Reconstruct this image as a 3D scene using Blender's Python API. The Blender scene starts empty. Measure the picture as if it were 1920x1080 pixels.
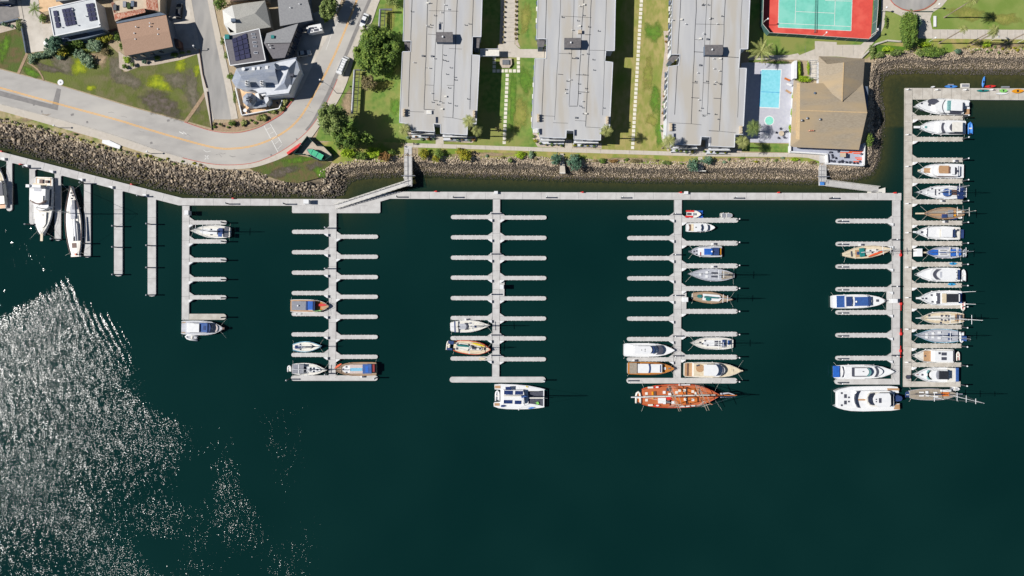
import bpy, bmesh, math, random
import numpy as np
from mathutils import Vector

# ---------------------------------------------------------------- camera, sky, sun, exposure
SC = bpy.context.scene
H = 235.0            # flying height above the water
F = 1350.0           # focal length in pixels of a 1920 px wide frame
G = 3.0              # level of the land
cam_d = bpy.data.cameras.new("camera"); cam = bpy.data.objects.new("camera", cam_d)
SC.collection.objects.link(cam); SC.camera = cam
cam.location = (0, 0, H); cam.rotation_euler = (0, 0, 0)
cam_d.sensor_width = 36.0; cam_d.lens = 36.0 * F / 1920.0
cam_d.clip_start = 1.0; cam_d.clip_end = 6000.0
EL = math.radians(43.7)
world = bpy.data.worlds.new("World"); SC.world = world; world.use_nodes = True
wn = world.node_tree.nodes; wl = world.node_tree.links
sky = wn.new("ShaderNodeTexSky"); sky.sky_type = 'NISHITA'; sky.sun_disc = False
sky.sun_elevation = EL; sky.sun_rotation = math.radians(270); sky.air_density = 0.8; sky.dust_density = 0.0; sky.ozone_density = 3.0
bg = wn.get("Background") or wn.new("ShaderNodeBackground")
bg.inputs[1].default_value = 0.05
wl.new(sky.outputs[0], bg.inputs[0])
sun_d = bpy.data.lights.new("sun", 'SUN'); sun_d.energy = 5.0; sun_d.angle = math.radians(0.5)
sun_d.color = (1.0, 0.97, 0.925)
sun = bpy.data.objects.new("sun", sun_d); SC.collection.objects.link(sun)
sun.location = (-200, 0, 300)
sun.rotation_euler = Vector((-math.cos(EL), 0.0, math.sin(EL))).to_track_quat('Z', 'Y').to_euler()
SC.view_settings.view_transform = 'Standard'; SC.view_settings.look = 'None'
SC.view_settings.exposure = 0.1; SC.view_settings.gamma = 1.0
SC.cycles.max_bounces = 5; SC.cycles.diffuse_bounces = 2; SC.cycles.glossy_bounces = 2
SC.cycles.transparent_max_bounces = 8; SC.cycles.transmission_bounces = 2
SC.cycles.sample_clamp_indirect = 4.0; SC.cycles.caustics_reflective = False; SC.cycles.caustics_refractive = False

random.seed(7); rng = np.random.default_rng(7)
COL = SC.collection

# ---------------------------------------------------------------- helpers
def W(px, py, z=0.0):
    k = (H - z) / F
    return ((px - 960.0) * k, (540.0 - py) * k, z)
def WV(px, py, z=0.0): return Vector(W(px, py, z))
S_ = H / F

def lin(c):
    return tuple((x / 12.92 if x <= 0.04045 else ((x + 0.055) / 1.055) ** 2.4) for x in c)
def rgb(r, g, b): return lin((r / 255., g / 255., b / 255.))

M = {}
def mat(key, c1, c2=None, scale=1.0, rough=0.7, detail=4.0, metal=0.0, bump=0.0, bscale=None, lo=0.35, hi=0.65, coat=0.0, c3=None, s3=0.1, coord='Object', stretch=None):
    m = bpy.data.materials.new(key); m.use_nodes = True
    nt = m.node_tree; n = nt.nodes; l = nt.links
    b = n["Principled BSDF"]; b.inputs["Roughness"].default_value = rough; b.inputs["Metallic"].default_value = metal
    if coat: b.inputs["Coat Weight"].default_value = coat
    if c2 is None: c2 = tuple(x * 0.88 for x in c1)
    tc = n.new("ShaderNodeNewGeometry")
    src = tc.outputs["Position"]
    if stretch:
        mp = n.new("ShaderNodeMapping"); mp.inputs["Scale"].default_value = stretch; l.new(src, mp.inputs[0]); src = mp.outputs[0]
    nz = n.new("ShaderNodeTexNoise"); nz.inputs["Scale"].default_value = scale; nz.inputs["Detail"].default_value = detail
    l.new(src, nz.inputs["Vector"])
    r = n.new("ShaderNodeValToRGB"); e = r.color_ramp.elements
    e[0].position = lo; e[1].position = hi; e[0].color = (*c1, 1); e[1].color = (*c2, 1)
    l.new(nz.outputs["Fac"], r.inputs[0]); out = r.outputs[0]
    if c3 is not None:
        nz2 = n.new("ShaderNodeTexNoise"); nz2.inputs["Scale"].default_value = s3; nz2.inputs["Detail"].default_value = 3
        l.new(src, nz2.inputs["Vector"])
        r2 = n.new("ShaderNodeValToRGB"); r2.color_ramp.elements[0].position = 0.47; r2.color_ramp.elements[1].position = 0.62
        l.new(nz2.outputs["Fac"], r2.inputs[0])
        mx = n.new("ShaderNodeMixRGB"); mx.inputs[2].default_value = (*c3, 1)
        l.new(r2.outputs[0], mx.inputs[0]); l.new(out, mx.inputs[1]); out = mx.outputs[0]
    l.new(out, b.inputs["Base Color"])
    if bump:
        nb = n.new("ShaderNodeTexNoise"); nb.inputs["Scale"].default_value = bscale or scale * 3; nb.inputs["Detail"].default_value = 4
        l.new(src, nb.inputs["Vector"])
        bp = n.new("ShaderNodeBump"); bp.inputs["Strength"].default_value = 1.0; bp.inputs["Distance"].default_value = bump
        l.new(nb.outputs["Fac"], bp.inputs["Height"]); l.new(bp.outputs[0], b.inputs["Normal"])
    M[key] = m
    return m

def attr_mat(key, attr, ramp, rough=0.9, noise=0.0, nscale=3.0, trans=0.0, bump=0.0):
    """colour picked from a ramp by a value stored per face (its own tint), broken up by noise"""
    m = bpy.data.materials.new(key); m.use_nodes = True
    nt = m.node_tree; n = nt.nodes; l = nt.links
    b = n["Principled BSDF"]; b.inputs["Roughness"].default_value = rough
    a = n.new("ShaderNodeAttribute"); a.attribute_name = attr
    src = a.outputs["Fac"]
    geo = n.new("ShaderNodeNewGeometry")
    if noise:
        nz = n.new("ShaderNodeTexNoise"); nz.inputs["Scale"].default_value = nscale; l.new(geo.outputs["Position"], nz.inputs["Vector"])
        mm = n.new("ShaderNodeMath"); mm.operation = 'MULTIPLY_ADD'; mm.inputs[1].default_value = noise
        l.new(nz.outputs["Fac"], mm.inputs[0])
        ad = n.new("ShaderNodeMath"); ad.operation = 'SUBTRACT'; ad.inputs[1].default_value = noise * 0.5
        l.new(src, ad.inputs[0]); l.new(ad.outputs[0], mm.inputs[2]); src = mm.outputs[0]
    r = n.new("ShaderNodeValToRGB"); el = r.color_ramp.elements
    while len(el) < len(ramp): el.new(0.5)
    for e, (p, c) in zip(el, ramp): e.position = p; e.color = (*c, 1)
    l.new(src, r.inputs[0]); l.new(r.outputs[0], b.inputs["Base Color"])
    if trans:
        tr = n.new("ShaderNodeBsdfTranslucent"); l.new(r.outputs[0], tr.inputs[0])
        mx = n.new("ShaderNodeMixShader"); mx.inputs[0].default_value = trans
        l.new(b.outputs[0], mx.inputs[1]); l.new(tr.outputs[0], mx.inputs[2])
        l.new(mx.outputs[0], n["Material Output"].inputs[0])
    M[key] = m
    return m

class MB:
    """collects shapes and links them as one mesh object"""
    def __init__(s): s.v = []; s.f = []; s.mi = []
    def add(s, vs, fs, mi=0):
        o = len(s.v); s.v += [tuple(v) for v in vs]; s.f += [tuple(i + o for i in f) for f in fs]; s.mi += [mi] * len(fs); return s
    def box(s, x0, x1, y0, y1, z0, z1, mi=0):
        return s.add([(x0,y0,z0),(x1,y0,z0),(x1,y1,z0),(x0,y1,z0),(x0,y0,z1),(x1,y0,z1),(x1,y1,z1),(x0,y1,z1)],
                     [(0,3,2,1),(4,5,6,7),(0,1,5,4),(1,2,6,5),(2,3,7,6),(3,0,4,7)], mi)
    def prism(s, pts, z0, z1, mi=0, inset=0.0, caps=True):
        """pts world xy, extruded; inset > 0 shrinks the top"""
        n = len(pts); cx = sum(p[0] for p in pts)/n; cy = sum(p[1] for p in pts)/n
        top = []
        for p in pts:
            d = math.hypot(p[0]-cx, p[1]-cy) or 1; k = max(0.3, 1 - inset/d); top.append((cx+(p[0]-cx)*k, cy+(p[1]-cy)*k, z1))
        vs = [(p[0], p[1], z0) for p in pts] + top
        fs = [tuple(range(n))[::-1], tuple(range(n, 2*n))] if caps else []
        fs += [(i, (i+1) % n, n+(i+1) % n, n+i) for i in range(n)]
        return s.add(vs, fs, mi)
    def pprism(s, pp, z0, z1, mi=0, inset=0.0):
        return s.prism([W(x, y, z1)[:2] for x, y in pp], z0, z1, mi, inset)
    def quad3(s, a, b, c, d=None, mi=0):
        vs = [a, b, c] + ([d] if d is not None else [])
        return s.add(vs, [tuple(range(len(vs)))], mi)
    def tube(s, pts, r, seg=6, mi=0, r2=None):
        pts = [Vector(p) for p in pts]; n = len(pts); rings = []
        for i, p in enumerate(pts):
            t = (pts[min(i+1, n-1)] - pts[max(i-1, 0)]); t = t.normalized() if t.length > 1e-9 else Vector((0,0,1))
            a = t.cross(Vector((0,0,1)))
            if a.length < 1e-3: a = t.cross(Vector((1,0,0)))
            a.normalize(); b = t.cross(a)
            rr = r if r2 is None else r + (r2-r)*i/(n-1)
            rings.append([p + a*math.cos(2*math.pi*k/seg)*rr + b*math.sin(2*math.pi*k/seg)*rr for k in range(seg)])
        vs = [v for ring in rings for v in ring]; fs = []
        for i in range(n-1):
            for k in range(seg):
                k2 = (k+1) % seg; fs.append((i*seg+k, i*seg+k2, (i+1)*seg+k2, (i+1)*seg+k))
        fs += [tuple(range(seg))[::-1], tuple((n-1)*seg+k for k in range(seg))]
        return s.add(vs, fs, mi)
    def lathe(s, x, y, prof, seg=12, mi=0, sx=1, sy=1):
        vs = []; fs = []
        for r, z in prof: vs += [(x+math.cos(2*math.pi*k/seg)*r*sx, y+math.sin(2*math.pi*k/seg)*r*sy, z) for k in range(seg)]
        for i in range(len(prof)-1):
            for k in range(seg):
                k2 = (k+1) % seg; fs.append((i*seg+k, i*seg+k2, (i+1)*seg+k2, (i+1)*seg+k))
        fs += [tuple(range(seg))[::-1], tuple((len(prof)-1)*seg+k for k in range(seg))]
        return s.add(vs, fs, mi)
    def build(s, name, mats, parent=None, origin=None, smooth=False, fixn=True, root=None):
        me = bpy.data.meshes.new(name)
        if origin is None: origin = ROOTLOC.get(root or (parent.name if parent else ''), (0, 0, 0))
        ox, oy, oz = origin
        me.from_pydata([(a-ox, b-oy, c-oz) for a, b, c in s.v], [], s.f)
        if not isinstance(mats, (list, tuple)): mats = [mats]
        for m in mats: me.materials.append(M[m] if isinstance(m, str) else m)
        if len(mats) > 1: me.polygons.foreach_set("material_index", s.mi)
        if fixn:
            bm = bmesh.new(); bm.from_mesh(me); bmesh.ops.recalc_face_normals(bm, faces=bm.faces); bm.to_mesh(me); bm.free()
        if smooth: me.polygons.foreach_set("use_smooth", [True]*len(me.polygons))
        o = bpy.data.objects.new(name, me); COL.objects.link(o)
        if parent is not None: o.parent = parent; ROOTLOC[o.name] = origin
        else: o.location = origin
        return o
ROOTLOC = {}

def tag(o, label=None, cat=None, group=None, kind=None):
    if label: o['label'] = label
    if cat: o['category'] = cat
    if group: o['group'] = group
    if kind: o['kind'] = kind
    return o
def thing(name, label, cat, loc, group=None):
    o = bpy.data.objects.new(name, None); COL.objects.link(o); o.location = loc
    o.empty_display_size = 0.5; ROOTLOC[o.name] = tuple(loc)
    return tag(o, label, cat, group)
def single(name, mb, m, label, cat, group=None, smooth=False, fixn=True):
    xs = [v[0] for v in mb.v]; ys = [v[1] for v in mb.v]; zs = [v[2] for v in mb.v]
    o = mb.build(name, m, origin=((min(xs)+max(xs))/2, (min(ys)+max(ys))/2, min(zs)), smooth=smooth, fixn=fixn)
    return tag(o, label, cat, group)
def struct(name, mb, m, **k):
    return tag(mb.build(name, m, origin=(0,0,0), **k), kind='structure')
def copy_tree(o, parent=None):
    c = o.copy(); COL.objects.link(c); c.parent = parent
    for ch in list(o.children): copy_tree(ch, c)
    return c
ORD = ['zeroth','first','second','third','fourth','fifth','sixth','seventh','eighth','ninth','tenth','eleventh','twelfth','thirteenth','fourteenth','fifteenth','sixteenth','seventeenth','eighteenth','nineteenth','twentieth']
def ordw(i):
    if i <= 20: return ORD[i]
    return {2:'twenty-',3:'thirty-',4:'forty-'}[i//10] + ORD[i % 10] if i % 10 else {3:'thirtieth',4:'fortieth'}[i//10]

# ---------------------------------------------------------------- materials
mat('concrete', rgb(198,196,193), rgb(184,181,178), 0.6, 0.85, 5, bump=0.01, bscale=6)
mat('concrete_warm', rgb(196,190,180), rgb(176,169,158), 0.6, 0.85, 5, bump=0.01, bscale=6)
mat('stone', rgb(228,222,206), rgb(212,206,190), 2, 0.9)
mat('concrete_path', rgb(198,189,177), rgb(186,177,164), 0.9, 0.9, 8, c3=rgb(192,183,169), s3=0.3)
mat('asphalt', rgb(176,172,166), rgb(164,160,155), 0.5, 0.92, 6, c3=rgb(186,181,173), s3=0.08, stretch=(0.4,1,1))
mat('asphalt_dark', rgb(138,134,131), rgb(126,123,121), 0.9, 0.92, 6)
mat('asphalt_side', rgb(160,157,153), rgb(142,140,137), 0.35, 0.92, 6, c3=rgb(170,166,160), s3=0.15, stretch=(1,0.3,1))
mat('kerb_red', rgb(196,104,92), rgb(170,98,88), 3, 0.8)
mat('line_yellow', rgb(240,176,50), rgb(220,160,60), 2, 0.7)
mat('line_white', rgb(222,220,214), rgb(205,203,198), 2, 0.7)
mat('roof_flat', rgb(187,186,184), rgb(176,176,177), 0.25, 0.8, 6, c3=rgb(178,172,162), s3=0.14, stretch=(1.5,0.25,1))
mat('seam', rgb(60,62,66), rgb(80,82,86), 2, 0.9)
mat('wall_white', rgb(214,216,220), rgb(200,203,208), 1, 0.8)
mat('wall_slate', rgb(100,112,128), rgb(88,100,116), 1, 0.8)
mat('wall_beige', rgb(200,184,160), rgb(186,170,148), 1, 0.85)
mat('pent', rgb(116,112,112), rgb(100,97,98), 1.5, 0.9)
mat('glass_dark', rgb(52,60,78), rgb(40,47,62), 1, 0.12, coat=0.3)
mat('glass_green', rgb(120,165,165), rgb(90,140,140), 2, 0.15)
mat('shingle', rgb(164,151,131), rgb(148,135,116), 3.0, 0.92, 6, c3=rgb(170,150,120), s3=0.12, stretch=(0.4,1.5,1))
mat('shingle_edge', rgb(196,170,130), rgb(184,158,122), 2, 0.9)
mat('roof_tan', rgb(172,141,120), rgb(156,127,107), 4, 0.92, 8, bump=0.01)
mat('roof_white', rgb(204,207,208), rgb(192,195,197), 0.5, 0.8, 5)
mat('roof_shingle_lt', rgb(176,174,166), rgb(150,148,142), 5, 0.92, 8)
mat('roof_shingle_w', rgb(214,212,206), rgb(196,194,188), 5, 0.92, 8)
mat('roof_grey', rgb(146,146,146), rgb(134,134,136), 2, 0.9, 6)
mat('roof_dgrey', rgb(118,115,118), rgb(108,105,108), 2, 0.9, 6)
mat('roof_blue', rgb(150,157,170), rgb(134,141,154), 2.4, 0.9, 8, stretch=(0.6,2,1), c3=rgb(158,162,168), s3=.4)
mat('tile', rgb(190,108,80), rgb(226,180,154), 2.2, 0.85, 3, stretch=(1.6,0.5,1), lo=.42, hi=.58)
mat('solar', rgb(66,66,92), rgb(54,55,80), 0.8, 0.25, coat=0.5)
mat('solar_blue', rgb(44,62,110), rgb(30,46,90), 1.5, 0.2, coat=0.5)
mat('metal', rgb(150,152,156), rgb(130,132,136), 2, 0.4, metal=0.5)
mat('metal_dark', rgb(70,74,80), rgb(58,62,68), 2, 0.5)
mat('white', (0.80,0.80,0.79), (0.74,0.745,0.75), 1.0, 0.25, coat=0.3)
mat('white_matte', (0.78,0.78,0.77), (0.70,0.70,0.70), 1.5, 0.6)
mat('offwhite', rgb(228,224,214), rgb(214,210,200), 1.2, 0.4)
mat('cream', rgb(220,205,178), rgb(205,190,162), 1.2, 0.55)
mat('greydeck', rgb(186,188,194), rgb(168,170,178), 1.4, 0.6)
mat('greytan', rgb(164,152,136), rgb(146,136,122), 2.0, 0.7)
mat('teak', rgb(188,150,112), rgb(168,130,94), 1.5, 0.65, stretch=(0.4,5,1))
mat('teak_grey', rgb(168,146,122), rgb(150,130,110), 1.5, 0.7, stretch=(0.4,5,1))
mat('varnish', rgb(196,132,62), rgb(176,112,48), 1.5, 0.35, stretch=(0.4,5,1))
mat('orange_deck', rgb(196,108,64), rgb(172,92,54), 1.2, 0.45, stretch=(0.4,6,1))
mat('orange_cabin', rgb(212,122,58), rgb(192,104,46), 1.2, 0.35)
mat('brown', rgb(112,84,74), rgb(96,72,64), 2, 0.6)
mat('navy', rgb(40,66,118), rgb(32,54,100), 1.5, 0.75)
mat('blue', rgb(32,100,190), rgb(24,84,170), 1.5, 0.7)
mat('midblue', rgb(52,92,156), rgb(44,80,140), 1.5, 0.7)
mat('ltblue', rgb(126,190,216), rgb(112,176,204), 1.5, 0.6)
mat('kayak_blue', rgb(74,140,214), rgb(60,122,198), 1.5, 0.4)
mat('cyan', rgb(60,170,214), rgb(30,130,196), 1.0, 0.4)
mat('teal', rgb(20,128,124), rgb(16,110,108), 1.5, 0.7)
mat('green_cover', rgb(72,186,140), rgb(60,170,126), 1.5, 0.7)
mat('lime', rgb(140,206,110), rgb(120,190,90), 1.5, 0.5)
mat('red', rgb(222,54,50), rgb(200,44,42), 1.5, 0.45)
mat('darkred', rgb(150,40,44), rgb(130,34,38), 1.5, 0.6)
mat('orange', rgb(236,104,60), rgb(222,92,50), 1.5, 0.45)
mat('amber', rgb(232,160,30), rgb(214,140,24), 1.5, 0.5)
mat('yellow', rgb(232,206,40), rgb(218,190,30), 1.5, 0.5)
mat('black', rgb(44,46,52), rgb(34,36,42), 2, 0.6)
mat('charcoal', rgb(76,78,90), rgb(64,66,78), 2, 0.6)
mat('grey', rgb(140,142,150), rgb(126,128,136), 2, 0.7)
mat('pink_stripe', rgb(206,190,182), rgb(190,174,168), 2, 0.7)
mat('rope', rgb(206,206,196), rgb(190,190,180), 5, 0.9)
mat('court_red', rgb(214,78,66), rgb(204,72,62), 1.0, 0.85, 5, c3=rgb(220,92,78), s3=0.2)
mat('court_green', rgb(118,200,180), rgb(110,192,172), 1.0, 0.85, 5, c3=rgb(132,204,186), s3=0.2)
mat('fence_green', rgb(70,110,104), rgb(56,92,88), 2, 0.9)
mat('pool_deck', rgb(188,188,194), rgb(178,178,188), 1, 0.85)
mat('pool_water', rgb(128,206,218), rgb(146,216,228), 1.2, 0.08, coat=0.5)
mat('spa_water', rgb(130,214,190), rgb(150,226,206), 1.2, 0.08, coat=0.5)
mat('terrace', rgb(176,180,194), rgb(164,168,182), 1, 0.8)
mat('bed_gravel', rgb(194,180,164), rgb(176,162,146), 2.5, 0.95, 8)
mat('soil', rgb(170,144,116), rgb(146,124,100), 1.5, 0.95, 8)
mat('sand', rgb(224,190,150), rgb(206,172,134), 1.0, 0.95, 6)
mat('drive', rgb(196,188,176), rgb(180,172,160), 0.8, 0.9, 6, c3=rgb(206,198,186), s3=0.2)
mat('grass', rgb(88,122,46), rgb(118,140,62), 0.7, 0.95, 10, bump=0.05, bscale=5, c3=rgb(134,138,72), s3=0.13, lo=.38, hi=.62)
mat('grass_dry', rgb(134,138,66), rgb(162,150,92), 0.8, 0.95, 10, bump=0.05, bscale=5, c3=rgb(106,132,42), s3=0.1, stretch=(1,0.5,1), lo=.38, hi=.62)
mat('verge_dry', rgb(182,164,130), rgb(150,138,96), 0.9, 0.95, 10, bump=0.08, bscale=3, c3=rgb(120,132,62), s3=0.3)
mat('grass_park', rgb(122,140,66), rgb(136,146,76), 0.6, 0.95, 8, bump=0.04, bscale=5, c3=rgb(112,134,56), s3=0.15)
mat('grass_verge', rgb(132,142,60), rgb(168,150,96), 0.35, 0.95, 8, bump=0.08, bscale=3, c3=rgb(112,136,48), s3=0.2)
mat('iceplant', rgb(92,100,42), rgb(112,106,72), 0.35, 0.95, 10, bump=0.15, bscale=2.5, c3=rgb(100,110,44), s3=0.06, lo=0.4, hi=0.62)
mat('iceplant_grey', rgb(88,84,80), rgb(112,104,96), 0.8, 0.95, 10, bump=0.15, bscale=2.5, c3=rgb(80,92,44), s3=0.1)
mat('iceplant_green', rgb(84,94,42), rgb(106,90,58), 0.6, 0.95, 10, bump=0.15, bscale=2.5, c3=rgb(80,98,36), s3=0.2)
mat('yellowgreen', rgb(150,160,24), rgb(108,124,30), 0.9, 0.95, 10, bump=0.15, bscale=2.5)
mat('brightgreen', rgb(86,128,22), rgb(70,96,30), 0.5, 0.95, 10, bump=0.15, bscale=2.5)
mat('bark', rgb(112,98,86), rgb(92,80,70), 2, 0.95)
mat('palm_trunk', rgb(168,152,134), rgb(142,128,114), 2, 0.95, stretch=(1,1,4))
mat('hull_dark', rgb(30,44,60), rgb(24,36,50), 1, 0.3)
mat('skin', rgb(190,140,112), rgb(180,130,104), 5, 0.6)
mat('cloth_dark', rgb(48,52,60), rgb(40,44,50), 3, 0.9)
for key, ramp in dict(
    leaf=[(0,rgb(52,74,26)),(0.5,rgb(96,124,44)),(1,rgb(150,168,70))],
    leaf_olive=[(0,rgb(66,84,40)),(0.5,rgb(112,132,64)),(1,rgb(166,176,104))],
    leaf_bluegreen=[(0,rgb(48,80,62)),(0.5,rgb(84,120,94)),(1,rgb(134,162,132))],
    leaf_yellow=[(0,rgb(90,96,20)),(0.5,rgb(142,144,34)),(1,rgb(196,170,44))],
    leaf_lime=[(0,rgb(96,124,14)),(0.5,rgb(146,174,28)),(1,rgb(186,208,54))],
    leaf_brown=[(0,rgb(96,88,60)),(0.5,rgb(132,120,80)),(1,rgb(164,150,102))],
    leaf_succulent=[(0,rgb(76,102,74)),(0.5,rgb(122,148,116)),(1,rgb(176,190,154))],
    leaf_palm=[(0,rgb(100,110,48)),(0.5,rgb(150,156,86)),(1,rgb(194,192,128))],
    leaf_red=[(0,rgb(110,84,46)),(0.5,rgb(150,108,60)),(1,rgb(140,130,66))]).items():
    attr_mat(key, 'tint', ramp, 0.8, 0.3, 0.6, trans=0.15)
attr_mat('rock', 'tint', [(0,rgb(60,55,48)),(0.3,rgb(100,92,84)),(0.55,rgb(140,127,111)),(0.8,rgb(178,160,137)),(1,rgb(200,184,160))], 0.95, 0.22, 2.5)

def patch_mat(key, c1, c2):
    """ground cover patch whose ragged edge dissolves into what lies round it"""
    m = mat(key, c1, c2, 0.9, 0.95, 10, bump=0.15, bscale=2.5); nt = m.node_tree; n = nt.nodes; l = nt.links
    a = n.new("ShaderNodeAttribute"); a.attribute_name = 'cover'; geo = n.new("ShaderNodeNewGeometry")
    nz = n.new("ShaderNodeTexNoise"); nz.inputs["Scale"].default_value = 0.55; nz.inputs["Detail"].default_value = 8; nz.inputs["Roughness"].default_value = 0.68; l.new(geo.outputs["Position"], nz.inputs[0])
    ad = n.new("ShaderNodeMath"); ad.operation = 'MULTIPLY_ADD'; ad.inputs[1].default_value = 1.9; l.new(nz.outputs["Fac"], ad.inputs[0]); l.new(a.outputs["Fac"], ad.inputs[2])
    mr = n.new("ShaderNodeMapRange"); mr.inputs[1].default_value = 0.95; mr.inputs[2].default_value = 1.9; l.new(ad.outputs[0], mr.inputs[0])
    tr = n.new("ShaderNodeBsdfTransparent"); mx = n.new("ShaderNodeMixShader"); l.new(mr.outputs[0], mx.inputs[0]); l.new(tr.outputs[0], mx.inputs[1]); l.new(n["Principled BSDF"].outputs[0], mx.inputs[2]); l.new(mx.outputs[0], n["Material Output"].inputs[0])
for k_, a_, b_ in (('p_iceplant_grey', rgb(104,100,80), rgb(124,114,100)), ('p_yellowgreen', rgb(164,172,26), rgb(124,140,30)), ('p_brightgreen', rgb(96,136,26), rgb(78,104,34)), ('p_soil', rgb(176,152,122), rgb(150,130,104)), ('p_dry', rgb(150,146,74), rgb(132,138,60)), ('p_lush', rgb(84,124,36), rgb(104,136,46)), ('p_stain', rgb(178,176,172), rgb(168,165,160)), ('p_purple', rgb(110,98,92), rgb(86,82,60))): patch_mat(k_, a_, b_)
# ---------------------------------------------------------------- land, shore, sea bed
WL = [(-260,190),(-60,250),(0,267),(52,282),(117,300),(187,319),(250,334),(312,350),(375,361),(430,362),(483,360),(567,361),(608,367),(640,359),(652,336),(681,328),(754,325),(782,323),(844,327),(948,330),(1052,334),(1136,335),(1204,337),(1329,338),(1440,338),(1496,340),(1534,338),(1572,341),(1615,331),(1634,324),(1645,303),(1649,274),(1652,245),(1652,219),(1650,200),(1648,184),(1648,153),(1652,138),(1674,132),(1718,130),(1772,132),(1918,133),(2200,134)]
TL = [(-260,150),(-60,208),(0,226),(73,241),(146,261),(208,280),(271,293),(333,307),(396,318),(440,321),(483,325),(504,333),(540,338),(567,338),(595,330),(612,318),(635,308),(671,303),(723,301),(754,291),(784,292),(834,296),(886,297),(927,298),(998,294),(1032,300),(1094,301),(1194,305),(1277,306),(1340,303),(1475,302),(1528,308),(1551,311),(1614,309),(1624,300),(1627,280),(1630,245),(1631,200),(1632,169),(1631,151),(1632,134),(1640,114),(1659,106),(1703,98),(1757,106),(1793,101),(1801,94),(1918,95),(2200,96)]
def wpoly(pp, z=0.0): return np.array([W(x, y, z)[:2] for x, y in pp])
WLw = wpoly(WL, 0.0); TLw = wpoly(TL, G)
def dist_poly(P, L):
    best = np.full(len(P), 1e9)
    for a, b in zip(L[:-1], L[1:]):
        ab = b - a; t = np.clip(((P - a) @ ab) / (ab @ ab), 0, 1)
        d = np.hypot(*(P - (a + t[:, None] * ab)).T); best = np.minimum(best, d)
    return best
def inside(P, L):
    """is a point on the land side: polygon closed far to the north"""
    Q = np.vstack([L, [[900, L[-1][1]], [900, 900], [-900, 900], [-900, L[0][1]]]])
    c = np.zeros(len(P), bool); n = len(Q)
    for i in range(n):
        x0, y0 = Q[i]; x1, y1 = Q[(i+1) % n]
        if y0 == y1: continue
        m = ((y0 > P[:, 1]) != (y1 > P[:, 1])) & (P[:, 0] < (x1-x0)*(P[:, 1]-y0)/(y1-y0) + x0); c ^= m
    return c
def land_height(P):
    d1 = dist_poly(P, WLw); d2 = dist_poly(P, TLw); iw = inside(P, WLw); it = inside(P, TLw)
    sl = np.full(len(P), 0.2)
    px = P[:, 0]/S_ + 960; py = 540 - P[:, 1]/S_
    sl = np.where((px > 1655) & (py < 240), 0.075, sl)
    sl = np.where((px > 600) & (px < 760) & (py > 318), 0.13, sl)
    z = np.where(it, G, np.where(iw, G * d1 / (d1 + d2 + 1e-6), -np.minimum(d1 * sl, 4.0)))
    return z
def smoothn(P, s, k):
    return np.sin(P[:,0]*s+k)*np.cos(P[:,1]*s*1.3+2*k) + 0.5*np.sin(P[:,0]*s*2.3-k)*np.sin(P[:,1]*s*2.1+k)
def grid(xs, ys):
    X, Y = np.meshgrid(xs, ys); P = np.stack([X.ravel(), Y.ravel()], 1); nx = len(xs); ny = len(ys)
    i = np.arange((nx-1)*(ny-1)); r = i // (nx-1); c = i % (nx-1); a = r*nx + c
    return P, np.stack([a, a+1, a+nx+1, a+nx], 1)
def np_mesh(name, V, Fq, m, smooth=True, attrs=None):
    me = bpy.data.meshes.new(name); k = Fq.shape[1]
    me.vertices.add(len(V)); me.vertices.foreach_set("co", V.astype(np.float32).ravel())
    me.loops.add(len(Fq)*k); me.loops.foreach_set("vertex_index", Fq.astype(np.int32).ravel())
    me.polygons.add(len(Fq)); me.polygons.foreach_set("loop_start", np.arange(0, len(Fq)*k, k, dtype=np.int32))
    me.update(calc_edges=True)
    me.polygons.foreach_set("use_smooth", np.full(len(Fq), smooth))
    for an, (dom, val) in (attrs or {}).items():
        a = me.attributes.new(an, 'FLOAT', dom); a.data.foreach_set("value", val.astype(np.float32))
    me.materials.append(M[m] if isinstance(m, str) else m)
    return me
def link(me, name, origin=(0,0,0)):
    o = bpy.data.objects.new(name, me); COL.objects.link(o); o.location = origin; return o

far = [-1500, -700, -350]
xs = np.array(far + list(np.arange(-180, 180.1, 0.8)) + [350, 700, 1500.])
ys = np.array([-1500., -600, -200, -60, 10] + list(np.arange(18, 100.1, 0.8)) + [200, 500, 1500.])
P, Fq = grid(xs, ys); Z = land_height(P)
Z -= np.where((Z < G-0.05) & (Z > -0.2), 0.12, 0)
gm = bpy.data.materials.new('ground'); gm.use_nodes = True; M['ground'] = gm
n = gm.node_tree.nodes; l = gm.node_tree.links; b = n["Principled BSDF"]; b.inputs["Roughness"].default_value = 0.95
geo = n.new("ShaderNodeNewGeometry"); sx = n.new("ShaderNodeSeparateXYZ"); l.new(geo.outputs["Position"], sx.inputs[0])
nz = n.new("ShaderNodeTexNoise"); nz.inputs["Scale"].default_value = 0.8; nz.inputs["Detail"].default_value = 8; l.new(geo.outputs["Position"], nz.inputs[0])
ma = n.new("ShaderNodeMath"); ma.operation = 'MULTIPLY_ADD'; ma.inputs[1].default_value = 1.2
l.new(nz.outputs["Fac"], ma.inputs[0]); l.new(sx.outputs[2], ma.inputs[2])
mr = n.new("ShaderNodeMapRange"); mr.inputs[1].default_value = -2.0; mr.inputs[2].default_value = 4.0; l.new(ma.outputs[0], mr.inputs[0])
rp = n.new("ShaderNodeValToRGB"); el = rp.color_ramp.elements
for _ in range(3): el.new(0.5)
for e, (p, c) in zip(el, [(0.0, rgb(128,128,84)), (0.33, rgb(132,118,72)), (0.45, rgb(92,82,56)), (0.72, rgb(84,76,66)), (0.92, rgb(168,150,122))]): e.position = p; e.color = (*c, 1)
l.new(mr.outputs[0], rp.inputs[0]); l.new(rp.outputs[0], b.inputs["Base Color"])
nb = n.new("ShaderNodeBump"); nb.inputs["Distance"].default_value = 0.25; l.new(nz.outputs["Fac"], nb.inputs["Height"]); l.new(nb.outputs[0], b.inputs["Normal"])
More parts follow.
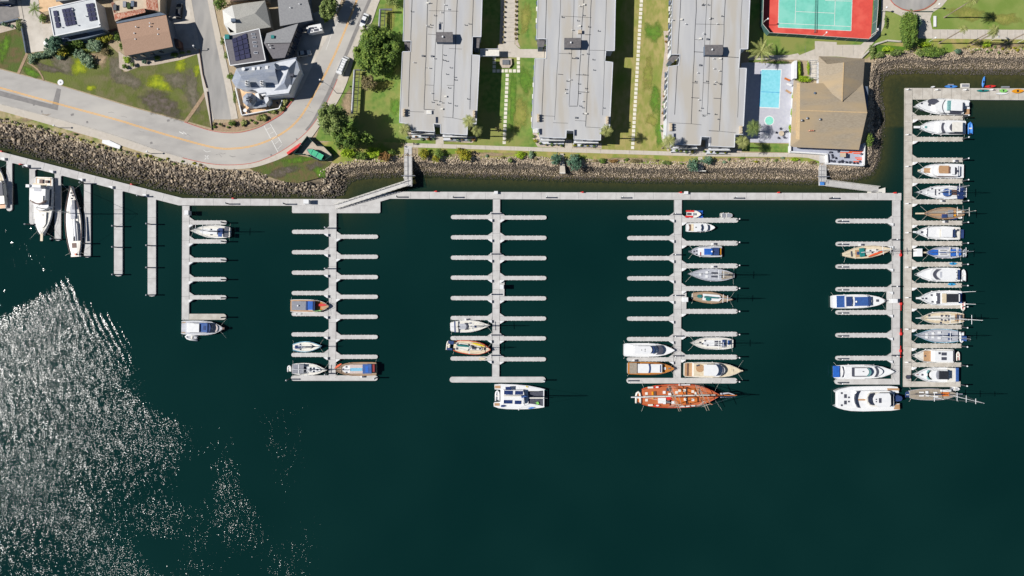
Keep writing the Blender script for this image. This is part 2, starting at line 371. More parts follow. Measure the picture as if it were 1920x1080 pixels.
me = np_mesh('ground', np.column_stack([P, Z]), Fq, 'ground')
tag(link(me, 'ground'), kind='structure')

# water: clear near the shore, murky teal further out, ruffled by gusts in patches
xs = np.array([-1500, -700, -350] + list(np.arange(-172, 172.1, 1.0)) + [350, 700, 1500.])
ys = np.array([-1500, -600, -200.] + list(np.arange(-100, 84.1, 1.0)) + [200, 1500.])
P, Fq = grid(xs, ys); depth = np.maximum(-land_height(P), 0)
px = P[:, 0]/S_ + 960; py = 540 - P[:, 1]/S_
clar = np.exp(-depth/0.8) * 0.8
def blob(cx, cy, rx, ry, ang=0):
    c, s = math.cos(ang), math.sin(ang); dx = px-cx; dy = py-cy
    return np.exp(-(((dx*c+dy*s)/rx)**2 + ((-dx*s+dy*c)/ry)**2))
# how strongly the wind ruffles each patch (the main gust lies over the lower left)
e1 = (py - 600) + (px-0)*(80/130.)      # upper-left edge of the gust
e2 = 520 + np.clip(px-130, 0, 400)*1.02 # upper-right edge
inside1 = 1/(1+np.exp(-e1/9.0)); inside2 = 1/(1+np.exp(-(py - e2 - 12 - 14*np.sin(px*.05))/16.0))
wob = smoothn(np.stack([px, py], 1), 0.021, 1.0)*22
ruf = np.where(px < 130, inside1, inside2) * (1/(1+np.exp((px - 262 - wob)/26.0)))
# calmer slicks that wind through it
for (cx, cy, rx, ry, a) in [(60,895,70,11,0.25),(150,925,60,9,0.3),(230,965,50,9,0.2),(290,1020,50,26,0.2),(250,915,45,12,0),(300,870,40,30,0),(380,960,40,60,0.3)]:
    ruf = ruf * (1 - 0.9*blob(cx, cy, rx, ry, a))
low = 1/(1+np.exp(-(py-860)/30.)); ruf = ruf*(1-0.12*low)
ruf2 = 1.2*(0.95+0.35*np.clip(smoothn(np.stack([px,py],1),0.017,4.0),-1,1)) * (1/(1+np.exp(-(py-700-0.1*px)/40.))) * (1/(1+np.exp((px-610)/40.)))
for (cx, cy, rx, ry, a) in [(370,900,45,70,0.3),(290,1030,45,30,0.2),(480,880,30,110,-0.3),(330,740,60,40,0)]: ruf2 = ruf2*(1-0.85*blob(cx,cy,rx,ry,a))
ruf = np.maximum(ruf, ruf2)
ruf = np.maximum(ruf, 0.52*blob(450,645,22,38,0.2)); ruf = np.maximum(ruf, 0.22*blob(70,480,130,80,0.3))
for (cx, cy) in [(5,590),(3,575),(30,587),(14,430),(24,456),(60,428),(83,505),(72,497),(6,547)]: ruf = np.maximum(ruf, 0.7*blob(cx,cy,4,4))
me = np_mesh('water', np.column_stack([P, np.zeros(len(P))]), Fq, M['ground'], attrs={'clarity': ('POINT', clar), 'ruffle': ('POINT', np.clip(ruf, 0, 1.5)), 'swell': ('POINT', np.clip(blob(215,600,105,36,.75)+.5*blob(430,760,60,90,.3)+.6*blob(60,480,90,50,.5), 0, 1))})
wm = bpy.data.materials.new('water'); wm.use_nodes = True; M['water'] = wm
n = wm.node_tree.nodes; l = wm.node_tree.links; n.clear()
out = n.new("ShaderNodeOutputMaterial")
geo = n.new("ShaderNodeNewGeometry")
def attr(nm): a = n.new("ShaderNodeAttribute"); a.attribute_name = nm; return a.outputs["Fac"]
def math_(op, a, b=None, c=None):
    m = n.new("ShaderNodeMath"); m.operation = op
    for i, x in enumerate((a, b, c)):
        if x is None: continue
        if isinstance(x, (int, float)): m.inputs[i].default_value = x
        else: l.new(x, m.inputs[i])
    return m.outputs[0]
def vm(op, a, b=None, scale=None):
    m = n.new("ShaderNodeVectorMath"); m.operation = op
    for i, x in enumerate((a, b)):
        if x is None: continue
        if isinstance(x, tuple): m.inputs[i].default_value = x
        else: l.new(x, m.inputs[i])
    if scale is not None:
        if isinstance(scale, (int, float)): m.inputs["Scale"].default_value = scale
        else: l.new(scale, m.inputs["Scale"])
    return m.outputs[0]
ruffle = attr('ruffle')
nzr = n.new('ShaderNodeTexNoise'); nzr.inputs['Scale'].default_value = 0.16; nzr.inputs['Detail'].default_value = 5; nzr.inputs['Roughness'].default_value = 0.7; l.new(geo.outputs['Position'], nzr.inputs[0])
ruffle = math_('MULTIPLY', ruffle, math_('MULTIPLY_ADD', nzr.outputs['Fac'], 1.5, 0.4))
def slope(scale, amp, stretch=(1,1,1), rot=0.0, detail=2.0):
    mp = n.new("ShaderNodeMapping"); mp.inputs["Scale"].default_value = stretch; mp.inputs["Rotation"].default_value = (0,0,rot)
    l.new(geo.outputs["Position"], mp.inputs[0])
    t = n.new("ShaderNodeTexNoise"); t.inputs["Scale"].default_value = scale; t.inputs["Detail"].default_value = detail
    l.new(mp.outputs[0], t.inputs[0])
    return vm('SCALE', vm('SUBTRACT', t.outputs["Color"], (0.5,0.5,0.5)), None, amp)
chop = vm('ADD', slope(4.2, 1.05, (1,0.8,1), 0.3, 2), slope(0.8, 0.42, (1,0.35,1), 0.35, 5))
base = vm('ADD', slope(0.35, 0.05, (1,0.4,1), 0.3, 3), slope(1.6, 0.05, (1,0.35,1), 0.35, 3))
# long wind waves: rows running down to the right
wv = n.new("ShaderNodeTexWave"); wv.wave_type = 'BANDS'; wv.bands_direction = 'X'
mpw = n.new("ShaderNodeMapping"); mpw.inputs["Rotation"].default_value = (0,0,math.radians(-24)); l.new(geo.outputs["Position"], mpw.inputs[0]); l.new(mpw.outputs[0], wv.inputs[0])
wv.inputs["Scale"].default_value = 0.16; wv.inputs["Distortion"].default_value = 5.0; wv.inputs["Detail"].default_value = 2; wv.inputs["Detail Scale"].default_value = 0.5
sw = math_('MULTIPLY', math_('SUBTRACT', wv.outputs["Fac"], 0.5), math_('MULTIPLY_ADD', attr('swell'), 0.30, 0.03))
cx = n.new("ShaderNodeCombineXYZ"); l.new(sw, cx.inputs[0])
tot = vm('ADD', vm('SCALE', vm('ADD', chop, cx.outputs[0]), None, ruffle), base)
tot = vm('MULTIPLY', tot, (1,1,0))
nrm = vm('NORMALIZE', vm('ADD', tot, (0,0,1)))
gl = n.new("ShaderNodeBsdfGlossy"); gl.distribution = 'BECKMANN'; l.new(math_('MULTIPLY_ADD', math_('MINIMUM', ruffle, 1.0), 0.11, 0.09), gl.inputs["Roughness"]); l.new(nrm, gl.inputs["Normal"])
fr = n.new("ShaderNodeFresnel"); fr.inputs[0].default_value = 1.33; l.new(nrm, fr.inputs[1])
df = n.new("ShaderNodeBsdfDiffuse")
# murky water body
nzc = n.new("ShaderNodeTexNoise"); nzc.inputs["Scale"].default_value = 0.02; l.new(geo.outputs["Position"], nzc.inputs[0])
rc = n.new("ShaderNodeValToRGB"); rc.color_ramp.elements[0].color = (0.0018,0.0192,0.0178,1); rc.color_ramp.elements[1].color = (0.0032,0.0245,0.0222,1)
rc.color_ramp.elements[0].position = 0.35; rc.color_ramp.elements[1].position = 0.7; l.new(nzc.outputs["Fac"], rc.inputs[0])
mg = n.new("ShaderNodeMixRGB"); mg.inputs[2].default_value = (0.024,0.048,0.024,1)
cl = attr('clarity'); l.new(math_('MINIMUM', math_('MULTIPLY', cl, 1.3), 1.0), mg.inputs[0]); l.new(rc.outputs[0], mg.inputs[1]); l.new(mg.outputs[0], df.inputs[0])
tr = n.new("ShaderNodeBsdfTransparent"); tr.inputs[0].default_value = (0.86,0.88,0.74,1)
m1 = n.new("ShaderNodeMixShader"); l.new(cl, m1.inputs[0]); l.new(df.outputs[0], m1.inputs[1]); l.new(tr.outputs[0], m1.inputs[2])
m2 = n.new("ShaderNodeMixShader"); l.new(fr.outputs[0], m2.inputs[0]); l.new(m1.outputs[0], m2.inputs[1]); l.new(gl.outputs[0], m2.inputs[2])
l.new(m2.outputs[0], out.inputs[0])
me.materials.clear(); me.materials.append(wm)
tag(link(me, 'water'), kind='structure')

# ---------------------------------------------------------------- riprap
def ico(sub):
    bm = bmesh.new(); bmesh.ops.create_icosphere(bm, subdivisions=sub, radius=1.0)
    V = np.array([v.co[:] for v in bm.verts]); Fc = np.array([[v.index for v in f.verts] for f in bm.faces]); bm.free(); return V, Fc
ICO = {1: ico(1), 2: ico(2)}; TEMPL = {1: [], 2: []}
for k in range(20):
    sub = 1 + (k % 2); IV, IF = ICO[sub]
    dirs = rng.normal(size=(9, 3)); dirs /= np.linalg.norm(dirs, axis=1)[:, None]
    V = IV.copy()
    for d in dirs:                       # chop flat facets
        h = V @ d; lim = rng.uniform(0.45, 0.8); V = V - np.outer(np.maximum(h - lim, 0), d)
    if sub == 1: V = V*rng.uniform(.8,1.25,(len(V),1))
    TEMPL[sub].append(V)
def rocks_np(C, S, T, sub=2):
    IF = ICO[sub][1]; nv = len(ICO[sub][0])
    Vs = []; Fs = []; Ts = []
    for i in range(len(C)):
        a, b_, c_ = rng.uniform(0, 6.28, 3); ca, sa, cb, sb = math.cos(a), math.sin(a), math.cos(b_), math.sin(b_)
        R = np.array([[ca,-sa,0],[sa,ca,0],[0,0,1]]) @ np.array([[1,0,0],[0,cb,-sb],[0,sb,cb]])
        V = (TEMPL[sub][rng.integers(10)] * S[i]) @ R.T + C[i]
        Vs.append(V); Fs.append(IF + nv*i); Ts.append(np.full(nv, T[i]))
    return np.concatenate(Vs), np.concatenate(Fs), np.concatenate(Ts)
Xs = rng.uniform(-172, 172, 420000); Ys = rng.uniform(22, 96, 420000)
Pc = np.stack([Xs, Ys], 1); d1 = dist_poly(Pc, WLw); d2 = dist_poly(Pc, TLw); iw = inside(Pc, WLw); it = inside(Pc, TLw)
band = (iw & ~it) | ((~iw) & (d1 < 1.3)) | (it & (d2 < 0.5))
band &= ~((Pc[:,0] > W(500,0,G)[0]) & (Pc[:,0] < W(600,0,G)[0]) & iw & (d1 > 3.2))
Pc, d1, d2, iw, it = Pc[band], d1[band], d2[band], iw[band], it[band]
keep = []; cells = {}
for i in range(len(Pc)):
    left = Pc[i,0] < W(640,0,G)[0]; r = 0.54 if left else 0.32
    key = (int(Pc[i,0]//r), int(Pc[i,1]//r)); ok = True
    for a in (-1,0,1):
        for b_ in (-1,0,1):
            for q in cells.get((key[0]+a, key[1]+b_, left), ()):
                if (Pc[q,0]-Pc[i,0])**2 + (Pc[q,1]-Pc[i,1])**2 < (r*0.93)**2: ok = False; break
            if not ok: break
        if not ok: break
    if ok: cells.setdefault((key[0], key[1], left), []).append(i); keep.append(i)
keep = np.array(keep); Pk = Pc[keep]; Zk = land_height(Pk)
left = Pk[:,0] < W(640,0,G)[0]; east = Pk[:,0] > W(1550,0,G)[0]
t = np.where(iw[keep], d1[keep]/(d1[keep]+d2[keep]+1e-6), 0) ; t = np.where(it[keep], 1, t)
base_s = np.where(left, 0.42, np.where(t > 0.66, 0.31, 0.235)); S = base_s * rng.uniform(0.75, 1.35, len(Pk)) 
S3 = np.stack([S*rng.uniform(0.85,1.25,len(S)), S*rng.uniform(0.8,1.1,len(S)), S*rng.uniform(0.6,0.9,len(S))], 1)
T = np.where(left, 0.50 + 0.42*(t-0.5) + rng.normal(0, 0.24, len(t)),
    np.where(t > 0.66, 0.82 + rng.normal(0, 0.10, len(t)), np.where(t > 0.38, 0.46 + rng.normal(0, 0.12, len(t)), 0.66 + rng.normal(0, 0.13, len(t)))))
T = np.where(east, T*0.9+0.03, T); T = np.where(t < 0.10, 0.18 + 2.0*np.maximum(t,0), T)
T = np.where((Pk[:,0] > W(470,0,G)[0]) & (Pk[:,0] < W(640,0,G)[0]), T + 0.05, T)
T = np.clip(T, 0, 1); C = np.column_stack([Pk, Zk + S*0.10])
order = np.argsort(-(S * (left) * (t > 0.05) * (t < 0.98) * (np.abs(Pk[:,0]) < 166)))
big = order[:300]; S3[big] *= 1.35; rest = np.setdiff1d(np.arange(len(Pk)), big)
ra = rest[left[rest]]; rb = rest[~left[rest]]
Va, Fa, Ta = rocks_np(C[ra], S3[ra], T[ra], 2); Vb, Fb, Tb = rocks_np(C[rb], S3[rb]*1.1, T[rb], 1)
me = np_mesh('riprap', np.concatenate([Va, Vb]), np.concatenate([Fa, Fb+len(Va)]), 'rock', smooth=False, attrs={'tint': ('POINT', np.concatenate([Ta, Tb]))})
tag(link(me, 'riprap'), kind='stuff', label='bank of broken rock riprap between the land and the water', cat='rocks')
def stretch(x):
    q = x/S_ + 960
    for lim, s in ((95,'near the left picture edge'),(185,'left of the slab bench'),(235,'below the slab bench'),(320,'right of the slab bench'),(400,'where the red kerb begins'),(490,'below the road bend'),(700,'below the ice plant bank')):
        if q < lim: return s
    return 'beside the left gangway'
for i in big:
    V, Fc, Tt = rocks_np(np.zeros((1,3)), S3[i:i+1], T[i:i+1])
    me = np_mesh('boulder', V, Fc, 'rock', smooth=False, attrs={'tint': ('POINT', Tt)})
    tag(link(me, 'boulder', tuple(C[i])), f'{"dark grey" if T[i] < .38 else "grey tan" if T[i] < .64 else "pale beige"} boulder {"low" if t[i] < .36 else "halfway up" if t[i] < .68 else "high"} on the rocky bank, {stretch(C[i][0])}', 'boulder', 'boulders in the rocky bank below the road')
# ---------------------------------------------------------------- roads, pavements, lawns
def interp(L, n=6):
    """smooth a traced polyline (Catmull-Rom)"""
    out = []
    P = [L[0]] + list(L) + [L[-1]]
    for i in range(1, len(P)-2):
        p0, p1, p2, p3 = P[i-1], P[i], P[i+1], P[i+2]
        for k in range(n):
            t = k/n
            out.append(tuple(0.5*((2*p1[j]) + (-p0[j]+p2[j])*t + (2*p0[j]-5*p1[j]+4*p2[j]-p3[j])*t*t + (-p0[j]+3*p1[j]-3*p2[j]+p3[j])*t**3) for j in (0,1)))
    out.append(tuple(L[-1])); return out
def tri_sheet(mb, pp, z, z0=None):
    """a (concave) polygon sheet with a skirt down to z0"""
    from mathutils.geometry import tessellate_polygon
    pts = [Vector(W(x, y, z)) for x, y in pp]
    tris = tessellate_polygon([pts]); n = len(pts)
    z0 = z - 0.06 if z0 is None else z0
    vs = [tuple(p) for p in pts] + [(p.x, p.y, z0) for p in pts]
    fs = [tuple(t) for t in tris] + [(i, (i+1) % n, n+(i+1) % n, n+i) for i in range(n)]
    mb.add(vs, fs); return mb
def sheet(name, pp, z, m, z0=None, kind='structure', label=None, cat=None):
    mb = MB(); tri_sheet(mb, pp, z, z0); o = mb.build(name, m, origin=(0,0,0))
    # top faces up
    return tag(o, label, cat, kind=kind)
def ribbon(mb, L, w, z, off=0.0, th=0.03, wm=None):
    P = [Vector(W(x, y, z)) for x, y in L]; n = len(P); A = []; B = []
    for i in range(n):
        t = (P[min(i+1,n-1)]-P[max(i-1,0)]); t.z = 0; t.normalize(); nn = Vector((-t.y, t.x, 0))
        A.append(P[i]+nn*(off+w/2)); B.append(P[i]+nn*(off-w/2))
    vs = A + B + [v-Vector((0,0,th)) for v in A] + [v-Vector((0,0,th)) for v in B]
    fs = []
    for i in range(n-1): fs += [(i, i+1, n+i+1, n+i), (i, 2*n+i, 2*n+i+1, i+1), (n+i, n+i+1, 3*n+i+1, 3*n+i)]
    return mb.add(vs, fs)
UP = [(-120,98),(-60,114),(0,130),(83,152),(167,177),(250,202),(342,227),(396,244),(442,248),(483,239),(525,215),(548,192),(566,165),(588,118),(611,75),(632,30),(648,0),(668,-60)]
LO = [(-120,166),(-60,181),(0,196),(104,223),(208,252.5),(312,288),(396,308),(462,308),(504,296),(542,275),(571,252),(590,230),(608,202),(625,168),(641,130),(653,104),(662,83),(676,50),(698,0),(726,-60)]
UPs, LOs = interp(UP), interp(LO)
sheet('road', UPs + LOs[::-1], G+0.08, 'asphalt')
# dark resurfaced strips
mb = MB(); tri_sheet(mb, interp([(572,243),(584,228),(599,201),(616,167),(632,130),(645,104),(654,82),(667.5,50),(690,0),(712,-50)]) + interp([(720,-50),(697,0),(675,50),(661.5,82),(652.5,104),(640.5,130),(624,168),(607,202),(592,227),(577,247)]), G+0.086)
tri_sheet(mb, [(-60,152),(0,170),(98,196),(99,193),(106.5,165.5),(114.5,167.5),(108,207),(40,190),(0,180),(-60,164)], G+0.086)
struct('road_patch', mb, 'asphalt_dark')
YL = interp([(-60,148),(0,164.6),(106,194),(217,224),(250,234),(320,255),(396,275.5),(437,278.5),(483,271),(529,250),(562,221),(590,175),(617,125),(642,69),(669,0),(690,-50)])
mb = MB(); ribbon(mb, YL, 0.16, G+0.092, 0.17); ribbon(mb, YL, 0.16, G+0.092, -0.17); struct('road_centre_line', mb, 'line_yellow')
mb = MB(); ribbon(mb, [(611,94),(622,64),(635,37)], 0.14, G+0.092)
for (a, b_) in [((495,236),(522,287)),((507,233),(528,268))]: ribbon(mb, [a, b_], 0.2, G+0.092)
for k in range(5): ribbon(mb, [(499+5.5*k,243+9*k),(508+5.2*k,239+8*k)], 0.12, G+0.093)
# arrow and hatch marks in the bend
ribbon(mb, [(384,291),(391,298)], 0.2, G+0.092); ribbon(mb, [(391,291),(384,299)], 0.2, G+0.092)
ribbon(mb, [(336,247),(344,251)], 0.25, G+0.092); ribbon(mb, [(343,247),(350,252)], 0.18, G+0.092); ribbon(mb, [(381,281),(388,285),(395,283)], 0.15, G+0.092)
struct('road_marking', mb, 'line_white')
r5 = random.Random(5); mb = MB()
for k in range(16):
    i0 = r5.randrange(6, len(YL)-8); off = r5.choice([-5,-3.4,3.2,5]); x, y = YL[i0]; L = [(x+q*r5.uniform(1.5,3.5), y+off*5.2*.18*5+q*r5.uniform(-1,1.6)) for q in range(4)]
    ribbon(mb, [(x, y+off*2.6), (x+6, y+off*2.6+r5.uniform(-2,3)), (x+11, y+off*2.6+r5.uniform(0,5))], .09, G+.091, 0, .01)
for (x,y,w_) in ((135,215,1.0),(63,196,.7),(163,229,.6),(78,209,.5),(315,226,.9),(283,268,.8),(605,138,.8),(556,261,.5),(508,291,.5)): ribbon(mb, [(x,y-2),(x+1,y+2)], w_, G+.0895, 0, .01)
struct('road_stain', mb, 'asphalt_dark')
# kerbs and pavement on the water side
KL = LOs
mb = MB(); ribbon(mb, KL, 0.22, G+0.2, 0.12, 0.2); struct('kerb', mb, 'concrete_warm')
red = [p for p in LOs if 340 <= p[0] <= 600]
mb = MB(); ribbon(mb, red, 0.2, G+0.206, 0.13, 0.1); ribbon(mb, [p for p in LOs if 608 <= p[0] <= 634], 0.2, G+0.206, 0.13, 0.1)
ribbon(mb, interp([(345,229),(396,245.5),(442,249.5),(480,241),(500,231)]), 0.2, G+0.206, 0.1, 0.2)
ribbon(mb, interp([(500,231),(525,216),(537,204),(552,184)]), 0.35, G+0.206, 0.1, 0.2)
struct('red_kerb', mb, 'kerb_red')
SWo = [(-120,176),(-60,192),(0,207.5),(104,237),(208,267),(312,299),(396,315.5),(462,316),(512,303),(548,286),(580,262),(600,236),(622,208),(640,178),(652,150),(662,115),(669,90),(684,62),(697,42),(712,0),(740,-60)]
SWs = interp(SWo)
LOo = interp([(x, y) for x, y in LO])
sheet('pavement', [(p[0], p[1]) for p in LOo] + SWs[::-1], G+0.19, 'concrete_path', G-0.2)
# side street with its gutters
sheet('side_street', [(350,-60),(359,0),(372,75),(386,150),(401,224),(434,224),(420,150),(404,75),(389,0),(380,-60)], G+0.07, 'asphalt_side')
sheet('side_pavement', [(380,-60),(389,0),(404,75),(420,150),(434,224),(446,222),(441,196),(434,160),(426,124),(417,84),(405,30),(399,0),(394,-60)], G+0.15, 'concrete_path', G)
sheet('gutter', [(341,-60),(352,0),(365,75),(379,155),(396,240),(401,224),(386,150),(372,75),(359,0),(350,-60)], G+0.11, 'concrete_path', G)
sheet('driveway', [(322,0),(352,0),(372,87),(363,90),(324,92),(315,40)], G+0.05, 'drive')
sheet('driveway', [(45,-60),(66,-60),(72,0),(79,45),(84,95),(54,99),(45,40),(38,0)], G+0.05, 'drive')
sheet('driveway', [(79,45),(98,44),(104,72),(90,92),(84,95)], G+0.055, 'concrete_path')
sheet('driveway', [(38,0),(45,40),(54,99),(48,100),(40,50),(32,0)], G+0.16, 'concrete_path', G)
sheet('driveway', [(560,47),(590,40),(625,38),(640,0),(655,-40),(668,-60),(640,-60),(600,20),(560,36)], G+0.05, 'drive')
sheet('driveway', [(545,60),(565,50),(632,30),(611,75),(588,118),(566,165),(548,192),(520,195),(535,130)], G+0.055, 'drive')
sheet('patio', [(72,-20),(178,-40),(178,0),(92,16),(92,20),(74,24)], G+0.06, 'sand')
sheet('side_yard', [(0,-40),(38,-40),(41,30),(0,44),(-60,55),(-60,-40)], G+0.07, 'asphalt_dark')
# planted and natural ground
sheet('hillside_ground_cover', [(-120,50),(0,58),(38,50),(50,100),(62,100),(90,90),(140,80),(200,80),(222,100),(232,136),(260,126),(330,98),(372,92),(381,140),(396,240),(342,225),(250,200),(167,175),(83,150),(0,128),(-120,96)], G+0.02, 'iceplant', kind='stuff', label='mottled ice plant covering the slope above the curving road', cat='ground cover')
sheet('hillside_ground_cover', [(-60,60),(0,60),(36,53),(50,99),(35,137),(0,127),(-60,112)], G+0.03, 'iceplant_green', kind='stuff', label='green ice plant patch at the left edge beside the driveway', cat='ground cover')
def blobpoly(cx, cy, rx, ry, n=28, seed=0, amp=0.25, ang=0):
    r = random.Random(seed); ph = [r.uniform(0, 6.28) for _ in range(4)]
    out = []
    for k in range(n):
        a = 2*math.pi*k/n; q = 1 + amp*(0.5*math.sin(2*a+ph[0]) + 0.35*math.sin(3*a+ph[1]) + 0.3*math.sin(5*a+ph[2]) + 0.2*math.sin(8*a+ph[3])) + r.uniform(-0.05, 0.05)
        x, y = rx*q*math.cos(a), ry*q*math.sin(a); out.append((cx + x*math.cos(ang)-y*math.sin(ang), cy + x*math.sin(ang)+y*math.cos(ang)))
    return out
def soft_patch(name, cx, cy, rx, ry, ang, z, m, seed, lb, cat, kind='stuff'):
    q = 1.5; pp = blobpoly(cx, cy, rx*q, ry*q, 28, seed+3, 0.3, ang); n = len(pp); mid = [((x+cx)/2, (y+cy)/2) for x, y in pp]
    V = np.array([W(cx, cy, z)] + [W(x, y, z) for x, y in mid] + [W(x, y, z) for x, y in pp]); val = np.array([1.0] + [0.62]*n + [-0.45]*n)
    me = bpy.data.meshes.new(name); fs = [(0, 1+i, 1+(i+1) % n) for i in range(n)] + [(1+i, 1+n+i, 1+n+(i+1) % n, 1+(i+1) % n) for i in range(n)]
    me.from_pydata([tuple(v) for v in V], [], fs); a = me.attributes.new('cover', 'FLOAT', 'POINT'); a.data.foreach_set('value', val.astype(np.float32)); me.materials.append(M[m])
    return tag(link(me, name), lb, cat, kind=kind)
for k, (cx, cy, rx, ry, m, ang, lb) in enumerate([
    (218,128,11,26,'iceplant_grey',0.1,'grey dry ice plant patch beside the tan roofed house'),
    (240,150,24,14,'iceplant_grey',0.3,'grey dry ice plant patch below the tan roofed house'),
    (360,170,14,36,'iceplant_grey',-0.2,'grey dry ice plant patch beside the side street'),
    (120,120,26,14,'iceplant_grey',0.4,'grey brown ice plant patch under the succulents'),
    (148,126,13,15,'yellowgreen',0,'bright yellow green patch below the succulent bed'),
    (299,155,20,17,'yellowgreen',0.2,'largest bright yellow green patch on the slope'),
    (171,165,9,5,'yellowgreen',0,'small yellow green patch near the road'),
    (338,122,14,9,'yellowgreen',-0.9,'long yellow green patch below the tan roofed house'),
    (370,131,6,11,'yellowgreen',0.1,'narrow yellow green patch beside the side street'),
    (8,90,9,26,'brightgreen',0.1,'bright green patch at the left edge of the slope'),
    (60,137,16,8,'brightgreen',0.5,'small green patch between the two slope footpaths'),
    (185,110,16,14,'soil',0.2,'bare sandy patch beside the succulent bed'),
    (300,195,40,20,'purple',0.3,'purple brown patch at the foot of the slope'),(90,128,20,8,'purple',0.3,'brown patch between footpath and road'),(330,150,22,16,'iceplant_grey',0.5,'grey patch between the two yellow green patches')]):
    soft_patch('ground_cover_patch', cx, cy, rx, ry, ang, G+0.036+0.004*k, 'p_'+m, k, lb, 'ground cover')
mb = MB(); ribbon(mb, interp([(51,100),(44,115),(34,138)]), 0.9, G+0.10); ribbon(mb, interp([(51,117),(68,128),(77,140),(82,151)]), 0.45, G+0.10)
ribbon(mb, interp([(388,170),(370,197),(348,228)]), 1.1, G+0.10); struct('footpath', mb, 'soil')
sheet('planting_bed', [(398,245),(396,236),(447,224),(456,219),(530,196),(548,180),(551,186),(541,200),(524,214),(483,237),(442,246)], G+0.06, 'soil')
sheet('planting_bed', [(0,44),(41,32),(45,50),(0,62),(-60,70),(-60,55)], G+0.06, 'bed_gravel')
sheet('planting_bed', [(222,95),(233,104),(262,106),(330,93),(372,90),(374,100),(340,112),(290,122),(262,124),(238,134),(224,128)], G+0.065, 'bed_gravel')
sheet('verge', interp([(-60,188),(0,204),(104,236),(208,266),(312,298),(396,315)]) + interp([(396,321),(333,309),(271,296),(208,283),(146,264),(73,244),(0,229),(-60,210)]), G+0.03, 'verge_dry', G-0.5, kind='stuff', label='dry weedy verge between the pavement and the boulders', cat='verge')
sheet('verge', [(468,316),(512,303),(545,288),(556,290),(600,300),(622,304),(610,320),(596,334),(560,343),(535,341),(505,332),(486,326)], G+0.1, 'iceplant_green', G-1.2, kind='stuff', label='green ice plant bank below the fenced dinghy yard', cat='ground cover')
sheet('verge', [(600,268),(640,262),(757,268),(757,292),(725,303),(670,304),(636,310),(622,304),(625,290)], G+0.05, 'grass_verge', G-0.6, kind='stuff', label='scrubby ground under the bushes by the left gangway', cat='ground cover')
sheet('lawn', [(740,-60),(712,0),(697,42),(684,62),(669,90),(662,115),(652,150),(640,178),(622,208),(600,236),(590,264),(650,266),(770,270),(800,150),(800,-60)], G+0.03, 'grass')
soft_patch('bare_ground', 652, 196, 13, 24, 0.1, G+0.05, 'p_soil', 3, 'bare dry earth beside the pipe frame', 'bare ground')
sheet('lawn', [(800,150),(770,270),(888,272),(1010,277),(1030,150),(1030,-60),(800,-60)], G+0.03, 'grass')
sheet('lawn', [(1030,150),(1010,277),(1140,281),(1262,286),(1300,150),(1300,-60),(1030,-60)], G+0.03, 'grass_dry')
sheet('verge', interp([(784,276),(886,279.6),(1140,288),(1308,293),(1496,294.5),(1515,296),(1536,302)]) + interp([(1536,310),(1475,303),(1340,304),(1277,308),(1194,307),(1094,302),(1032,301),(998,294),(927,299),(886,297),(834,297),(784,293)]), G+0.03, 'grass_verge', G-0.4, kind='stuff', label='strip of patchy grass between the shore path and the rocks', cat='verge')
sheet('shore_path', [(759,268),(886,272),(1140,280.6),(1304,285.5),(1500,287),(1535,290),(1549,290),(1549,302),(1536,302),(1515,296),(1496,294.5),(1308,293),(1140,288),(886,279.6),(782,276.5),(759,276)], G+0.09, 'concrete_path')
for pp in ([(817,252),(831,252),(832,270),(817,270)], [(1060,262),(1073,262),(1073,280),(1059,280)], [(1308,275),(1323,275),(1325,288),(1306,287)]):
    sheet('entrance_path', pp, G+0.085, 'concrete_path')
for pp in ([(757,232),(762,250),(772,262),(816,263),(816,252),(766,240)], [(832,254),(832,265),(885,268),(893,262),(893,256)], [(999,240),(999,260),(1008,275),(1058,278),(1059,262),(1012,256)],
           [(1074,264),(1074,279),(1128,279),(1128,268)], [(1238,235),(1241,262),(1252,283),(1305,286),(1307,276),(1262,270),(1250,250)], [(1325,278),(1325,288),(1390,288),(1392,280)], [(1244,58),(1247,90),(1240,150),(1238,235),(1250,232),(1253,120),(1258,58)]):
    sheet('planting_bed', pp, G+0.07, 'bed_gravel')
r9 = random.Random(9)
for k, (cx, cy, rx, ry, m, nm) in enumerate([(732,30,8,26,'p_dry','upper left lawn'),(715,160,22,10,'p_dry','left lawn beside the brown bush'),(740,200,8,18,'p_lush','left lawn beside the leftmost block'),(728,130,14,16,'p_lush','left lawn below the largest tree'),(985,35,8,30,'p_dry','lawn beside the courtyard path'),(975,215,14,30,'p_dry','lawn between the left and middle blocks'),(985,150,12,26,'p_lush','upper part of the lawn between the left and middle blocks'),(962,180,6,50,'p_lush','strip beside the stepping stones'),
    (1225,60,14,20,'p_lush','upper lawn between the middle and right blocks'),(1230,190,12,26,'p_lush','middle of the lawn between the middle and right blocks'),(1215,140,10,30,'p_dry','dry lawn between the middle and right blocks'),(1238,250,10,24,'p_lush','lower end of the lawn between the middle and right blocks'),(1222,225,10,12,'p_dry','dry spot low on the right lawn'),(1815,25,30,12,'p_dry','park lawn near the tall palm'),(1880,35,30,10,'p_dry','park lawn at the right'),
    (900,290,60,4,'p_soil','bank above the rocks, left stretch'),(1180,299,50,4,'p_soil','bank above the rocks, middle stretch'),(1400,298,60,3,'p_soil','bank above the rocks, right stretch'),(1880,86,40,5,'p_soil','grassy bank under the leaning palms'),(60,222,30,4,'p_soil','dry verge at the left'),(150,248,30,4,'p_soil','dry verge in the middle')]):
    soft_patch('turf_patch', cx, cy, rx, ry, -.26 if cy > 220 and cx < 400 and cx < 310 and m == 'p_soil' else 0.0, G+0.052+.003*(k%5) + (.0 if m != 'p_soil' else .02), m, k+40, f'{"dry yellowish" if m == "p_dry" else "lusher green" if m == "p_lush" else "bare sandy"} patch on the {nm}', 'turf')
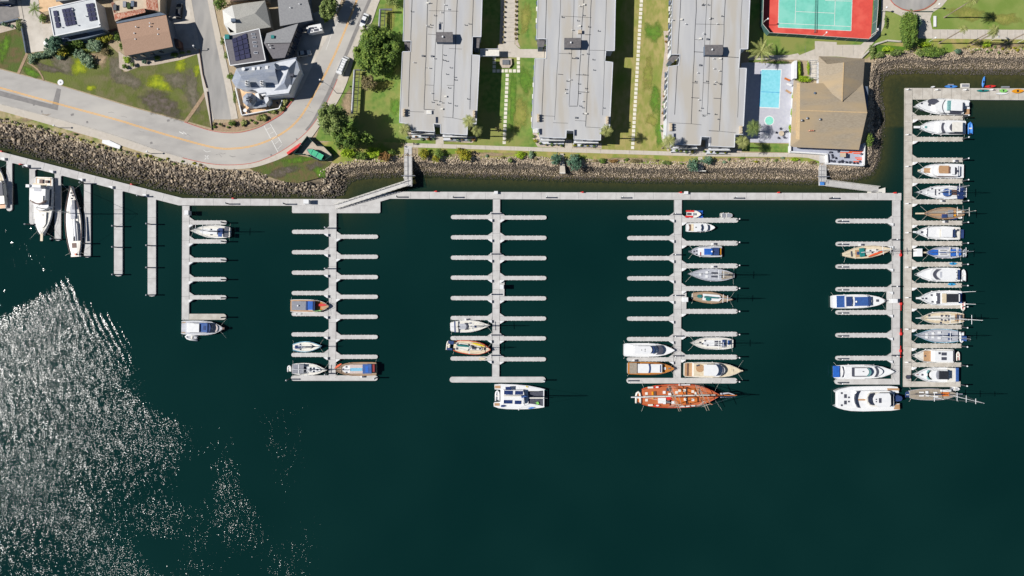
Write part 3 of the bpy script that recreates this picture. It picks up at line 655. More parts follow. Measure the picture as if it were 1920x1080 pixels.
soft_patch('ground_cover_patch', 590, 312, 16, 8, 0, G+0.13, 'p_purple', 61, 'bare pinkish patch on the bank below the dinghy yard', 'ground cover'); soft_patch('ground_cover_patch', 530, 322, 26, 9, -.2, G+0.125, 'p_purple', 62, 'brownish patch in the middle of the ice plant bank', 'ground cover'); soft_patch('ground_cover_patch', 560, 300, 24, 6, -.2, G+0.12, 'p_brightgreen', 63, 'greener patch at the top of the ice plant bank', 'ground cover'); soft_patch('ground_cover_patch', 600, 322, 12, 9, .4, G+0.135, 'p_brightgreen', 64, 'green patch at the right end of the ice plant bank', 'ground cover')
# court between the first two blocks
sheet('courtyard', [(946,-60),(969,-60),(968,0),(965,83),(975,92),(1024,92),(1024,109),(940,107),(932,106),(932,85),(944,83),(946,0)], G+0.085, 'concrete_path')
sheet('planting_bed', [(940,-60),(946,-60),(946,0),(944,83),(936,85),(938,40)], G+0.06, 'bed_gravel')
sheet('planting_bed', [(964,0),(971,-60),(971,78),(976,90),(966,84)], G+0.06, 'bed_gravel')
# tennis, pool, park
sheet('lawn', [(1404,-60),(1665,-60),(1665,80),(1625,110),(1535,105),(1500,106),(1404,118)], G+0.03, 'grass')
sheet('court_path', [(1500,104),(1500,103),(1528,92),(1528,77),(1569,79),(1569,84),(1614,84),(1640,62),(1652,40),(1654,-60),(1662,-60),(1659,45),(1650,66),(1622,98),(1613,110),(1569,106),(1535,105.5),(1535,130),(1518,130),(1516,114),(1490,112),(1430,112),(1404,113),(1404,103),(1430,104),(1480,103),(1496,100)], G+0.085, 'concrete_path')
sheet('pool_deck', [(1390,118),(1404,117),(1490,120),(1490,150),(1488,268),(1440,268),(1388,266)], G+0.10, 'pool_deck')
sheet('lawn', [(1388,267),(1484,270),(1484,286),(1392,284)], G+0.08, 'grass')
sheet('park_road', [(1662,-60),(1664,-12),(1675,6),(1692,16),(1711,20),(1733,16),(1752,4),(1762,-14),(1764,-60)], G+0.08, 'asphalt_side')
mb = MB(); ribbon(mb, interp([(1663,-12),(1675,6),(1692,16.5),(1711,20.5),(1733,16.5),(1752,4.5),(1763,-14)]), 0.2, G+0.21, 0, 0.2); struct('red_kerb', mb, 'kerb_red')
sheet('park_path', [(1654,-60),(1664,-60),(1666,-10),(1676,9),(1692,19),(1711,23),(1735,19),(1755,6),(1766,-14),(1768,-60),(1784,-60),(1776,0),(1766,12),(1748,24),(1744,36),(1748,55),(1930,56),(2100,56),(2100,74),(1920,74),(1722,72),(1724,50),(1714,26),(1690,30),(1672,22),(1660,20),(1659,40),(1654,40)], G+0.09, 'concrete_path')
mb = MB()
for x in range(1735,1925,14): ribbon(mb, [(x,56.5),(x,73)], .07, G+.094, 0, .01)
for y in (28,42): ribbon(mb, [(1724,y),(1745,y)], .07, G+.094, 0, .01)
for k in range(28): x = 775+k*27; ribbon(mb, [(x, 269.5+(x-775)*.0262+(1.0 if x > 900 else 0)),(x, 277+(x-775)*.0265)], .06, G+.094, 0, .01)
for y in range(6,86,9): ribbon(mb, [(947,y),(964,y)], .06, G+.09, 0, .01)
for x in (1510,1528,1545,1562,1580,1600): ribbon(mb, [(x,86),(x,104)], .06, G+.09, 0, .01)
struct('paving_joint', mb, 'asphalt_dark')

sheet('lawn', [(1784,-60),(1776,0),(1766,12),(1748,24),(1744,36),(1748,55),(2100,56),(2100,-60)], G+0.05, 'grass_park')
sheet('lawn', [(1659,20),(1672,22),(1690,30),(1722,72),(1700,80),(1640,82),(1650,66)], G+0.05, 'grass_park')
sheet('verge', [(1640,85),(1722,72),(2100,74),(2100,96),(1918,95),(1801,93),(1757,104),(1703,98),(1659,104),(1640,112)], G+0.045, 'grass_verge', G-0.6, kind='stuff', label='grassy bank between the park path and the rocks', cat='verge')
sheet('verge', [(1640,83),(1700,88),(1693,96),(1650,100),(1632,112)], G+0.15, 'brightgreen', G-0.6, kind='stuff', label='bright green ground cover beside the grey wall', cat='ground cover')

# ---------------------------------------------------------------- floating docks
DZ = 0.5
def fing(px0, px1, yc, hw, rnd=True, zs=DZ):
    """outline in pixels of one finger; px1 is the free end"""
    s = 1 if px1 > px0 else -1; pts = [(px0, yc-hw), ]
    if rnd:
        pts += [(px1 - s*hw + s*hw*math.sin(a), yc - hw*math.cos(a)) for a in [math.pi*k/8 for k in range(9)]]
    else: pts += [(px1, yc-hw), (px1, yc+hw)]
    pts += [(px0, yc+hw)]; return pts
DPC = [0]
def dock_part(name, parent, pp_list, m='concrete', z=DZ, z0=-0.35, joints=(), bump=()):
    mb = MB(); DPC[0] += 1; zz_ = z
    from mathutils.geometry import tessellate_polygon
    for ip, pp in enumerate(pp_list):
        z = zz_ - 0.004*(1 + DPC[0] % 3) - (0.014 if ip else 0)
        if name == 'walkway_deck': z = zz_
        pts = [Vector(W(x, y, z)) for x, y in pp]; n = len(pts)
        tris = tessellate_polygon([pts])
        vs = [tuple(p) for p in pts] + [(p.x, p.y, z0) for p in pts]
        mb.add(vs, [tuple(t) for t in tris] + [(i, (i+1) % n, n+(i+1) % n, n+i) for i in range(n)] + [tuple(i+n for i in t[::-1]) for t in tris])
    k = len(mb.f)
    for a, b_ in joints: ribbon(mb, [a, b_], 0.05, zz_+0.006, 0, 0.02)
    mb.mi[k:] = [1]*(len(mb.f)-k); k = len(mb.f)
    for (x0, y0), (x1, y1) in bump:
        L = math.hypot(x1-x0, y1-y0); q = max(1, int(L/7.5))
        for i in range(q):
            t = (i+0.5+random.uniform(-0.2,0.2))/q; x, y, _ = W(x0+(x1-x0)*t, y0+(y1-y0)*t, zz_); mb.box(x-0.09, x+0.09, y-0.07, y+0.07, zz_-0.3, zz_+0.06)
    mb.mi[k:] = [2]*(len(mb.f)-k)
    return mb.build(name, [m, 'seam', 'white_matte'] if (joints or bump) else m, parent)
# joint lines and a dark rub strip give the docks their edges
dockbox_protos = {}
def dock_box(px, py, kind, label, group):
    """triangular corner locker; kind is which corner it fills"""
    loc = W(px, py, DZ)
    if kind in dockbox_protos:
        r = copy_tree(dockbox_protos[kind]); r.location = loc; r['label'] = label; return r
    sx, sy = {'bl': (-1,-1), 'br': (1,-1), 'tl': (-1,1), 'tr': (1,1)}[kind[:2]]
    t = thing('dock_box', label, 'dock box', loc, group); dockbox_protos[kind] = t
    a, b_ = (1.35, 0.95)
    P3 = [(0.03*sx, 0.03*sy), (a*sx, 0.03*sy), (a*sx, 0.22*sy), (0.25*sx, b_*sy), (0.03*sx, b_*sy)]
    P3 = [(x+loc[0], y+loc[1]) for x, y in P3]
    MB().prism(P3, DZ, DZ+0.62).build('body', 'white_matte', t)
    MB().prism(P3, DZ+0.625, DZ+0.70, inset=0.04).build('lid', 'white', t)
    return t
pile_proto = []
def pile(px, py, label, group='round piles guiding the floating docks', top=3.7):
    loc = W(px, py, 0)
    if pile_proto:
        r = copy_tree(pile_proto[0]); r.location = loc; r['label'] = label; return r
    t = thing('dock_pile', label, 'pile', loc, group); pile_proto.append(t)
    MB().lathe(loc[0], loc[1], [(0.2,-3.0),(0.2,top)], 12).build('shaft', 'metal_dark', t, smooth=False)
    MB().lathe(loc[0], loc[1], [(0.24,top-0.05),(0.24,top+0.1),(0.05,top+0.38)], 12).build('cap', 'white', t)
    return t
ped_proto = []
def pedestal(px, py, label):
    loc = W(px, py, DZ)
    if ped_proto:
        r = copy_tree(ped_proto[0]); r.location = loc; r['label'] = label; return r
    t = thing('power_pedestal', label, 'power pedestal', loc, 'power pedestals on the right-hand dock'); ped_proto.append(t); x, y, _ = loc
    MB().box(x-.45,x+.35,y-.16,y+.16,DZ,DZ+.45).build('locker', 'white', t); MB().prism([(x+.05,y-.16),(x+.35,y-.16),(x+.35,y+.16),(x+.05,y+.16)],DZ+.45,DZ+1.15,inset=.04).build('post', 'white_matte', t)
    MB().lathe(x+.2,y,[(.1,DZ+1.15),(.14,DZ+1.2),(.1,DZ+1.32)],8).build('lamp_head', 'metal_dark', t)
    return t

# the shore walkway
hw_t = thing('shore_walkway', 'long pale floating walkway running along the shore that all the comb docks branch from', 'dock', W(900, 367, 0))
dock_part('walkway_deck', hw_t, [[(-90,262),(0,284),(342,371.5),(450,372.6),(655,373.4),(745,359.2),(1100,360.7),(1690,362),(1690,375.2),(1100,374.2),(731,372.6),(713,378),(713,398),(711,399.5),(549,399.5),(547.5,398),(547.5,385.8),(335,385),(0,299.5),(-90,277)]], joints=[((x, 372.8 if x < 560 else 361), (x, 385.4 if x < 560 else 373.6)) for x in list(range(365, 545, 35)) + list(range(770, 1690, 35))] + [((x, 284+x*0.2556), (x-4, 299+x*0.2556)) for x in range(20, 330, 32)]
      + [((x, 386), (x, 399)) for x in (590, 632, 675)] + [((547,385.8),(690,385.9))])
VF = [(12,22.5,294,396,'rounded'),(55,65.5,307,421,''),(102.5,114,318,451.5,''),(157.5,169.7,333,483,''),(213.8,229.5,347,518,''),(276.8,292.2,362,556,'')]
for i, (xa, xb, ya, yb, _) in enumerate(VF):
    hwid = (xb-xa)/2
    dock_part('finger', hw_t, [[(xa,ya+2),(xb,ya+4),(xb,yb-hwid*.7),(xb-hwid*.35,yb-1),(xa+hwid,yb),(xa+hwid*.35,yb-1),(xa,yb-hwid*.7)], [(xa-8,ya-2),(xa-0.01,ya+1),(xa-0.01,ya+9)], [(xb+0.01,ya+5),(xb+8,ya+6.5),(xb+0.01,ya+13)]], joints=[((xa, ya+k), (xb, ya+k)) for k in range(8, int(yb-ya), 38)] if i > 2 else ())
    dock_box(xa-0.5, ya+2, 'tl1' if False else 'bl', f'triangular dock box at the shore end of the {ordw(i+1)} vertical finger from the left', 'triangular white dock boxes')
for i, ys_ in enumerate([[], [421], [421+27], [456,480], [424,463,514], [420,460,501,552]]):
    for k, y in enumerate(ys_): pile((VF[i][0]+VF[i][1])/2 + 0.5 , y+1, f'dark pile with white cap on the {ordw(i+1)} vertical finger from the left, {ordw(k+1)} down')
for k, (x, y) in enumerate([(58,316),(162,345),(268,369),(431,383),(537,383.3),(746,370),(850.5,370.5),(1024.5,371),(1164.6,371.5),(1375.5,372),(1554,372.4)]):
    pile(x+(960-x)*-.0, y, f'white capped pile through the shore walkway, {ordw(k+1)} from the left')
# small shore-side boxes
for k, (x, y) in enumerate([(930,361.6),(1285.5,362)]):
    t = thing('utility_box', f'small white utility box on the shore edge of the walkway above the {("third","fourth")[k]} comb dock', 'utility box', W(x, y, DZ), 'small utility boxes on the shore walkway')
    a = W(x, y, DZ); MB().box(a[0]-.55, a[0]+.55, a[1]-.4, a[1]+.4, DZ, DZ+.9).build('cabinet', 'white_matte', t); MB().box(a[0]-.6, a[0]+.6, a[1]-.45, a[1]+.45, DZ+.9, DZ+.96).build('lid', 'white', t)
for nm, x, y, w_, h_, zz in [('the wide platform by the left gangway',577.5,379.5,9.5,7.5,2.2),('the first comb dock near the shore',355.8,400,7,8,2.4),('the small platform of the third comb dock',941,538,6.5,7.5,2.6),('the small platform of the fourth comb dock',1282,561.5,8.5,8,2.6),('the small platform of the fifth comb dock',1671,564,10,7,2.2),('the right-hand dock beside the ketch with blue covers',1717,474,9.5,14,2.2)]:
    a = W(x, y, DZ); t = thing('storage_locker', f'large white storage locker on {nm}', 'locker', a, 'large white storage lockers on the docks')
    s = S_; MB().box(a[0]-w_*s/2, a[0]+w_*s/2, a[1]-h_*s/2, a[1]+h_*s/2, DZ, DZ+zz).build('cabinet', 'white_matte', t)
    MB().prism([(a[0]-w_*s/2-.06, a[1]-h_*s/2-.06),(a[0]+w_*s/2+.06, a[1]-h_*s/2-.06),(a[0]+w_*s/2+.06, a[1]+h_*s/2+.06),(a[0]-w_*s/2-.06, a[1]+h_*s/2+.06)], DZ+zz, DZ+zz+.1, inset=.05).build('lid', 'white', t)
for k, (x, y, dx) in enumerate([(438,372.4,7),(5,284.5,5),(40,308.5,9),(248,346,7),(818,359.3,9),(1092,360.8,7),(1276,361.2,7),(1459,361.4,4),(1677,362,5)]):
    a = W(x, y, DZ); t = thing('red_marker', f'red hose cabinet on the edge of the shore walkway, {ordw([5,1,2,4,6,7,8,9,10][k] if k != 3 else 4)} red one from the left', 'hose cabinet', a, 'red cabinets on the shore walkway')
    MB().box(a[0]-dx*S_*.5, a[0]+dx*S_*.5, a[1]-.02, a[1]+.16, DZ-.2, DZ+.1).build('red_rail', 'red', t); MB().box(a[0]-.25, a[0]+.25, a[1]-.2, a[1]+.2, DZ+.1, DZ+.9).build('cabinet', 'red', t)

def comb(tname, label, short, xl0, xr0, xl1, xr1, y0, y1, Ls, Rs, xL, xR, hl, hr, thead=None, boxes=True, m='concrete', rndL=True, rndR=True, gus=True):
    """one comb dock: walkway from y0 to y1 with fingers to both sides"""
    t = thing('comb_dock', label, 'dock', W((xl0+xr0)/2, (y0+y1)/2, 0), 'comb docks')
    fx = lambda y: (xl0+(xl1-xl0)*(y-y0)/(y1-y0), xr0+(xr1-xr0)*(y-y0)/(y1-y0))
    jl = []; k = y0 + 30
    while k < y1-10: a, b_ = fx(k); jl.append(((a,k),(b_,k))); k += 35
    jl += [((fx(y0)[0]+.3,y0+1),(fx(y1)[0]+.3,y1-1)), ((fx(y0)[1]-.3,y0+1),(fx(y1)[1]-.3,y1-1))]
    dock_part('walkway_deck', t, [[(xl0,y0),(xr0,y0),(xr1,y1),(xl1,y1)]], m, joints=jl)
    for i, y in enumerate(Ls):
        xa, xb = fx(y); xs_ = xL[0]+(xL[1]-xL[0])*(y-y0)/(y1-y0)
        pp = [fing(xa-0.05, xs_, y, hl, rndL)]
        if gus: pp += [[(xa-0.1,y-hl-6.5),(xa-0.1,y-hl-0.05),(xa-9.5,y-hl-0.05)], [(xa-0.1,y+hl+0.05),(xa-0.1,y+hl+6.5),(xa-9.5,y+hl+0.05)]]
        dock_part('finger', t, pp, m, joints=[((xa-.2,y-hl),(xa-.2,y+hl)),((xa-.2,y-hl),(xa-10,y-hl))], bump=[((xa-12,y-hl),(xs_+6,y-hl)),((xa-12,y+hl),(xs_+6,y+hl))])
        if boxes: dock_box(xa-0.5, y+hl, 'bl', f'white triangular dock box under the {ordw(i+1)} left finger of the {short}', 'triangular white dock boxes')
    for i, y in enumerate(Rs):
        xa, xb = fx(y); xs_ = xR[0]+(xR[1]-xR[0])*(y-y0)/(y1-y0)
        pp = [fing(xb+0.05, xs_, y, hr, rndR)]
        if gus: pp += [[(xb+0.1,y-hr-6.5),(xb+0.1,y-hr-0.05),(xb+9.5,y-hr-0.05)], [(xb+0.1,y+hr+0.05),(xb+0.1,y+hr+6.5),(xb+9.5,y+hr+0.05)]]
        dock_part('finger', t, pp, m, joints=[((xb+.2,y-hr),(xb+.2,y+hr)),((xb+.2,y-hr),(xb+10,y-hr))], bump=[((xb+12,y-hr),(xs_-6,y-hr)),((xb+12,y+hr),(xs_-6,y+hr))])
        if boxes: dock_box(xb+0.5, y+hr, 'br', f'white triangular dock box under the {ordw(i+1)} right finger of the {short}', 'triangular white dock boxes')
    if thead:
        xa, xb, ya, yb = thead; hh = (yb-ya)/2; yc = (ya+yb)/2
        pp = [(xa+hh-hh*math.sin(q), yc+hh*math.cos(q)) for q in [math.pi*k/8 for k in range(9)]] + [(xb-hh+hh*math.sin(q), yc-hh*math.cos(q)) for q in [math.pi*k/8 for k in range(9)]]
        dock_part('end_platform', t, [pp], m)
    return t
comb('comb_dock', 'leftmost comb dock, short pale walkway with six fingers to the right', 'leftmost comb dock', 341.5,355.3,340.4,354.4, 385.9, 599.5, [], [417.3,452.5,487.3,523.4,557.5], (0,0), (425.5,424), 4, 3.9, thead=None)
tA = dock_part('finger', bpy.data.objects['comb_dock'], [fing(354.5, 424, 594, 5.6)], 'concrete_warm')
tB = comb('comb_dock', 'second comb dock from the left, pale with seven fingers each side', 'second comb dock', 616.8,631,616,629.6, 399.6, 703.8, [434.6,472.9,511.2,549.5,588.8,627,665.3], [443.8,481.4,519.5,556.5,594,631.9,669], (547.5,546), (709,708), 3.8, 3.8, (545.6,708.2,703.9,714))
tC = comb('comb_dock', 'third comb dock from the left, pale with eight fingers each side', 'third comb dock', 924.1,937.9,922.6,936.4, 372.8, 706.3, [407,445,483.1,520.6,559,596.3,634,672.2], [407.9,445.9,484,521.3,559.4,597.3,634.5,673.6], (845.6,844.3), (1025,1023.5), 3.8, 3.8, (843,1023,706.4,717.2))
tD = comb('comb_dock', 'fourth comb dock from the left, pale with eight fingers each side', 'fourth comb dock', 1264.4,1278.6,1263,1276.8, 374.8, 708.6, [408,446.3,484,521.9,560.4,597.5,635.8,673.8], [413,456,498.5,541,583.8,626.5,669.4], (1176.8,1175.4), (1384.5,1382.4), 3.8, 4.3, (1175,1382.4,708.7,718.9))
tE = comb('comb_dock', 'fifth comb dock, pale walkway with eight fingers only to the left', 'fifth comb dock', 1674.3,1688.6,1672.4,1687, 375.4, 721, [414.4,457.4,499.7,542.5,585.7,628.6,671.4], [], (1568,1567), (0,0), 4.1, 4, None)
dock_part('finger', tE, [fing(1672.4, 1565.6, 715.6, 5.3)])
dock_part('side_platform', tC, [[(937.2,525.1),(945.8,525.1),(945.6,555.6),(937,555.6)]]); dock_part('side_platform', tD, [[(1277.9,545.3),(1287,545.3),(1286.8,579.5),(1277.7,579.5)]]); dock_part('side_platform', tE, [[(1663.4,546.7),(1673.2,546.7),(1673,581.6),(1663.2,581.6)]])
# right-hand dock of older, warmer concrete
FY = [220.6,261,300,339.5,378.2,418,456.4,495.7,535.1,574.2,613,648.3,683.8]
tF = comb('comb_dock', 'rightmost dock of weathered concrete with boats in nearly every berth', 'right-hand dock', 1697,1711,1694.5,1708.5, 165, 725.4, [], FY, (0,0), (1806,1802), 4, 4.1, None, m='concrete_warm', rndR=False)
dock_part('finger', tF, [[(1708.6,715.3),(1801,715.3),(1801,725.4),(1708.6,725.4)]], 'concrete_warm')
dock_part('end_platform', tF, [[(1711.2,165),(2100,166),(2100,188.5),(1711.2,186.6)]], 'concrete_warm', joints=[((x,165.5),(x,186)) for x in range(1730,1925,18)])
# piles
for i, y in enumerate([417.3,452.5,487.3,523.4,557.5,594]): pile(422.6, y+0.8, f'white capped pile at the tip of the {ordw(i+1)} finger, leftmost comb dock')
for i, y in enumerate([428,504,700]): pile(614.5, y, f'dark pile beside the walkway of the second comb dock, {ordw(i+1)} down')
for i, (x, y) in enumerate([(543.4,710.5),(705.5,708)]): pile(x, y, f'dark pile at the {("left","right")[i]} tip of the end platform of the second comb dock')
for i, y in enumerate([401,476.5,552,628,666]): pile(921.8, y, f'dark pile beside the walkway of the third comb dock, {ordw(i+1)} down')
pile(1020, 712.5, 'dark pile at the right tip of the end platform of the third comb dock')
for i, y in enumerate([402,478,554,630,667]): pile(1262, y, f'dark pile beside the walkway of the fourth comb dock, {ordw(i+1)} down')
for i, y in enumerate([413,456,498.5,541,583.8,626.5,669.4,713.8]): pile(1380.2, y-0.5, f'white capped pile at the tip of the {ordw(i+1)} right finger, fourth comb dock')
pile(1178, 713.5, 'dark pile at the left tip of the end platform of the fourth comb dock')
for i, y in enumerate([414.4,457.4,499.7,542.5,585.7,628.6,671.4,716]): pile(1570, y+1, f'dark pile with white cap on the {ordw(i+1)} finger of the fifth comb dock')
for i, y in enumerate([450,537,666]): pile(1671, y, f'dark pile beside the walkway of the fifth comb dock, {ordw(i+1)} down')
for i, y in enumerate(FY + [720.5]):
    x, yy = 1803.5 - 3.5*(y-220)/500., y+0.5; loc = W(x, yy, 0)
    pile(x, yy, f'white capped pile at the tip of the {ordw(i+1)} finger of the right-hand dock')
for i, y in enumerate([168.5,253,312.5,382,436.5,501,558,617,679,]): pedestal(1700.5-0.002*y, y, f'white power pedestal on the walkway of the right-hand dock, {ordw(i+1)} down')
for i, x in enumerate([1755,1808,1858]): pedestal(x, 169, f'white power pedestal on the top arm of the right-hand dock, {ordw(i+1)} from the left')
# red fittings along the narrow gap
for k, (x, y) in enumerate([(1687.5,478),(1688,569.5),(1688,625.5),(1687.3,657.5)]):
    a = W(x, y, DZ); t = thing('life_ring_box', f'small red life ring box on the right edge of the fifth comb dock, {ordw(k+1)} down', 'life ring box', a, 'red boxes on the fifth comb dock')
    MB().box(a[0]-.22, a[0]+.22, a[1]-.4, a[1]+.4, DZ, DZ+.7).build('box', 'red', t); MB().box(a[0]+.2, a[0]+.32, a[1]-1.6*(k%2+.4), a[1]+1.6, DZ-.2, DZ+.03).build('red_edge', 'red', t)

# ---------------------------------------------------------------- piers and gangways
t = thing('landing_pier', 'pale concrete landing pier with railings at the left gangway', 'pier', W(765, 310, 0))
MB().prism([W(x,y,G)[:2] for x, y in [(758,274),(772.6,274),(773,349),(763,349),(757.6,337)]], G-0.5, G+0.1).build('deck', 'concrete', t)
mb = MB()
for x in (759, 772): 
    for k in range(9): a = W(x, 280+k*8, G+0.1); mb.tube([a, (a[0],a[1],G+1.1)], 0.035)
    mb.tube([W(x,278,G+1.1), W(x,346,G+1.1)], 0.04)
mb.tube([W(763.5,286,G+0.3), W(763.5,336,G+0.3)], 0.05)
mb.build('railing', 'metal', t)
MB().box(W(752,329,5)[0], W(778,329,5)[0], W(765,329.4,5)[1], W(765,328.4,5)[1], G+1.0, G+1.6).build('gate_frame', 'grey', t)
mb = MB()
for x, y in ((760,300),(770,300),(760,335),(770,335)): a = W(x,y,0); mb.lathe(a[0], a[1], [(0.3,-3),(0.3,G-0.5)], 8)
mb.build('pile_leg', 'concrete_warm', t)
def gangway(label, a, b_, w, z0, z1):
    A = WV(*a, z0); B = WV(*b_, z1); d = (B-A); L = d.length; dn = d.normalized(); nn = Vector((-dn.y, dn.x, 0)).normalized()
    t = thing('gangway', label, 'gangway', tuple(A))
    for nm, off, wd, h0, h1, m in (('deck', 0, w, -0.12, 0, 'concrete'), ('truss', w/2, 0.12, -0.3, 1.1, 'offwhite'), ('truss', -w/2, 0.12, -0.3, 1.1, 'offwhite')):
        mb = MB(); 
        if nm == 'deck':
            vs = [A+nn*(wd/2), A-nn*(wd/2), B-nn*(wd/2), B+nn*(wd/2)]; vs = vs + [v+Vector((0,0,h0)) for v in vs]
            mb.add([tuple(v) for v in vs], [(0,1,2,3),(7,6,5,4),(0,3,7,4),(1,5,6,2),(0,4,5,1),(3,2,6,7)])
        else:
            up = Vector((0,0,1)); mb.tube([A+nn*off+up*h1, B+nn*off+up*h1], 0.09); mb.tube([A+nn*off, B+nn*off], 0.09)
            K = 14
            for i in range(K+1):
                p = A.lerp(B, i/K)+nn*off; mb.tube([p, p+up*h1], 0.05)
                if i < K: mb.tube([p, A.lerp(B,(i+1)/K)+nn*off+up*h1], 0.04)
        mb.build(nm, m, t)
    return t
gangway('sloping gangway from the left landing pier down to the wide platform', (765,343), (629,387.5), 1.5, G, DZ+0.15)
gangway('sloping gangway from the clubhouse pier down to the shore walkway', (1546,343), (1647,355.5), 1.8, G, DZ+0.15)
t = thing('landing_pier', 'pale concrete landing pier beside the clubhouse terrace', 'pier', W(1542, 318, 0))
MB().prism([W(x,y,G)[:2] for x, y in [(1535.8,292),(1549.2,292),(1549.5,337),(1545,348.2),(1536,347.8)]], G-0.5, G+0.12).build('deck', 'concrete', t)
mb = MB()
for x in (1536.5,1541.5,1548.5):
    for k in range(6): a = W(x, 306+k*7, G+0.1); mb.tube([a, (a[0],a[1],G+1.1)], 0.035)
    mb.tube([W(x,304,G+1.1), W(x,344,G+1.1)], 0.04)
mb.build('railing', 'metal', t)
MB().box(W(1535,330,5)[0], W(1557,330,5)[0], W(1540,330.8,5)[1], W(1540,329.8,5)[1], G+1.0, G+1.6).build('gate_frame', 'grey', t)
a = W(1540.5,344.5,G); MB().box(a[0]-.6, a[0]+.6, a[1]-.5, a[1]+.5, G+.12, G+.6).build('blue_bin', 'kayak_blue', t)
mb = MB()
for x, y in ((1538,320),(1547,320),(1538,345),(1546,345)): a = W(x,y,0); mb.lathe(a[0], a[1], [(0.3,-3),(0.3,G-0.5)], 8)
mb.build('pile_leg', 'concrete_warm', t)
t = thing('gangway_landing', 'square white float where the clubhouse gangway lands', 'float', W(1650, 356, 0))
MB().pprism([(1628,355),(1640,357),(1660,351.5),(1660,361.7),(1628,361.7)], -0.3, DZ+0.12).build('deck', 'offwhite', t)
a = W(1637.5,359.5,DZ); MB().box(a[0]-.7, a[0]+.7, a[1]-.3, a[1]+.3, DZ+.13, DZ+.5).build('roller_plate', 'charcoal', t)
# ---------------------------------------------------------------- boats
PROF = dict(
 motor=[(0,.86),(.04,.93),(.3,1),(.55,1),(.7,.9),(.82,.68),(.92,.38),(.97,.18),(1,.03)],
 blunt=[(0,.9),(.08,.97),(.35,1),(.6,.98),(.76,.84),(.87,.62),(.94,.38),(.98,.2),(1,.08)],
 sail=[(0,.52),(.1,.72),(.25,.92),(.42,1),(.55,.97),(.7,.76),(.85,.42),(.95,.15),(1,.03)],
 wide=[(0,.74),(.1,.86),(.25,.97),(.42,1),(.58,.94),(.72,.72),(.86,.38),(.95,.14),(1,.03)],
 canoe=[(0,.28),(.08,.52),(.22,.85),(.42,1),(.6,.96),(.76,.72),(.88,.42),(.96,.18),(1,.05)],
 ship=[(0,.62),(.06,.78),(.2,.93),(.4,1),(.62,.97),(.78,.78),(.9,.42),(.97,.15),(1,.03)],
 tub=[(0,.93),(.1,1),(.6,1),(.8,.9),(.93,.62),(1,.35)])
def pw(L, u):
    for (a, x), (b_, y) in zip(L, L[1:]):
        if a <= u <= b_: return x + (y-x)*(u-a)/(b_-a)
    return L[-1][1]
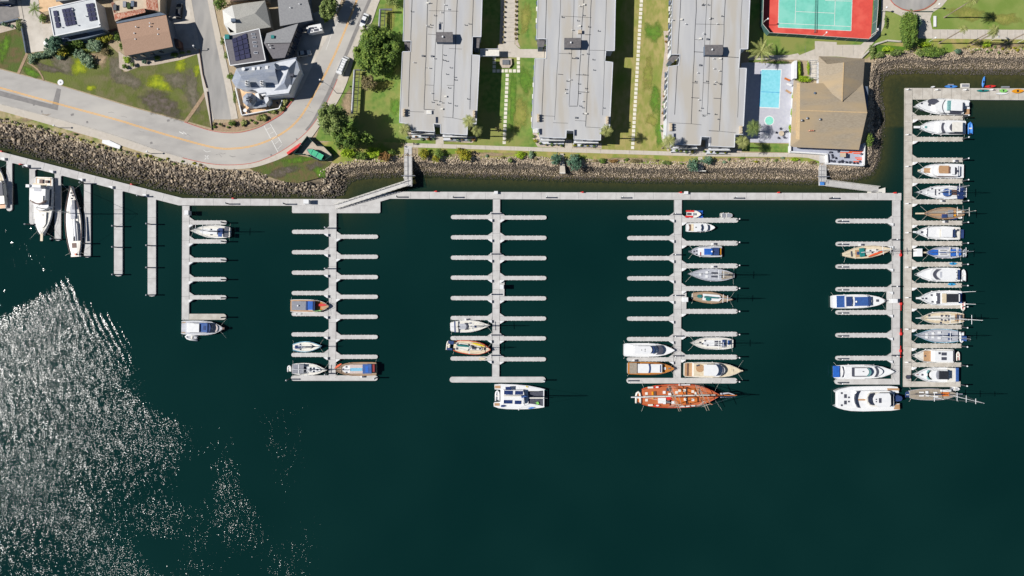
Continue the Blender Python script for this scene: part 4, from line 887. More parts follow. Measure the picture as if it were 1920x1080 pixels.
class Boat:
    def __init__(s, name, label, cat, S, B, beam, prof='motor', zd=1.2, hull='white', deck='offwhite', group=None, rim=0.06, sheer=0.35, rail=True, toe=None, lines=True):
        s.S, s.B, s.hb = S, B, beam/2.; L = math.hypot(B[0]-S[0], B[1]-S[1]); s.L = L
        ax, ay = (B[0]-S[0])/L, (B[1]-S[1])/L; nx, ny = -ay, ax
        if ny < -0.5 or (abs(ny) <= 0.5 and nx < 0): nx, ny = -nx, -ny
        s.a, s.n = (ax, ay), (nx, ny); s.prof = PROF[prof]; s.zd = zd; s.sheer = sheer
        s.t = thing(name, label, cat, W((S[0]+B[0])/2, (S[1]+B[1])/2, 0), group); s.parts = {}
        us = [0,.04,.1,.18,.28,.38,.48,.58,.66,.74,.81,.87,.92,.96,.985,1.0]
        mb = MB(); rings = []
        for u in us:
            w = pw(s.prof, u); z = zd + sheer*max(0, u-.3)**2*2
            fl = 0.90 - 0.25*max(0, u-.6)/.4
            kz = -0.7 + (0.9 if u > .97 else 0)
            r = [s.P(u, 0, kz, zd), s.P(u, -w*fl*.8, -0.15, zd), s.P(u, -w*fl, 0.15, zd), s.P(u, -w, z, zd), s.P(u, -w*(1-rim)+.0, z+.0, zd)]
            r2 = [s.P(u, w*(1-rim), z, zd), s.P(u, w, z, zd), s.P(u, w*fl, 0.15, zd), s.P(u, w*fl*.8, -0.15, zd)]
            rings.append(r + r2)
        n = 9; vs = [v for r in rings for v in r]; fs = []
        for i in range(len(us)-1):
            for k in range(n):
                if k == 4: continue
                k2 = (k+1) % n; fs.append((i*n+k, i*n+k2, (i+1)*n+k2, (i+1)*n+k))
        fs.append(tuple(range(n))); mb.add(vs, fs)
        s.hullo = mb.build('hull', hull, s.t)
        if toe:
            m2 = MB()
            for sg in (-1, 1): m2.tube([s.P(u, sg*pw(s.prof,u)*0.985, s.zs(u)+.06, zd) for u in us], 0.11, 5)
            m2.build('toe_rail', toe, s.t)
        # deck
        mb = MB(); vs = []
        for u in us:
            w = pw(s.prof, u)*(1-rim*1.0); z = s.zs(u)-0.06; vs += [s.P(u, -w, z, zd), s.P(u, -w*.5, z+.05, zd), s.P(u, w*.5, z+.05, zd), s.P(u, w, z, zd)]
        fs = [(i*4+k, i*4+k+1, i*4+k+5, i*4+k+4) for i in range(len(us)-1) for k in range(3)]
        mb.add(vs, fs); mb.build('deck', deck, s.t)
        if rail:
            mb = MB()
            for sg in (-1, 1):
                pts = [s.P(u, sg*pw(s.prof,u)*.93, s.zs(u)+.75, zd) for u in us if u >= .45]; mb.tube(pts, 0.03, 4)
                for u in (.5,.62,.74,.85,.95): mb.tube([s.P(u, sg*pw(s.prof,u)*.93, s.zs(u), zd), s.P(u, sg*pw(s.prof,u)*.93, s.zs(u)+.75, zd)], 0.025, 4)
            mb.build('railing', 'metal', s.t)
        if lines:
            for sg in (-1, 1):
                for (u, du) in ((.93, .12), (.03, -.03)):
                    mb = MB(); w = pw(s.prof, u)*.9; mb.tube([s.P(u, sg*w, s.zs(u)+.05, zd), s.P(u+du*.5, sg*(w*.5+.68), (s.zs(u)+.5)/2+.05, zd), s.P(u+du, sg*1.32, .55, zd)], 0.03, 4); mb.build('mooring_line', 'rope', s.t)
        for sg in (-1, 1):
            for u in (.25,.5,.68):
                if random.random() < .6: p = s.P(u, sg*(pw(s.prof,u)*1.0), 0, zd); MB().lathe(p[0], p[1], [(.05,.95),(.14,.85),(.14,.3),(.05,.2)], 6).build('fender', 'white_matte', s.t)
    def zs(s, u): return s.zd + s.sheer*max(0, u-.3)**2*2
    def P(s, u, v, z, zref=None):
        x = s.S[0] + s.a[0]*u*s.L + s.n[0]*v*s.hb; y = s.S[1] + s.a[1]*u*s.L + s.n[1]*v*s.hb
        w = W(x, y, z if zref is None else zref); return (w[0], w[1], z)
    def add(s, name, mb, m, smooth=False):
        par = s.t
        if '>' in name: pn, name = name.split('>'); par = s.parts.get(pn, s.t)
        o = mb.build(name, m, par, origin=ROOTLOC[s.t.name], smooth=smooth)
        s.parts.setdefault(name, o); s.parts[name] = o; return o
    def shape(s, kind, u0, u1, v0, v1, c, z1, N=8):
        L = []
        if kind == 'box': return [(u0,v0),(u1,v0),(u1,v1),(u0,v1)]
        vm_, vh = (v0+v1)/2, (v1-v0)/2
        q = [v0 + (v1-v0)*k/N for k in range(N+1)]
        f = lambda v: 1-((v-vm_)/vh)**2
        if kind == 'cab': return [(u0,v0)] + [(u1 + c*f(v) - c, v) for v in q] + [(u0,v1)]
        if kind == 'arc': return [(u0 + c*f(v) - c, v) for v in q] + [(u1 + c*f(v) - c, v) for v in q[::-1]]
        if kind == 'oval': return [((u0+u1)/2+(u1-u0)/2*math.cos(a), vm_+vh*math.sin(a)) for a in [2*math.pi*k/16 for k in range(16)]]
        if kind == 'fit':   # follows the hull outline, v is the fraction of the local half width
            uu = [u0+(u1-u0)*k/N for k in range(N+1)]; return [(u, v0*pw(s.prof,u)) for u in uu] + [(u, v1*pw(s.prof,u)) for u in uu[::-1]]
        if kind == 'spear': return [(u0,v0),(u1-abs(c),v0),(u1,(v0+v1)/2),(u1-abs(c),v1),(u0,v1)]
    def do(s, parts):
        for p in parts:
            name, m, kind = p[:3]
            if kind in ('box','cab','arc','oval','fit','spear'):
                u0,u1,v0,v1,z0,z1 = p[3:9]; c = p[9] if len(p) > 9 else 0.03; ins = p[10] if len(p) > 10 else (0.08 if z1-z0 > .5 else 0.0)
                pp = [s.P(u, v, z1)[:2] for u, v in s.shape(kind, u0, u1, v0, v1, c, z1)]
                s.add(name, MB().prism(pp, z0, z1, inset=ins), m)
            elif kind == 'mast':      # u, v, height
                u, v, h = p[3:6]; b_ = s.P(u, v, 1.5); mb = MB(); mb.tube([(b_[0],b_[1],s.zd), (b_[0],b_[1],h)], .13, 8, r2=.08); s.add('mast', mb, m)
                axw = Vector((s.a[0], -s.a[1], 0)); nw = Vector((s.n[0], -s.n[1], 0)); top = Vector((b_[0],b_[1],h))
                hbm = s.hb*S_
                if p[6] if len(p) > 6 else True:
                    mb = MB(); k = p[6] if len(p) > 6 else 2
                    for q in range(k):
                        zc = s.zd + (h-s.zd)*(q+1)/(k+1.0)+.6; c0 = Vector((b_[0],b_[1],zc)); r = hbm*(.72-.15*q); mb.tube([c0-nw*r, c0+nw*r], .085, 5)
                    s.add('spreader', mb, m)
                mb = MB(); bow = Vector(s.P(.99,0,s.zs(1))); ste = Vector(s.P(.01,0,s.zd+.1))
                if not (len(p) > 7 and p[7] == 'nostay'):
                    mb.tube([top, bow], .045, 4); mb.tube([top, ste], .025, 4)
                    for sg in (-1,1): mb.tube([top-Vector((0,0,.4)), Vector((b_[0],b_[1],0))+nw*hbm*.9*sg+Vector((0,0,s.zd))], .022, 4)
                    s.add('rigging', mb, 'metal')
            elif kind == 'boom':      # u0,u1,v,z,(cover radius)
                u0,u1,v,z,r = p[3:8]; a = s.P(u0,v,z); b_ = s.P(u1,v,z); mb = MB(); mb.tube([a, Vector(a).lerp(Vector(b_),.5)+Vector((0,0,.05)), b_], r, 8, r2=r*.6); s.add(name, mb, m)
            elif kind == 'tube':
                pts = p[3]; r = p[4]; mb = MB(); mb.tube([s.P(*q) for q in pts], r, 6); s.add(name, mb, m)
            elif kind == 'hatches':
                sz = p[4] if len(p) > 4 else .5
                for (u, v, z) in p[3]:
                    a = s.P(u, v, z); s.add(name, MB().box(a[0]-sz/2, a[0]+sz/2, a[1]-sz/2, a[1]+sz/2, z-.08, z+.03), m)
            elif kind == 'dome':
                u, v, z, r = p[3:7]; a = s.P(u, v, z); s.add(name, MB().lathe(a[0], a[1], [(r*.8,z-.2),(r,z),(r*.8,z+r*.5),(r*.2,z+r*.75)], 10), m, smooth=True)
        return s
NZ = 'nostay'
def motor(label, S, B, beam, parts, name='motor_yacht', cat='motor boat', **k): return Boat(name, label, cat, S, B, beam, k.pop('prof','motor'), **k).do(parts)
def sail(label, S, B, beam, parts, name='sailboat', cat='sailboat', **k): return Boat(name, label, cat, S, B, beam, k.pop('prof','sail'), **k).do(parts)
def dinghy(label, cx, cy, length, width, ang, m='white_matte', floor='grey', z=0.0, name='inflatable_dinghy'):
    """small inflatable: U-shaped tube, floor, seat and outboard; ang in image degrees, bow direction"""
    t = thing(name, label, 'dinghy', W(cx, cy, z)); c0 = WV(cx, cy, z+.25); L = length*S_; w = width*S_
    a = math.radians(-ang); ax = Vector((math.cos(a), math.sin(a), 0)); nn = Vector((-math.sin(a), math.cos(a), 0)); r = w*.17
    P = lambda u, v, zz=0: c0 + ax*(u*L) + nn*(v*w) + Vector((0,0,zz))
    mb = MB(); mb.tube([P(-.5,-.5+.17), P(.1,-.5+.17), P(.32,-.24), P(.44,0), P(.32,.24), P(.1,.5-.17), P(-.5,.5-.17)], r, 8); mb.build('tube', m, t, smooth=True)
    mb = MB(); mb.prism([P(u,v)[:2] for u, v in [(-.42,-.3),(.2,-.3),(.36,0),(.2,.3),(-.42,.3)]], z+.1, z+.24); mb.build('floor', floor, t)
    mb = MB(); q = [P(u,v)[:2] for u, v in [(-.1,-.3),(.02,-.3),(.02,.3),(-.1,.3)]]; mb.prism(q, z+.4, z+.5); mb.build('seat', 'offwhite', t)
    mb = MB(); q = [P(u,v)[:2] for u, v in [(-.56,-.1),(-.44,-.1),(-.44,.1),(-.56,.1)]]; mb.prism(q, z+.1, z+.85, inset=.05); mb.build('outboard', 'black', t)
    return t
def kayak(label, x0, y0, x1, y1, w, m, z=DZ, name='kayak', m2='black', cat='kayak'):
    t = thing(name, label, cat, W((x0+x1)/2, (y0+y1)/2, z)); A = WV(x0,y0,z); B = WV(x1,y1,z); d = B-A; nn = Vector((-d.y, d.x, 0)).normalized()*w*S_/2
    us = [0,.04,.12,.25,.4,.6,.75,.88,.96,1]; vs = []; fs = []
    for u in us:
        k = math.sin(math.pi*min(1,max(0,u)))**.55 if 0 < u < 1 else .03; c = A + d*u; up = .08*(abs(u-.5)*2)**3
        vs += [tuple(c-nn*k+Vector((0,0,.2+up))), tuple(c-nn*k*.6+Vector((0,0,.32+up))), tuple(c+nn*k*.6+Vector((0,0,.32+up))), tuple(c+nn*k+Vector((0,0,.2+up))), tuple(c+nn*k*.4+Vector((0,0,.02+up))), tuple(c-nn*k*.4+Vector((0,0,.02+up)))]
    for i in range(len(us)-1):
        for q in range(6): fs.append((i*6+q, i*6+(q+1)%6, (i+1)*6+(q+1)%6, (i+1)*6+q))
    MB().add(vs, fs).build('hull', m, t)
    if m2:
        mb = MB(); q = [(A+d*(.5+.1*math.cos(a))+nn*.55*math.sin(a))[:2] for a in [2*math.pi*k/10 for k in range(10)]]; mb.prism(q, z+.25, z+.35); mb.build('cockpit', m2, t)
    return t
# ---- left side
motor('white yacht cut by the left picture edge, with dark windows and an orange cockpit', (0,391), (-6,312), 25, [
 ('cabin','offwhite','cab',.1,.68,-.75,.75,1.3,2.6,.1),('cabin>window','glass_dark','box',.28,.6,-.79,.79,1.9,2.35),('roof','charcoal','box',.3,.62,-.3,.6,2.62,2.8),
 ('cockpit_floor','varnish','box',.01,.24,-.8,.8,1.25,1.32),('seat','red','box',.1,.17,0,.6,1.35,1.7),('seat','white','box',.2,.26,-.5,.7,1.35,1.8)], zd=1.3, deck='cream')
dinghy('blue covered tender lying beside the yacht at the left picture edge', 16.5, 361, 14, 7, -80, 'navy', 'blue')
motor('largest white flybridge yacht at left, bow down, with a tan aft cockpit', (82,332), (78,441), 36, [
 ('cockpit_floor','teak','fit',.01,.14,-.85,.85,1.5,1.56),('seat','cream','box',.015,.03,-.7,.7,1.56,1.95),('seat','brown','box',.04,.12,-.45,-.1,1.56,2.0),('cockpit_table','brown','box',.05,.1,.15,.45,1.56,2.1),
 ('cabin','white','cab',.14,.58,-.95,.62,1.5,3.3,.07),('cabin>window','glass_dark','box',.2,.5,.64,.72,2.2,3.0),('cabin>windshield','brown','arc',.50,.585,-.95,.62,1.9,3.0,.07),
 ('flybridge','white','cab',.2,.46,-1.45,.25,3.3,4.9,.06),('flybridge>windshield','brown','arc',.455,.475,-1.35,.2,4.0,5.1,.06),('flybridge>console','offwhite','box',.32,.42,-1.2,0,4.9,5.25),
 ('flybridge>seat','greydeck','box',.16,.25,-1.0,-.2,4.4,4.95),
 ('radar_arch','white','box',.135,.185,-1.85,-.3,6.2,6.5),('radar_arch>radar_dome','white','dome',.16,-1.45,6.6,.5),('radar_arch>arch_leg','white','box',.14,.18,-1.5,-1.3,3.3,6.2),('radar_arch>arch_leg','white','box',.14,.18,-.5,-.35,3.3,6.2),
 ('bimini','cream','box',.11,.165,-1.1,.35,5.3,5.4),
 ('foredeck_trunk','offwhite','cab',.6,.88,-.45,.4,1.6,2.15,.08),('windlass','metal_dark','box',.6,.63,-.35,-.15,1.7,2.1),('windlass','metal_dark','box',.64,.66,0,.15,1.7,2.2),
 ('pulpit','cream','box',.97,1.1,-.13,.13,1.95,2.1)], zd=1.6, deck='offwhite', sheer=.5, prof='motor')
sail('classic white yacht with red-brown toe rail and very tall mast, bow up', (140.5,477.5), (133.5,349), 31, [
 ('cabin','white','cab',.2,.5,-.35,.45,1.2,1.9,.05),('cabin','greydeck','cab',.52,.74,-.3,.3,1.2,1.75,.05),('skylight','grey','box',.66,.8,-.05,.3,1.4,1.95),
 ('cockpit','brown','box',.1,.17,-.3,.2,1.2,1.35),('cockpit','grey','box',.2,.27,-.1,.15,1.25,1.9),('boom_cover','greydeck','boom',.2,.56,.25,2.9,.35),('boom','white','boom',.25,.58,-.05,2.4,.12),
 ('stern_platform','offwhite','box',-.03,.05,-.5,.5,.8,1.0),('outboard','orange','box',-.01,.02,-.05,.15,1.0,1.6),('hatch','glass_dark','hatches',[(.82,0,1.5),(.86,.1,1.55),(.9,-.05,1.6)],.5),
 ('mast','offwhite','mast',.60,0,19.5,3)], zd=1.25, hull='white', deck='offwhite', toe='brown', prof='sail')
sail('white sloop with dark blue cockpit cover in the top berth of the leftmost comb dock', (431,435.5), (358,432.5), 24.5, [
 ('cabin','white','cab',.33,.78,-.42,.42,1.2,1.7,.12),('dodger','navy','cab',.18,.32,-.62,.3,1.5,2.4,.03),('bimini','midblue','box',.2,.3,.1,.75,2.2,2.3),
 ('solar_panel','charcoal','box',.035,.14,-.85,-.2,2.4,2.46),('solar_panel','charcoal','box',.035,.14,.15,.8,2.4,2.46),('hatch','glass_dark','hatches',[(.48,-.3,1.72),(.48,.45,1.4),(.62,.2,1.6),(.7,-.05,1.6)],.5),
 ('transom_step','ltblue','box',-.02,.02,-.3,.3,.5,.7),('boom','charcoal','boom',.3,.55,0,2.7,.13),('mast','white','mast',.52,0,16.5,2)], zd=1.15, prof='wide')
motor('white motor yacht with blue canvas tops moored across the end of the leftmost comb dock', (340,614), (419,615.8), 27, [
 ('cockpit_floor','teak_grey','fit',.01,.1,-.85,.85,1.2,1.27),('cabin','white','cab',.12,.72,-.66,.66,1.3,2.5,.08),('cabin>window','glass_dark','box',.2,.62,-.7,.7,1.8,2.25),
 ('hardtop','white','box',.17,.42,-.55,.6,3.6,3.75),('canvas_top','midblue','box',.42,.62,-.7,.62,2.6,3.3),('canvas_top>window','navy','box',.52,.58,-.3,.3,3.3,3.34),('windshield','navy','arc',.64,.70,-.72,.7,2.2,3.0,.05),
 ('foredeck_trunk','pink_stripe','cab',.72,.88,-.5,.5,1.5,1.75,.05),('windshield','grey','arc',.86,.875,-.5,.5,1.6,1.85,.04),('anchor_platform','brown','box',.97,1.02,-.15,.15,1.75,1.85)], zd=1.3, deck='greydeck', rim=.07)
dinghy('white inflatable dinghy tied alongside the motor yacht with blue canvas', 359, 632.5, 24, 12, 188, 'white_matte', 'greydeck')
# ---- second comb dock
motor('motor boat with grey top, blue canvas and a varnished foredeck holding a red kayak', (544.5,573), (616.5,574.2), 24, [
 ('hardtop','grey','box',.03,.4,-.72,.7,3.0,3.15),('cabin','offwhite','box',.05,.6,-.7,.68,1.3,2.9),('canvas_top','blue','box',.44,.58,-.72,.62,2.6,3.1),('canvas_top','navy','box',.40,.44,-.74,.7,2.6,3.2),('windshield','navy','box',.58,.63,-.78,.78,1.6,2.9),
 ('radar_dome','white','dome',.2,.0,3.3,.32),('foredeck','varnish','fit',.64,.97,-.84,.84,1.35,1.52)], zd=1.35, deck='teak', prof='blunt', lines=True)
kayak('red kayak lying on the varnished foredeck of the grey topped motor boat', 591, 572, 613, 571.5, 5.2, 'red', 1.55, m2=None)
kayak('pale green paddleboard on the side deck of the grey topped motor boat', 586, 582, 604, 582.5, 3.6, 'lime', 1.5, name='paddleboard', m2=None, cat='paddleboard')
sail('smallest white sloop with a blue sail cover, second comb dock', (549,651), (603.5,649), 19.5, [
 ('cabin','offwhite','cab',.3,.68,-.4,.4,1.0,1.45,.1),('cockpit','greydeck','box',.08,.28,-.4,.4,.9,1.02),('sail_cover','navy','boom',.1,.62,.05,2.1,.28),('tiller_cover','navy','box',.07,.12,-.3,.3,1.1,1.4),
 ('hatch','glass_dark','hatches',[(.7,0,1.3),(.26,-.5,1.0),(.26,.5,1.0)],.4),('mast','white','mast',.46,0,11,1)], zd=0.95, hull='white', deck='offwhite', toe='ltblue')
sail('white sloop with wide grey cockpit awning at the end of the second comb dock', (547.5,691.5), (613.5,694), 23.5, [
 ('awning','grey','box',.01,.33,-.75,.75,2.3,2.4),('stern_arch','white','box',.18,.2,-.8,.8,2.42,2.5),('boom','white','boom',.0,.5,.05,3.0,.12),('cabin','white','cab',.33,.82,-.45,.45,1.2,1.65,.15),
 ('window','glass_dark','box',.345,.4,-.4,.4,1.66,1.75),('window','glass_dark','box',.5,.55,-.32,.32,1.66,1.75),('hatch','glass_dark','hatches',[(.62,-.2,1.7),(.62,.3,1.7),(.72,0,1.7)],.6),('mast','white','mast',.56,0,15,2)], zd=1.15, prof='wide', deck='offwhite')
dinghy('white inflatable dinghy behind the sloop with the grey awning', 542.5, 691, 12, 8, 270, 'white_matte', 'offwhite')
motor('tan decked trawler with striped cabin top and blue aft canvas', (705.5,691.5), (630,692.5), 25, [
 ('cabin','white','cab',.32,.86,-.6,.6,1.5,2.3,.1),('cabin_roof','pink_stripe','box',.34,.66,-.66,.66,2.3,2.5),('roof_stripe','ltblue','box',.35,.65,-.17,.3,2.5,2.56),('canvas_top','midblue','box',.12,.34,-.7,.7,2.6,2.9),('canvas_top>window','blue','box',.2,.27,-.4,.5,2.9,2.94),
 ('canopy_end','darkred','box',.04,.1,-.7,.5,1.8,2.6),('hatch','charcoal','hatches',[(.74,-.35,2.34),(.74,.5,2.34),(.82,0,2.3)],.55)], zd=1.45, hull='cream', deck='teak_grey', toe='teak', prof='blunt', name='trawler')
kayak('orange red kayak laid across the bow of the tan decked trawler', 627.5, 691, 641, 681.5, 4.2, 'orange', 1.7, m2=None)
kayak('white kayak lying on the lower left finger beside the varnished motor boat', 548, 588.5, 566, 588.5, 3.4, 'white', DZ)
# ---- third comb dock
sail('white sloop with a blue stern canopy, third comb dock', (845,612.8), (919.5,610), 23, [
 ('bimini','navy','box',.09,.125,-.85,.95,2.2,2.3),('cockpit','greydeck','cab',.2,.42,-.45,.5,1.2,1.32,.04),('dodger','charcoal','arc',.395,.44,-.55,.6,1.3,1.9,.05),('cabin','offwhite','cab',.42,.86,-.4,.4,1.15,1.55,.15),
 ('hatch','navy','hatches',[(.62,.1,1.6),(.5,-.4,1.3)],.7),('wheel','black','hatches',[(.19,0,1.6),(.21,.5,1.4)],.4),('swim_platform','white','box',-.01,.09,-.62,.62,1.0,1.15),('boom','navy','boom',.5,.9,.02,1.9,.1),('mast','white','mast',.60,0,17,2)], zd=1.1, prof='wide')
sail('cream ketch with teal sail cover and stern solar panels, third comb dock', (850.5,648.5), (919.5,655.5), 25, [
 ('cabin','offwhite','cab',.05,.42,-.55,.6,1.3,1.9,.04),('sail_cover','teal','boom',.1,.45,-.15,2.8,.38),('cabin','offwhite','cab',.46,.78,-.35,.35,1.3,1.75,.05),('cabin>window','charcoal','box',.5,.62,-.25,.25,1.76,1.8),
 ('hatch','charcoal','hatches',[(.1,-.3,1.95),(.1,.35,1.95),(.72,0,1.8)],.7),('windlass','metal_dark','box',.82,.86,-.2,.2,1.6,1.8),('mast','white','mast',.47,0,14,2)], zd=1.35, hull='offwhite', deck='cream', toe='orange', prof='ship')
kayak('bright yellow kayak lashed along the rail of the cream ketch', 884, 642.5, 910, 649.5, 3.6, 'yellow', 1.5, m2=None)
b = thing('davit_frame', 'white stern frame with solar panels behind the cream ketch', 'stern frame', W(843,648,1))
MB().pprism([(840,638.5),(851,640),(850,646),(841,645)], 2.2, 2.3).build('solar_panel', 'navy', b); MB().pprism([(838.5,652),(848,653),(848,657),(838,656)], 2.2, 2.3).build('solar_panel', 'navy', b)
dinghy('white dinghy hanging on the stern of the cream ketch', 840.5, 647, 18, 7.5, 276, 'offwhite', 'cream', 1.2)
kayak('cream kayak lying on the left finger below the cream ketch', 897, 672.5, 911, 672.5, 5, 'cream', DZ, m2=None)
# catamaran
b = thing('sailing_catamaran', 'large white sailing catamaran with solar panels across the end of the third comb dock', 'catamaran', W(973,747,0))
def catpart(nm, m, pp, z0, z1, inset=.05, par=None): return MB().pprism(pp, z0, z1, inset=inset).build(nm, m, par or b, origin=ROOTLOC[b.name])
Zc = lambda x, y: (900+x/12., 690+y/12.)
catpart('hull', 'white', [Zc(*p) for p in [(325,372),(470,360),(800,372),(1100,400),(1350,450),(1465,480),(1440,505),(1300,520),(1000,520),(700,505),(470,490),(330,480)]], -.3, 1.6, 0)
catpart('hull', 'white', [Zc(*p) for p in [(305,800),(330,770),(450,760),(700,800),(1050,790),(1280,825),(1450,865),(1440,885),(1300,905),(1080,925),(850,930),(600,925),(420,905),(310,865)]], -.3, 1.6, 0)
catpart('bridge_deck', 'white', [Zc(*p) for p in [(460,480),(1080,505),(1090,810),(460,790)]], .8, 1.75, 0)
cc = catpart('cabin_top', 'white', [Zc(*p) for p in [(520,490),(980,490),(1005,560),(1010,740),(985,820),(520,815)]], 1.7, 3.0, .25)
catpart('windshield', 'glass_dark', [Zc(*p) for p in [(985,500),(1008,560),(1015,660),(1008,740),(985,800),(975,800),(990,660),(975,500)]], 2.0, 2.95, 0, None)
for pp in ([(542,507),(740,512),(735,600),(540,595)], [(792,515),(968,518),(960,600),(785,598)], [(532,720),(728,722),(725,802),(530,800)], [(782,732),(930,735),(925,815),(780,812)], [(572,425),(700,420),(695,498),(575,495)]):
    catpart('solar_panel', 'solar_blue', [Zc(*p) for p in pp], 3.02, 3.1, 0)
catpart('trampoline', 'charcoal', [Zc(*p) for p in [(1095,545),(1425,520),(1425,658),(1088,660)]], 1.25, 1.3, 0); catpart('trampoline', 'charcoal', [Zc(*p) for p in [(1088,690),(1425,690),(1420,860),(1290,825),(1090,790)]], 1.25, 1.3, 0)
catpart('crossbeam', 'white', [Zc(*p) for p in [(1425,500),(1445,500),(1443,870),(1420,870)]], 1.4, 1.65, 0); catpart('walkway', 'offwhite', [Zc(*p) for p in [(1080,662),(1430,664),(1430,688),(1080,690)]], 1.3, 1.5, 0)
catpart('transom_step', 'teak', [Zc(*p) for p in [(335,395),(460,395),(460,460),(335,460)]], 1.6, 1.66, 0); catpart('transom_step', 'teak', [Zc(*p) for p in [(325,790),(440,790),(440,850),(325,850)]], 1.6, 1.66, 0)
catpart('sail_cover', 'offwhite', [Zc(*p) for p in [(520,615),(930,620),(930,650),(520,650)]], 3.8, 4.3, .1); catpart('mast_cover', 'midblue', [Zc(*p) for p in [(930,640),(1000,615),(1080,650),(1020,680),(930,675)]], 3.0, 3.5, .1)
catpart('cockpit_cover', 'navy', [Zc(*p) for p in [(470,840),(540,830),(590,860),(530,885),(470,880)]], 1.6, 2.0, .1)
mb = MB(); q = WV(*Zc(985,655), 3); top = Vector((q.x, q.y, 20)); mb.tube([q, top], .16, 8, r2=.1); mb.build('mast', 'white', b)
mb = MB(); mb.tube([top, WV(*Zc(1435,678), 1.6)], .04, 4); mb.tube([top, WV(*Zc(870,380), 1.6)], .025, 4); mb.tube([top, WV(*Zc(870,915), 1.6)], .025, 4); mb.tube([WV(*Zc(1430,678),1.6), WV(*Zc(1520,682),1.7)], .08, 5); mb.build('rigging', 'metal', b)
MB().pprism([Zc(*p) for p in [(1250,775),(1315,755),(1338,815),(1290,835)]], 1.35, 1.7, inset=.1).build('sail_bag', 'lime', b); MB().pprism([Zc(*p) for p in [(1030,405),(1080,415),(1078,440),(1035,432)]], 1.62, 1.8).build('locker', 'yellow', b)
MB().box(*(lambda a: (a[0]-.12,a[0]+.12))(W(*Zc(870,935),1)), *(lambda a: (a[1]-.25,a[1]+.15))(W(*Zc(870,935),1)), .3, 1.0).build('fender', 'white_matte', b)
kayak('blue paddleboard on the lower hull of the sailing catamaran', *Zc(1080,905), *Zc(1230,888), 3, 'kayak_blue', 1.62, name='paddleboard', m2=None, cat='paddleboard')
dinghy('white dinghy slung across the stern of the sailing catamaran', *Zc(392,618), 20, 9.5, 270, 'white_matte', 'greydeck', 1.0)
# ---- fourth comb dock
b = thing('floating_platform', 'blue modular floating platform under the red and white runabout', 'floating platform', W(1304,401.5,0))
mb = MB()
for i in range(6):
    for k in range(3):
        a = W(1291.5+i*4.9, 396.5+k*5.0, .45); mb.prism([(a[0]-.4,a[1]-.36),(a[0]+.4,a[1]-.36),(a[0]+.4,a[1]+.36),(a[0]-.4,a[1]+.36)], -.1, .45, inset=.06)
mb.build('cubes', 'blue', b)
motor('red and white runabout parked on the blue floating platform', (1288.5,401.3), (1314,401.8), 13.5, [
 ('sponson','red','box',-.08,.5,-1.05,-.6,.8,1.15),('sponson','red','box',-.12,.42,.45,.95,.8,1.15),('engine','charcoal','box',.02,.3,-.35,.25,1.0,1.4),('seat','white','box',.3,.45,-.4,.4,1.0,1.25),('console','grey','box',.5,.66,-.3,.3,1.0,1.35)], name='runabout', zd=1.0, rail=False, lines=False, hull='white')
motor('small grey open skiff near the tip of the top right finger, fourth comb dock', (1350.5,404.3), (1373,404), 9.5, [
 ('floor','grey','cab',.3,.85,-.6,.6,.45,.55,.2),('seat','offwhite','box',.05,.15,-.7,.7,.5,.6),('seat','offwhite','box',.5,.56,-.7,.7,.5,.62),('outboard','charcoal','box',-.06,.02,.2,.5,.3,.9)], name='skiff', zd=.55, rail=False, lines=False, hull='offwhite', deck='grey', prof='tub', rim=.15)
motor('small all-white motor cruiser in the top right berth of the fourth comb dock', (1287,426.6), (1340,426.6), 16.5, [
 ('swim_platform','greydeck','box',-.0,.07,-.8,.8,.5,.65),('cockpit_floor','brown','arc',.11,.17,-.75,.75,1.1,1.3,.04),('seat','cream','box',.17,.25,-.8,.8,1.1,1.5),('hardtop','white','cab',.26,.55,-.85,.85,2.4,2.55,.03),('cabin','white','cab',.27,.8,-.78,.78,1.1,1.9,.08),
 ('windshield','glass_dark','arc',.53,.575,-.62,.62,1.9,2.58,.03),('windshield','glass_dark','arc',.765,.79,-.65,.65,1.6,1.95,.03),('horn','metal_dark','hatches',[(.34,-.05,2.6)],.35)], zd=1.05, deck='white', prof='blunt', lines=False, rail=False)
motor('white fishing boat with bright blue cabin top, bow left, and cluttered deck', (1353.5,471.6), (1294.5,471.6), 20.6, [
 ('cabin','white','box',.34,.72,-.7,.72,1.2,2.4),('cabin_top','blue','box',.30,.56,-.55,.62,2.4,2.55),('awning','navy','box',.09,.29,-.7,.7,1.9,2.1),('radar_dome','white','dome',.31,0,2.6,.3),('gear','amber','box',.02,.1,-.6,.6,1.2,1.5),
 ('bait_rack','darkred','box',.66,.69,.1,.7,2.42,2.5),('hatch','charcoal','hatches',[(.8,-.1,1.4),(.8,.5,1.4),(.88,0,1.5)],.5),('pulpit','metal','box',.98,1.06,-.15,.15,1.7,1.8)], zd=1.2, deck='greydeck', prof='blunt', name='fishing_boat', cat='fishing boat')
sail('pale grey racing sloop with two wide spreaders, bow left', (1377,517), (1290.5,513.2), 24.3, [
 ('cabin','greydeck','cab',.28,.68,-.4,.45,1.15,1.55,.1),('hatch','white','hatches',[(.74,0,1.5),(.6,-.3,1.6),(.6,.3,1.6)],.8),('window','charcoal','box',.36,.5,-.42,-.15,1.56,1.62),('window','charcoal','box',.36,.5,.12,.4,1.56,1.62),
 ('cockpit','greytan','fit',.02,.27,-.75,.75,1.05,1.2),('boom','charcoal','boom',.1,.42,0,2.7,.1),('tiller','black','box',.18,.28,.3,.36,1.3,1.4),('mast','white','mast',.455,0,18,2)], zd=1.1, deck='greydeck', hull='greydeck', prof='canoe')
